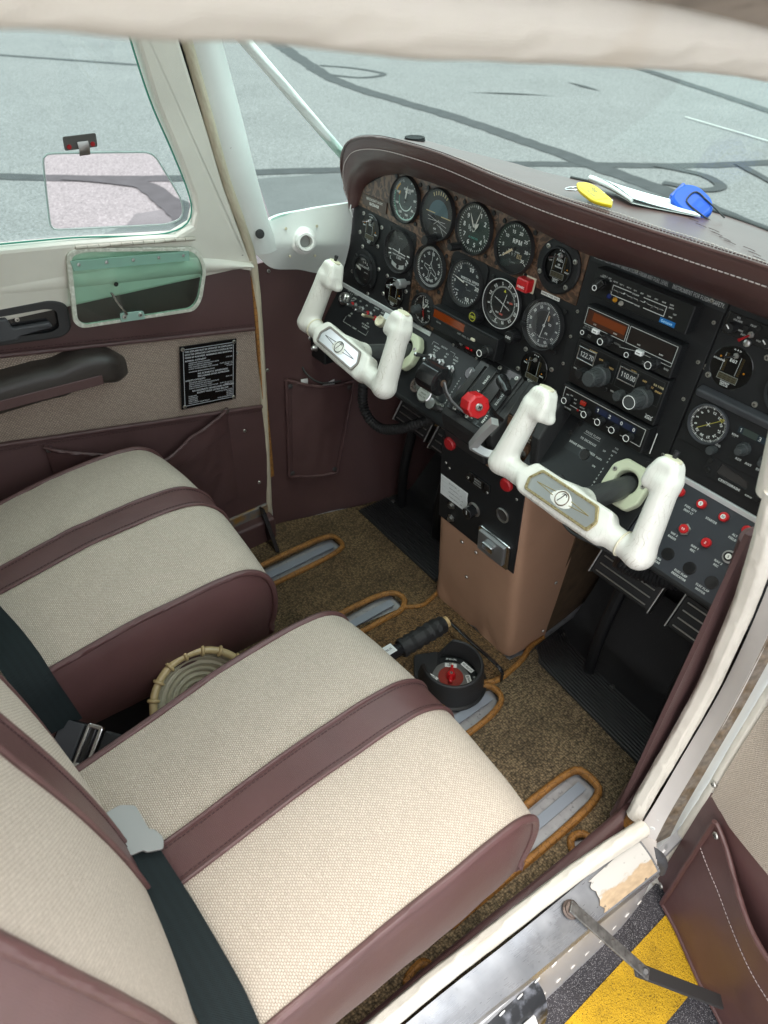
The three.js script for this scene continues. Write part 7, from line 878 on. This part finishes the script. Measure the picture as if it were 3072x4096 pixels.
{
  const J = thing('door_jamb', 'white painted door jamb with rust stains at the right', 'door jamb', [0, 0, 0]);
  const A = [[.528, .74, -.345], [.528, .592, -.388], [.528, .417, -.412], [.528, .252, -.397], [.530, .13, -.375], [.533, .085, -.35]], B = [[.546, .74, -.352], [.550, .60, -.380], [.552, .42, -.398], [.552, .25, -.394], [.553, .13, -.384], [.558, .075, -.370]];
  const stain = dataTex(512, (x, y) => { const f = fbm(x, y, 3, 5), s = clamp(f * 3 - .75), g = 1 + .12 * fbm(y, x, 6, 4); return lin((.50 - .22 * s) * g, (.475 - .29 * s) * g, (.45 - .34 * s) * g); }, true, .3);
  part('jamb_face', sheet(between(A, B, 8, 30), .004), phys({ map: stain, roughness: .5 }), J);
  const C2 = [[.558, .74, -.385], [.559, .60, -.405], [.560, .42, -.418], [.560, .25, -.418], [.561, .12, -.416], [.563, .05, -.418]];
  part('adhesive_strip', sheet(between(B.map(([x, y, z]) => [x + .0005, y, z - .0005]), C2, 6, 30), .004), phys({ map: dataTex(512, (x, y) => { const f = fbm(x, y, 5, 5), k = clamp(f * 4 + .45), d = clamp(fbm(y, x, 9, 4) * 4 - .1), h = .8 + 1.1 * fbm(x, y, 18, 4); return lin((.205 * k + .25 * (1 - k) - .10 * d) * h, (.150 * k + .215 * (1 - k) - .09 * d) * h, (.095 * k + .175 * (1 - k) - .08 * d) * h); }, true, .2), roughness: .7 }), J);
  for (const [y, z] of [[.475, -.4145], [.150, -.389]]) { const h = part('jamb_hole', turn([[.0048, 0], [.004, .0006], [0, .0002]], 16), MAT.rubber, J, [.5435, y, z]); aim(h, [.45, 0, .9]); }
  for (const y of [.118, .103]) { const h = part('rivet', turn([[.0050, 0], [.004, .001], [0, .0014]], 14), MAT.whitePaint, J, [.5445, y, -.3795 + (.118 - y) * .5]); aim(h, [.45, 0, .9]); }
  part('corner_patch', sheet(between([[.533, .088, -.354], [.545, .086, -.366], [.558, .082, -.374]], [[.537, .107, -.330], [.560, .100, -.334], [.586, .082, -.337]], 6, 10), .003, true), phys({ map: stain, roughness: .55 }), J);
}
tag(part('sill_roll', tube([[.540, .128, -.345], [.537, .130, -.326], [.522, .130, -.215], [.511, .130, -.082], [.502, .130, .037], [.498, .130, .118], [.492, .130, .40], [.49, .13, .62]], (t) => .0128 * (1 + .05 * noise.noise(t * 34, 5, 1)), { n: 110, radial: 20 }), MAT.creamRoll), 'cream padded roll lying along the right door sill', 'trim');
tag(part('sill_lining', tube([[.505, .10, -.385], [.503, .092, -.36], [.499, .090, -.212], [.489, .090, -.029], [.484, .090, .107], [.478, .090, .60]], .0125, { n: 60, radial: 16 }), MAT.maroon), 'maroon padded lining along the inside of the right sill', 'trim');
{
  const Sl = thing('door_sill', 'scratched aluminium right door sill with old paint patches', 'sill', [0, 0, 0]);
  const inn = [[.536, .108, -.340], [.531, .106, -.22], [.523, .106, -.078], [.512, .106, .081], [.502, .106, .60]], out = [[.590, .080, -.340], [.578, .080, -.20], [.570, .080, -.08], [.562, .080, .003], [.548, .080, .30], [.54, .080, .60]];
  const g = between(inn, out, 8, 50, (t) => V(0, .004 * Math.sin(t * PI), 0)); part('sill_plate', sheet(g, .004), MAT.alu, Sl);
  // scuffed white paint with bare tan primer along its outer half, ragged where it has worn off
  const pt = dataTex(512, (x, y) => { const n1 = fbm(x, y, 5, 6), n2 = fbm(y, x, 7, 5), o = clamp((y - .46 + n1 * .55) * 12), d = clamp(n2 * 7 - 1.5), gn = clamp((fbm(x, y, 9, 4) * 4 - .55) * 2) * clamp(1 - Math.abs(y - .5) * 4) * clamp(1.6 - x * 3); let c = [.50, .49, .455]; c = c.map((v, i) => v + ([.45, .335, .215][i] * (1 + .7 * n2) - v) * o); c = c.map((v, i) => v + ([.10, .11, .035][i] - v) * gn); c = c.map((v, i) => v + ([.06, .062, .066][i] - v) * d); return lin(...c.map(clamp)); }, true, 1); pt.repeat.set(1 / .112, 1 / .056);
  const pg = between([[.541, .1095, -.334], [.538, .1088, -.225]], [[.588, .0845, -.334], [.5775, .0845, -.222]], 14, 40, (t) => V(0, .0052 * Math.sin(t * PI), 0)); pg.forEach((r, i) => { const e = .014 * noise.noise(i * .45, 3, 1) + .006 * noise.noise(i * 1.7, 5, 2); r.forEach((p, j) => { p.z += e * (j / 39) ** 3; }); });
  part('paint_patch', sheet(pg, .001), phys({ map: pt, roughness: .6 }), Sl);
  const b = part('pivot_bolt', turn([[.013, 0], [.013, .002], [.0105, .004], [.0105, .007], [.006, .009], [0, .009]], 28), phys({ color: rgb(.13, .10, .085), metalness: .7, roughness: .5 }), Sl, [.547, .104, -.176]); aim(b, [.35, .94, 0]);
  part('flange_lip', sheet(between(out, out.map(([x, y, z]) => [x + .002, y - .016, z]), 3, 40), .002), MAT.alu, Sl);
}
tag(part('corner_seal', tube([[.566, .080, -.352], [.574, .068, -.362], [.580, .040, -.376], [.582, .0, -.388]], (t) => .011 - .003 * t, { n: 24, radial: 14 }), phys({ color: rgb(.075, .078, .085), roughness: .6 })), 'dark grey rubber seal at the foot of the right door post', 'seal');
{ // fuselage side below the sill with rivets
  const K = thing('fuselage_skin', 'white riveted fuselage side below the right sill', 'fuselage skin', [0, 0, 0]);
  const top = [[.574, .062, -.385], [.578, .062, -.33], [.574, .062, -.18], [.566, .062, 0], [.553, .062, .30], [.545, .06, .6]], bot = top.map(([x, y, z]) => [x + .003, -.195, z - .03]);
  part('skin_sheet', sheet(between(top, bot, 6, 40), .003), phys({ color: rgb(.70, .70, .71), roughness: .25, clearcoat: .4, clearcoatRoughness: .2 }), K);
  for (let r = 0; r < 2; r++) for (let k = 0; k < 13; k++) { const z = -.365 + k * .034, x = .5775 - Math.max(0, z + .33) * .030, y = r ? -.120 : .045; const v = part('rivet', turn([[.0056, 0], [.0048, .0013], [0, .0019]], 12), MAT.white, K, [x + .0022 - (r ? -.0005 : 0), y, z - (r ? .018 : 0)]); aim(v, [1, 0, 0]); }
}
{ // wing root with anti-slip walkway
  const W = thing('wing', 'wing root with black gritty walkway and a yellow stripe', 'wing', [0, 0, 0]);
  const grit = (r, g, b, s, spark) => phys({ map: dataTex(512, (x, y, i, j) => { const h = hash(i >> 1, (j >> 1) + 3), h2 = hash(i + 9, j), f = fbm(x, y, 4, 4); let k = .7 + .6 * f + .5 * (h2 - .5); let c = [r * k, g * k, b * k]; if (h > 1 - spark) c = c.map((v) => v + s * (h2 + .3)); if (s < 0 && h < .035) c = c.map((v) => v * .15); return lin(...c.map(clamp)); }, true, .26), bumpMap: dataTex(512, (x, y, i, j) => grey(hash(i >> 2, j >> 2) * .6 + .4 * hash(i >> 1, j >> 1)), false, .26), bumpScale: .0016, roughness: .8 });
  const pl = (x0, x1, z0, z1, y) => { const g = new THREE.PlaneGeometry(x1 - x0, z1 - z0); g.rotateX(-PI / 2); const u = g.attributes.uv.array; for (let i = 0; i < u.length; i += 2) { u[i] *= x1 - x0; u[i + 1] *= z1 - z0; } return mv(g, (x0 + x1) / 2, y, (z0 + z1) / 2); };
  part('wing_skin', mv(box(3.6, .10, 1.7, .04), 2.35, -.242, .20), MAT.white, W);
  part('walkway_grit', pl(.572, 1.05, -.62, .95, -.186), grit(.060, .056, .065, .26, .12), W);
  part('yellow_stripe', pl(.617, .7175, -.62, .95, -.182), grit(.74, .44, .012, -1, 0), W);
}
{ // worn black pad with white taped edge at the wing root
  const P = thing('step_pad', 'worn black rounded step cover with white tape at the bottom edge', 'cover', [0, 0, 0]);
  const sp = [[.560, .042, -.095], [.583, .030, -.096], [.600, -.005, -.097], [.606, -.05, -.098], [.607, -.12, -.10]], e = sp.map(([x, y, z]) => [x - .018, y, z + .30]);
  const rows = between(sp, e, 24, 14); part('black_cover', sheet(rows.slice(0, 10), .006, true), phys({ map: dataTex(256, (x, y) => { const k = clamp(fbm(x, y, 5, 5) * 4 + .1); return lin(.02 + .20 * k, .022 + .21 * k, .025 + .24 * k); }, true, .12), roughness: .45 }), P);
  const rows2 = between([[.598, .010, -.070], [.611, -.02, -.072], [.6115, -.06, -.075], [.613, -.125, -.08]], [[.580, .010, .20], [.593, -.02, .20], [.5935, -.06, .20], [.595, -.125, .20]], 10, 12); part('white_tape', sheet(rows2, .003, true), MAT.white, P);
}
{ // hold-open link
  const L = thing('door_link', 'grey steel folding link from the sill bolt to the open door', 'link', [0, 0, 0]);
  const wornSteel = phys({ map: dataTex(256, (x, y) => { const k = .7 + .9 * fbm(x, y, 5, 5), d = clamp(fbm(y, x, 8, 4) * 5 - .8); return lin(.29 * k * (1 - .6 * d), .285 * k * (1 - .75 * d), .27 * k * (1 - .8 * d)); }, true, .06), metalness: .6, roughness: .45 });
  const bar = (a, b, w, th, m, name) => { const A = V(...a), B = V(...b), d = B.clone().sub(A), len = d.length(); const g = uvBox(box(w, th, len + w * .6, .0015)); const o = part(name, g, m, L); o.position.copy(A.clone().add(B).multiplyScalar(.5)); const zz = d.normalize(), xx = V(0, 1, 0).cross(zz).normalize(), yy = zz.clone().cross(xx); o.quaternion.setFromRotationMatrix(M4().makeBasis(xx, yy, zz)); return o; };
  bar([.549, .1135, -.176], [.660, .015, -.238], .017, .004, wornSteel, 'link_arm');
  bar([.650, .018, -.230], [.748, -.075, -.338], .020, .006, MAT.darkSteel, 'link_arm');
  const p = part('pivot_rivet', turn([[.0055, 0], [.0052, .0015], [.0036, .003], [0, .0035]], 20), MAT.darkSteel, L, [.658, .0205, -.236]); aim(p, [.3, .9, .2]);
}
{ // open right door; local X along the door, Z towards the cabin
  const D = thing('cabin_door', 'open right cabin door with maroon pocket and beige fabric', 'door', [.58, 0, -.455]); D.rotation.y = -R(25);
  part('door_skin', slab(roundPts([[-.018, -.185], [.80, -.17], [.86, .70], [-.010, .70]], .03), .030, .008), MAT.white, D, [0, 0, -.052]);
  const fab = []; for (let i = 0; i <= 10; i++) { const r = []; for (let j = 0; j <= 16; j++) r.push(V(-.012 + .80 * j / 16, .06 + .36 * i / 10, -.014 + .004 * Math.sin(i / 10 * PI))); fab.push(r); } part('fabric_panel', sheet(fab, .008), MAT.tweed, D);
  const up = slab(roundPts([[.012, .365], [.80, .40], [.80, .66], [-.01, .66], [-.01, .43]], .01), .010, .003); part('upper_trim', uvBox(up), MAT.maroonSeat, D, [0, 0, -.014]);
  // forward lower trim beside the pocket
  const low = []; for (let i = 0; i <= 14; i++) { const r = [], t = i / 14; for (let j = 0; j <= 30; j++) { const u = -.016 + .81 * j / 30, yt = u < .04 ? .14 - u * .1 : .136 + (u - .04) * .33 - (u > .35 ? (u - .35) * .33 : 0), yb = -.172; r.push(V(u, yb + (yt - yb) * t, -.012 + .010 * Math.sin(t * PI) ** .6 * Math.min(1, (u + .016) / .05))); } low.push(r); } part('lower_trim', sheet(low, .006), MAT.maroonSeat, D);
  const pk = []; for (let i = 0; i <= 20; i++) { const r = [], t = i / 20; for (let j = 0; j <= 36; j++) { const v = j / 36, u = .026 + .76 * v, yt = .128 + .02 * v - .028 * Math.sin(Math.min(1, v * 3) * PI) - .01 * Math.sin(v * PI), yb = -.176; const puff = (.010 + .034 * Math.sin(Math.min(1, v * 2.2) * PI / 2) * t) + .004 * noise.noise(v * 9, t * 3, 4) + .005 * Math.sin(v * 26 + t * 3) * t * t * Math.max(0, 1 - v * 1.6); r.push(V(u, yb + (yt - yb) * t, -.010 + puff)); } pk.push(r); }
  const P = part('map_pocket', sheet(pk, .003), MAT.maroonSeat, D); part('pocket_hem', tube(pk[20], .0042, { n: 70, radial: 8 }), MAT.maroonSeat, P); part('pocket_piping', tube(pk.map((r) => r[0].clone().add(V(-.002, 0, .001))), .0045, { n: 40, radial: 8 }), MAT.maroonSeat, P); part('bottom_piping', tube(pk[0], .0042, { n: 70, radial: 8 }), MAT.maroonSeat, P);
  const sr = pk[15].map((p) => p.clone().add(V(0, 0, .0008))); part('stitching', stitches(sr, .0062, .0042, .00075), MAT.thread, P);
  for (const [u, y, z] of [[.002, -.155, -.004], [.042, .124, .010], [-.016, .166, -.008]]) { const s = part('snap', screwG(.0058), MAT.screw, D, [u, y, z]); }
  part('edge_tube', tube([[-.022, .66, -.02], [-.022, .26, -.018], [-.021, .14, -.018], [-.024, -.013, -.018], [-.025, -.170, -.018], [-.020, -.196, -.02], [.005, -.198, -.024], [.05, -.19, -.028]], (t) => .0088 * (1 + .05 * noise.noise(t * 30, 2, 6)), { n: 90, radial: 14 }), MAT.creamRoll, D);
  part('corner_sleeve', tube([[-.0248, -.150, -.018], [-.025, -.178, -.018], [-.019, -.197, -.020]], .0112, { n: 12, radial: 14 }), MAT.creamRoll, D);
}
// ---------------------------------------------------------------- loose things on top of the glareshield
const dashY = (z) => .9085 - .112 * (-.48 - z);
{
  const K = thing('key_ring', 'keys with yellow plastic tag on top of the glareshield', 'keys', [0, 0, 0]);
  const y = dashY(-.54) + .006;
  part('yellow_tag', (() => { const g = slab(roundPts([[-.045, -.006], [-.020, -.014], [.024, -.012], [.045, .004], [.030, .013], [-.020, .014], [-.040, .008]], [.008, .012, .012, .003, .01, .012, .008]), .005, .0015); g.rotateX(-PI / 2); return g; })(), phys({ color: rgb(.66, .47, .01), roughness: .4 }), K, [.068, y - .001, -.543]).rotation.set(.12, -.42, -.02);
  { const m = part('tag_print', new THREE.PlaneGeometry(.050, .018).rotateX(-PI / 2), phys({ map: cv(192, 70, (x) => { x.fillStyle = '#d3ad0c'; x.fillRect(0, 0, 192, 70); x.fillStyle = '#4a5c1e'; x.font = 'bold 40px sans-serif'; x.fillText('1966', 20, 34); x.font = 'bold 24px sans-serif'; x.fillText('N4344M', 60, 62); }), roughness: .4 }), K, [.066, y + .0045, -.5435]); m.rotation.set(.12, -.42, -.02); }
  part('split_ring', new THREE.TorusGeometry(.012, .0012, 8, 36).rotateX(PI / 2), MAT.chrome, K, [.028, y - .001, -.549]).rotation.z = .15;
  part('key_bow', slab(circlePts(0, 0, .011, 24), .002, .0004, [circlePts(-.006, 0, .0025, 12)]).rotateX(-PI / 2), MAT.white, K, [.055, y - .004, -.566]);
  part('key_blade', (() => { const g = slab([[0, -.0035], [.030, -.0035], [.033, 0], [.030, .002], [.027, .0035], [.024, .002], [.021, .0038], [.018, .002], [.014, .0035], [.010, .0025], [0, .0035]], .0018, .0002).rotateX(-PI / 2); return g; })(), MAT.steel, K, [.062, y - .004, -.565]).rotation.y = -.35;
}
{ const F = thing('folded_paper', 'folded white printed paper lying on the glareshield', 'paper', [0, 0, 0]);
  const c = [[-.016, -.640], [.098, -.590], [.176, -.640], [.110, -.690]]; const rows = []; for (let i = 0; i <= 16; i++) { const t = i / 16, r = []; for (let j = 0; j <= 20; j++) { const u = j / 20; const a = [c[0][0] + (c[1][0] - c[0][0]) * u, c[0][1] + (c[1][1] - c[0][1]) * u], b = [c[3][0] + (c[2][0] - c[3][0]) * u, c[3][1] + (c[2][1] - c[3][1]) * u]; const x = a[0] + (b[0] - a[0]) * t, z = a[1] + (b[1] - a[1]) * t; r.push(V(x, dashY(z) + .003 + .009 * (1 - t) ** 2 * (1 - .35 * u) + .004 * Math.sin(u * PI) * (1 - t), z)); } rows.push(r); }
  part('top_leaf', sheet(rows, .0007), (() => { const t = cvOwn(512, 512, (x) => { x.fillStyle = '#dfe3e3'; x.fillRect(0, 0, 512, 512); x.fillStyle = '#9db2bd'; for (let k = 0; k < 26; k++) { let q = 20; while (q < 480) { const w = 8 + rnd() * 40; x.fillRect(q, 24 + k * 18, w, 5); q += w + 8; } } }); t.wrapS = t.wrapT = THREE.RepeatWrapping; t.repeat.set(7, 7); return phys({ map: t, roughness: .75 }); })(), F);
  const r2 = rows.map((r) => r.map((p) => V(p.x, dashY(p.z) + .0016 + .35 * Math.max(0, p.y - dashY(p.z) - .006), p.z))); part('bottom_leaf', sheet(r2, .0007), MAT.paper, F);
  part('fold_edge', tube(rows[0].map((p, j) => V(p.x, (p.y + r2[0][j].y) / 2, p.z + .0005)), (t) => .0042 * (1 - .5 * t), { n: 30, radial: 10 }), MAT.paper, F); }
{ const B = thing('blue_clip', 'blue plastic clip with black wire frame leaning on the windscreen base', 'clip', [.142, .8945, -.668]); B.rotation.set(-.95, .35, -.10); B.scale.setScalar(.88);
  part('clip_body', slab(roundPts([[-.034, -.006], [-.028, -.020], [-.004, -.026], [.032, -.022], [.037, .004], [.022, .020], [-.010, .024], [-.030, .014]], [.012, .012, .014, .006, .008, .012, .014, .012]), .014, .005), phys({ color: rgb(.006, .075, .46), roughness: .42, specularIntensity: .6 }), B);
  part('clip_jaw', mv(box(.006, .030, .010, .002), -.030, -.001, .008), phys({ color: rgb(.005, .06, .38), roughness: .3 }), B);
  part('wire_frame', tube([[.058, .004, .017], [.02, .010, .016], [-.004, .012, .0155], [-.008, .007, .0155], [-.006, -.008, .0155], [.0, -.011, .0155], [.03, -.013, .016], [.060, -.012, .017]], .0012, { n: 60, radial: 8 }), MAT.knob, B);
  part('clip_print', new THREE.PlaneGeometry(.022, .018), phys({ map: cv(96, 80, (x) => { x.fillStyle = '#134bc0'; x.fillRect(0, 0, 96, 80); x.fillStyle = '#2a5cc4'; x.font = 'bold 14px sans-serif'; for (let k = 0; k < 4; k++) x.fillRect(18 + 4 * k, 16 + k * 13, 44 - 6 * k, 5); }), roughness: .5, specularIntensity: .5 }), B, [.016, -.001, .0143]); }
{ const c = part('zip_cord', tube([[-.505, .752, -.545], [-.503, .742, -.542], [-.499, .735, -.543], [-.5, .729, -.545], [-.504, .735, -.5445]], .0012, { n: 24, radial: 6 }), MAT.white); tag(c, 'short white cord loop hanging at glareshield left end', 'cord'); }

scene.traverse((o) => { if (o.isMesh) { o.castShadow = true; o.receiveShadow = true; } });
renderer.render(scene, camera);
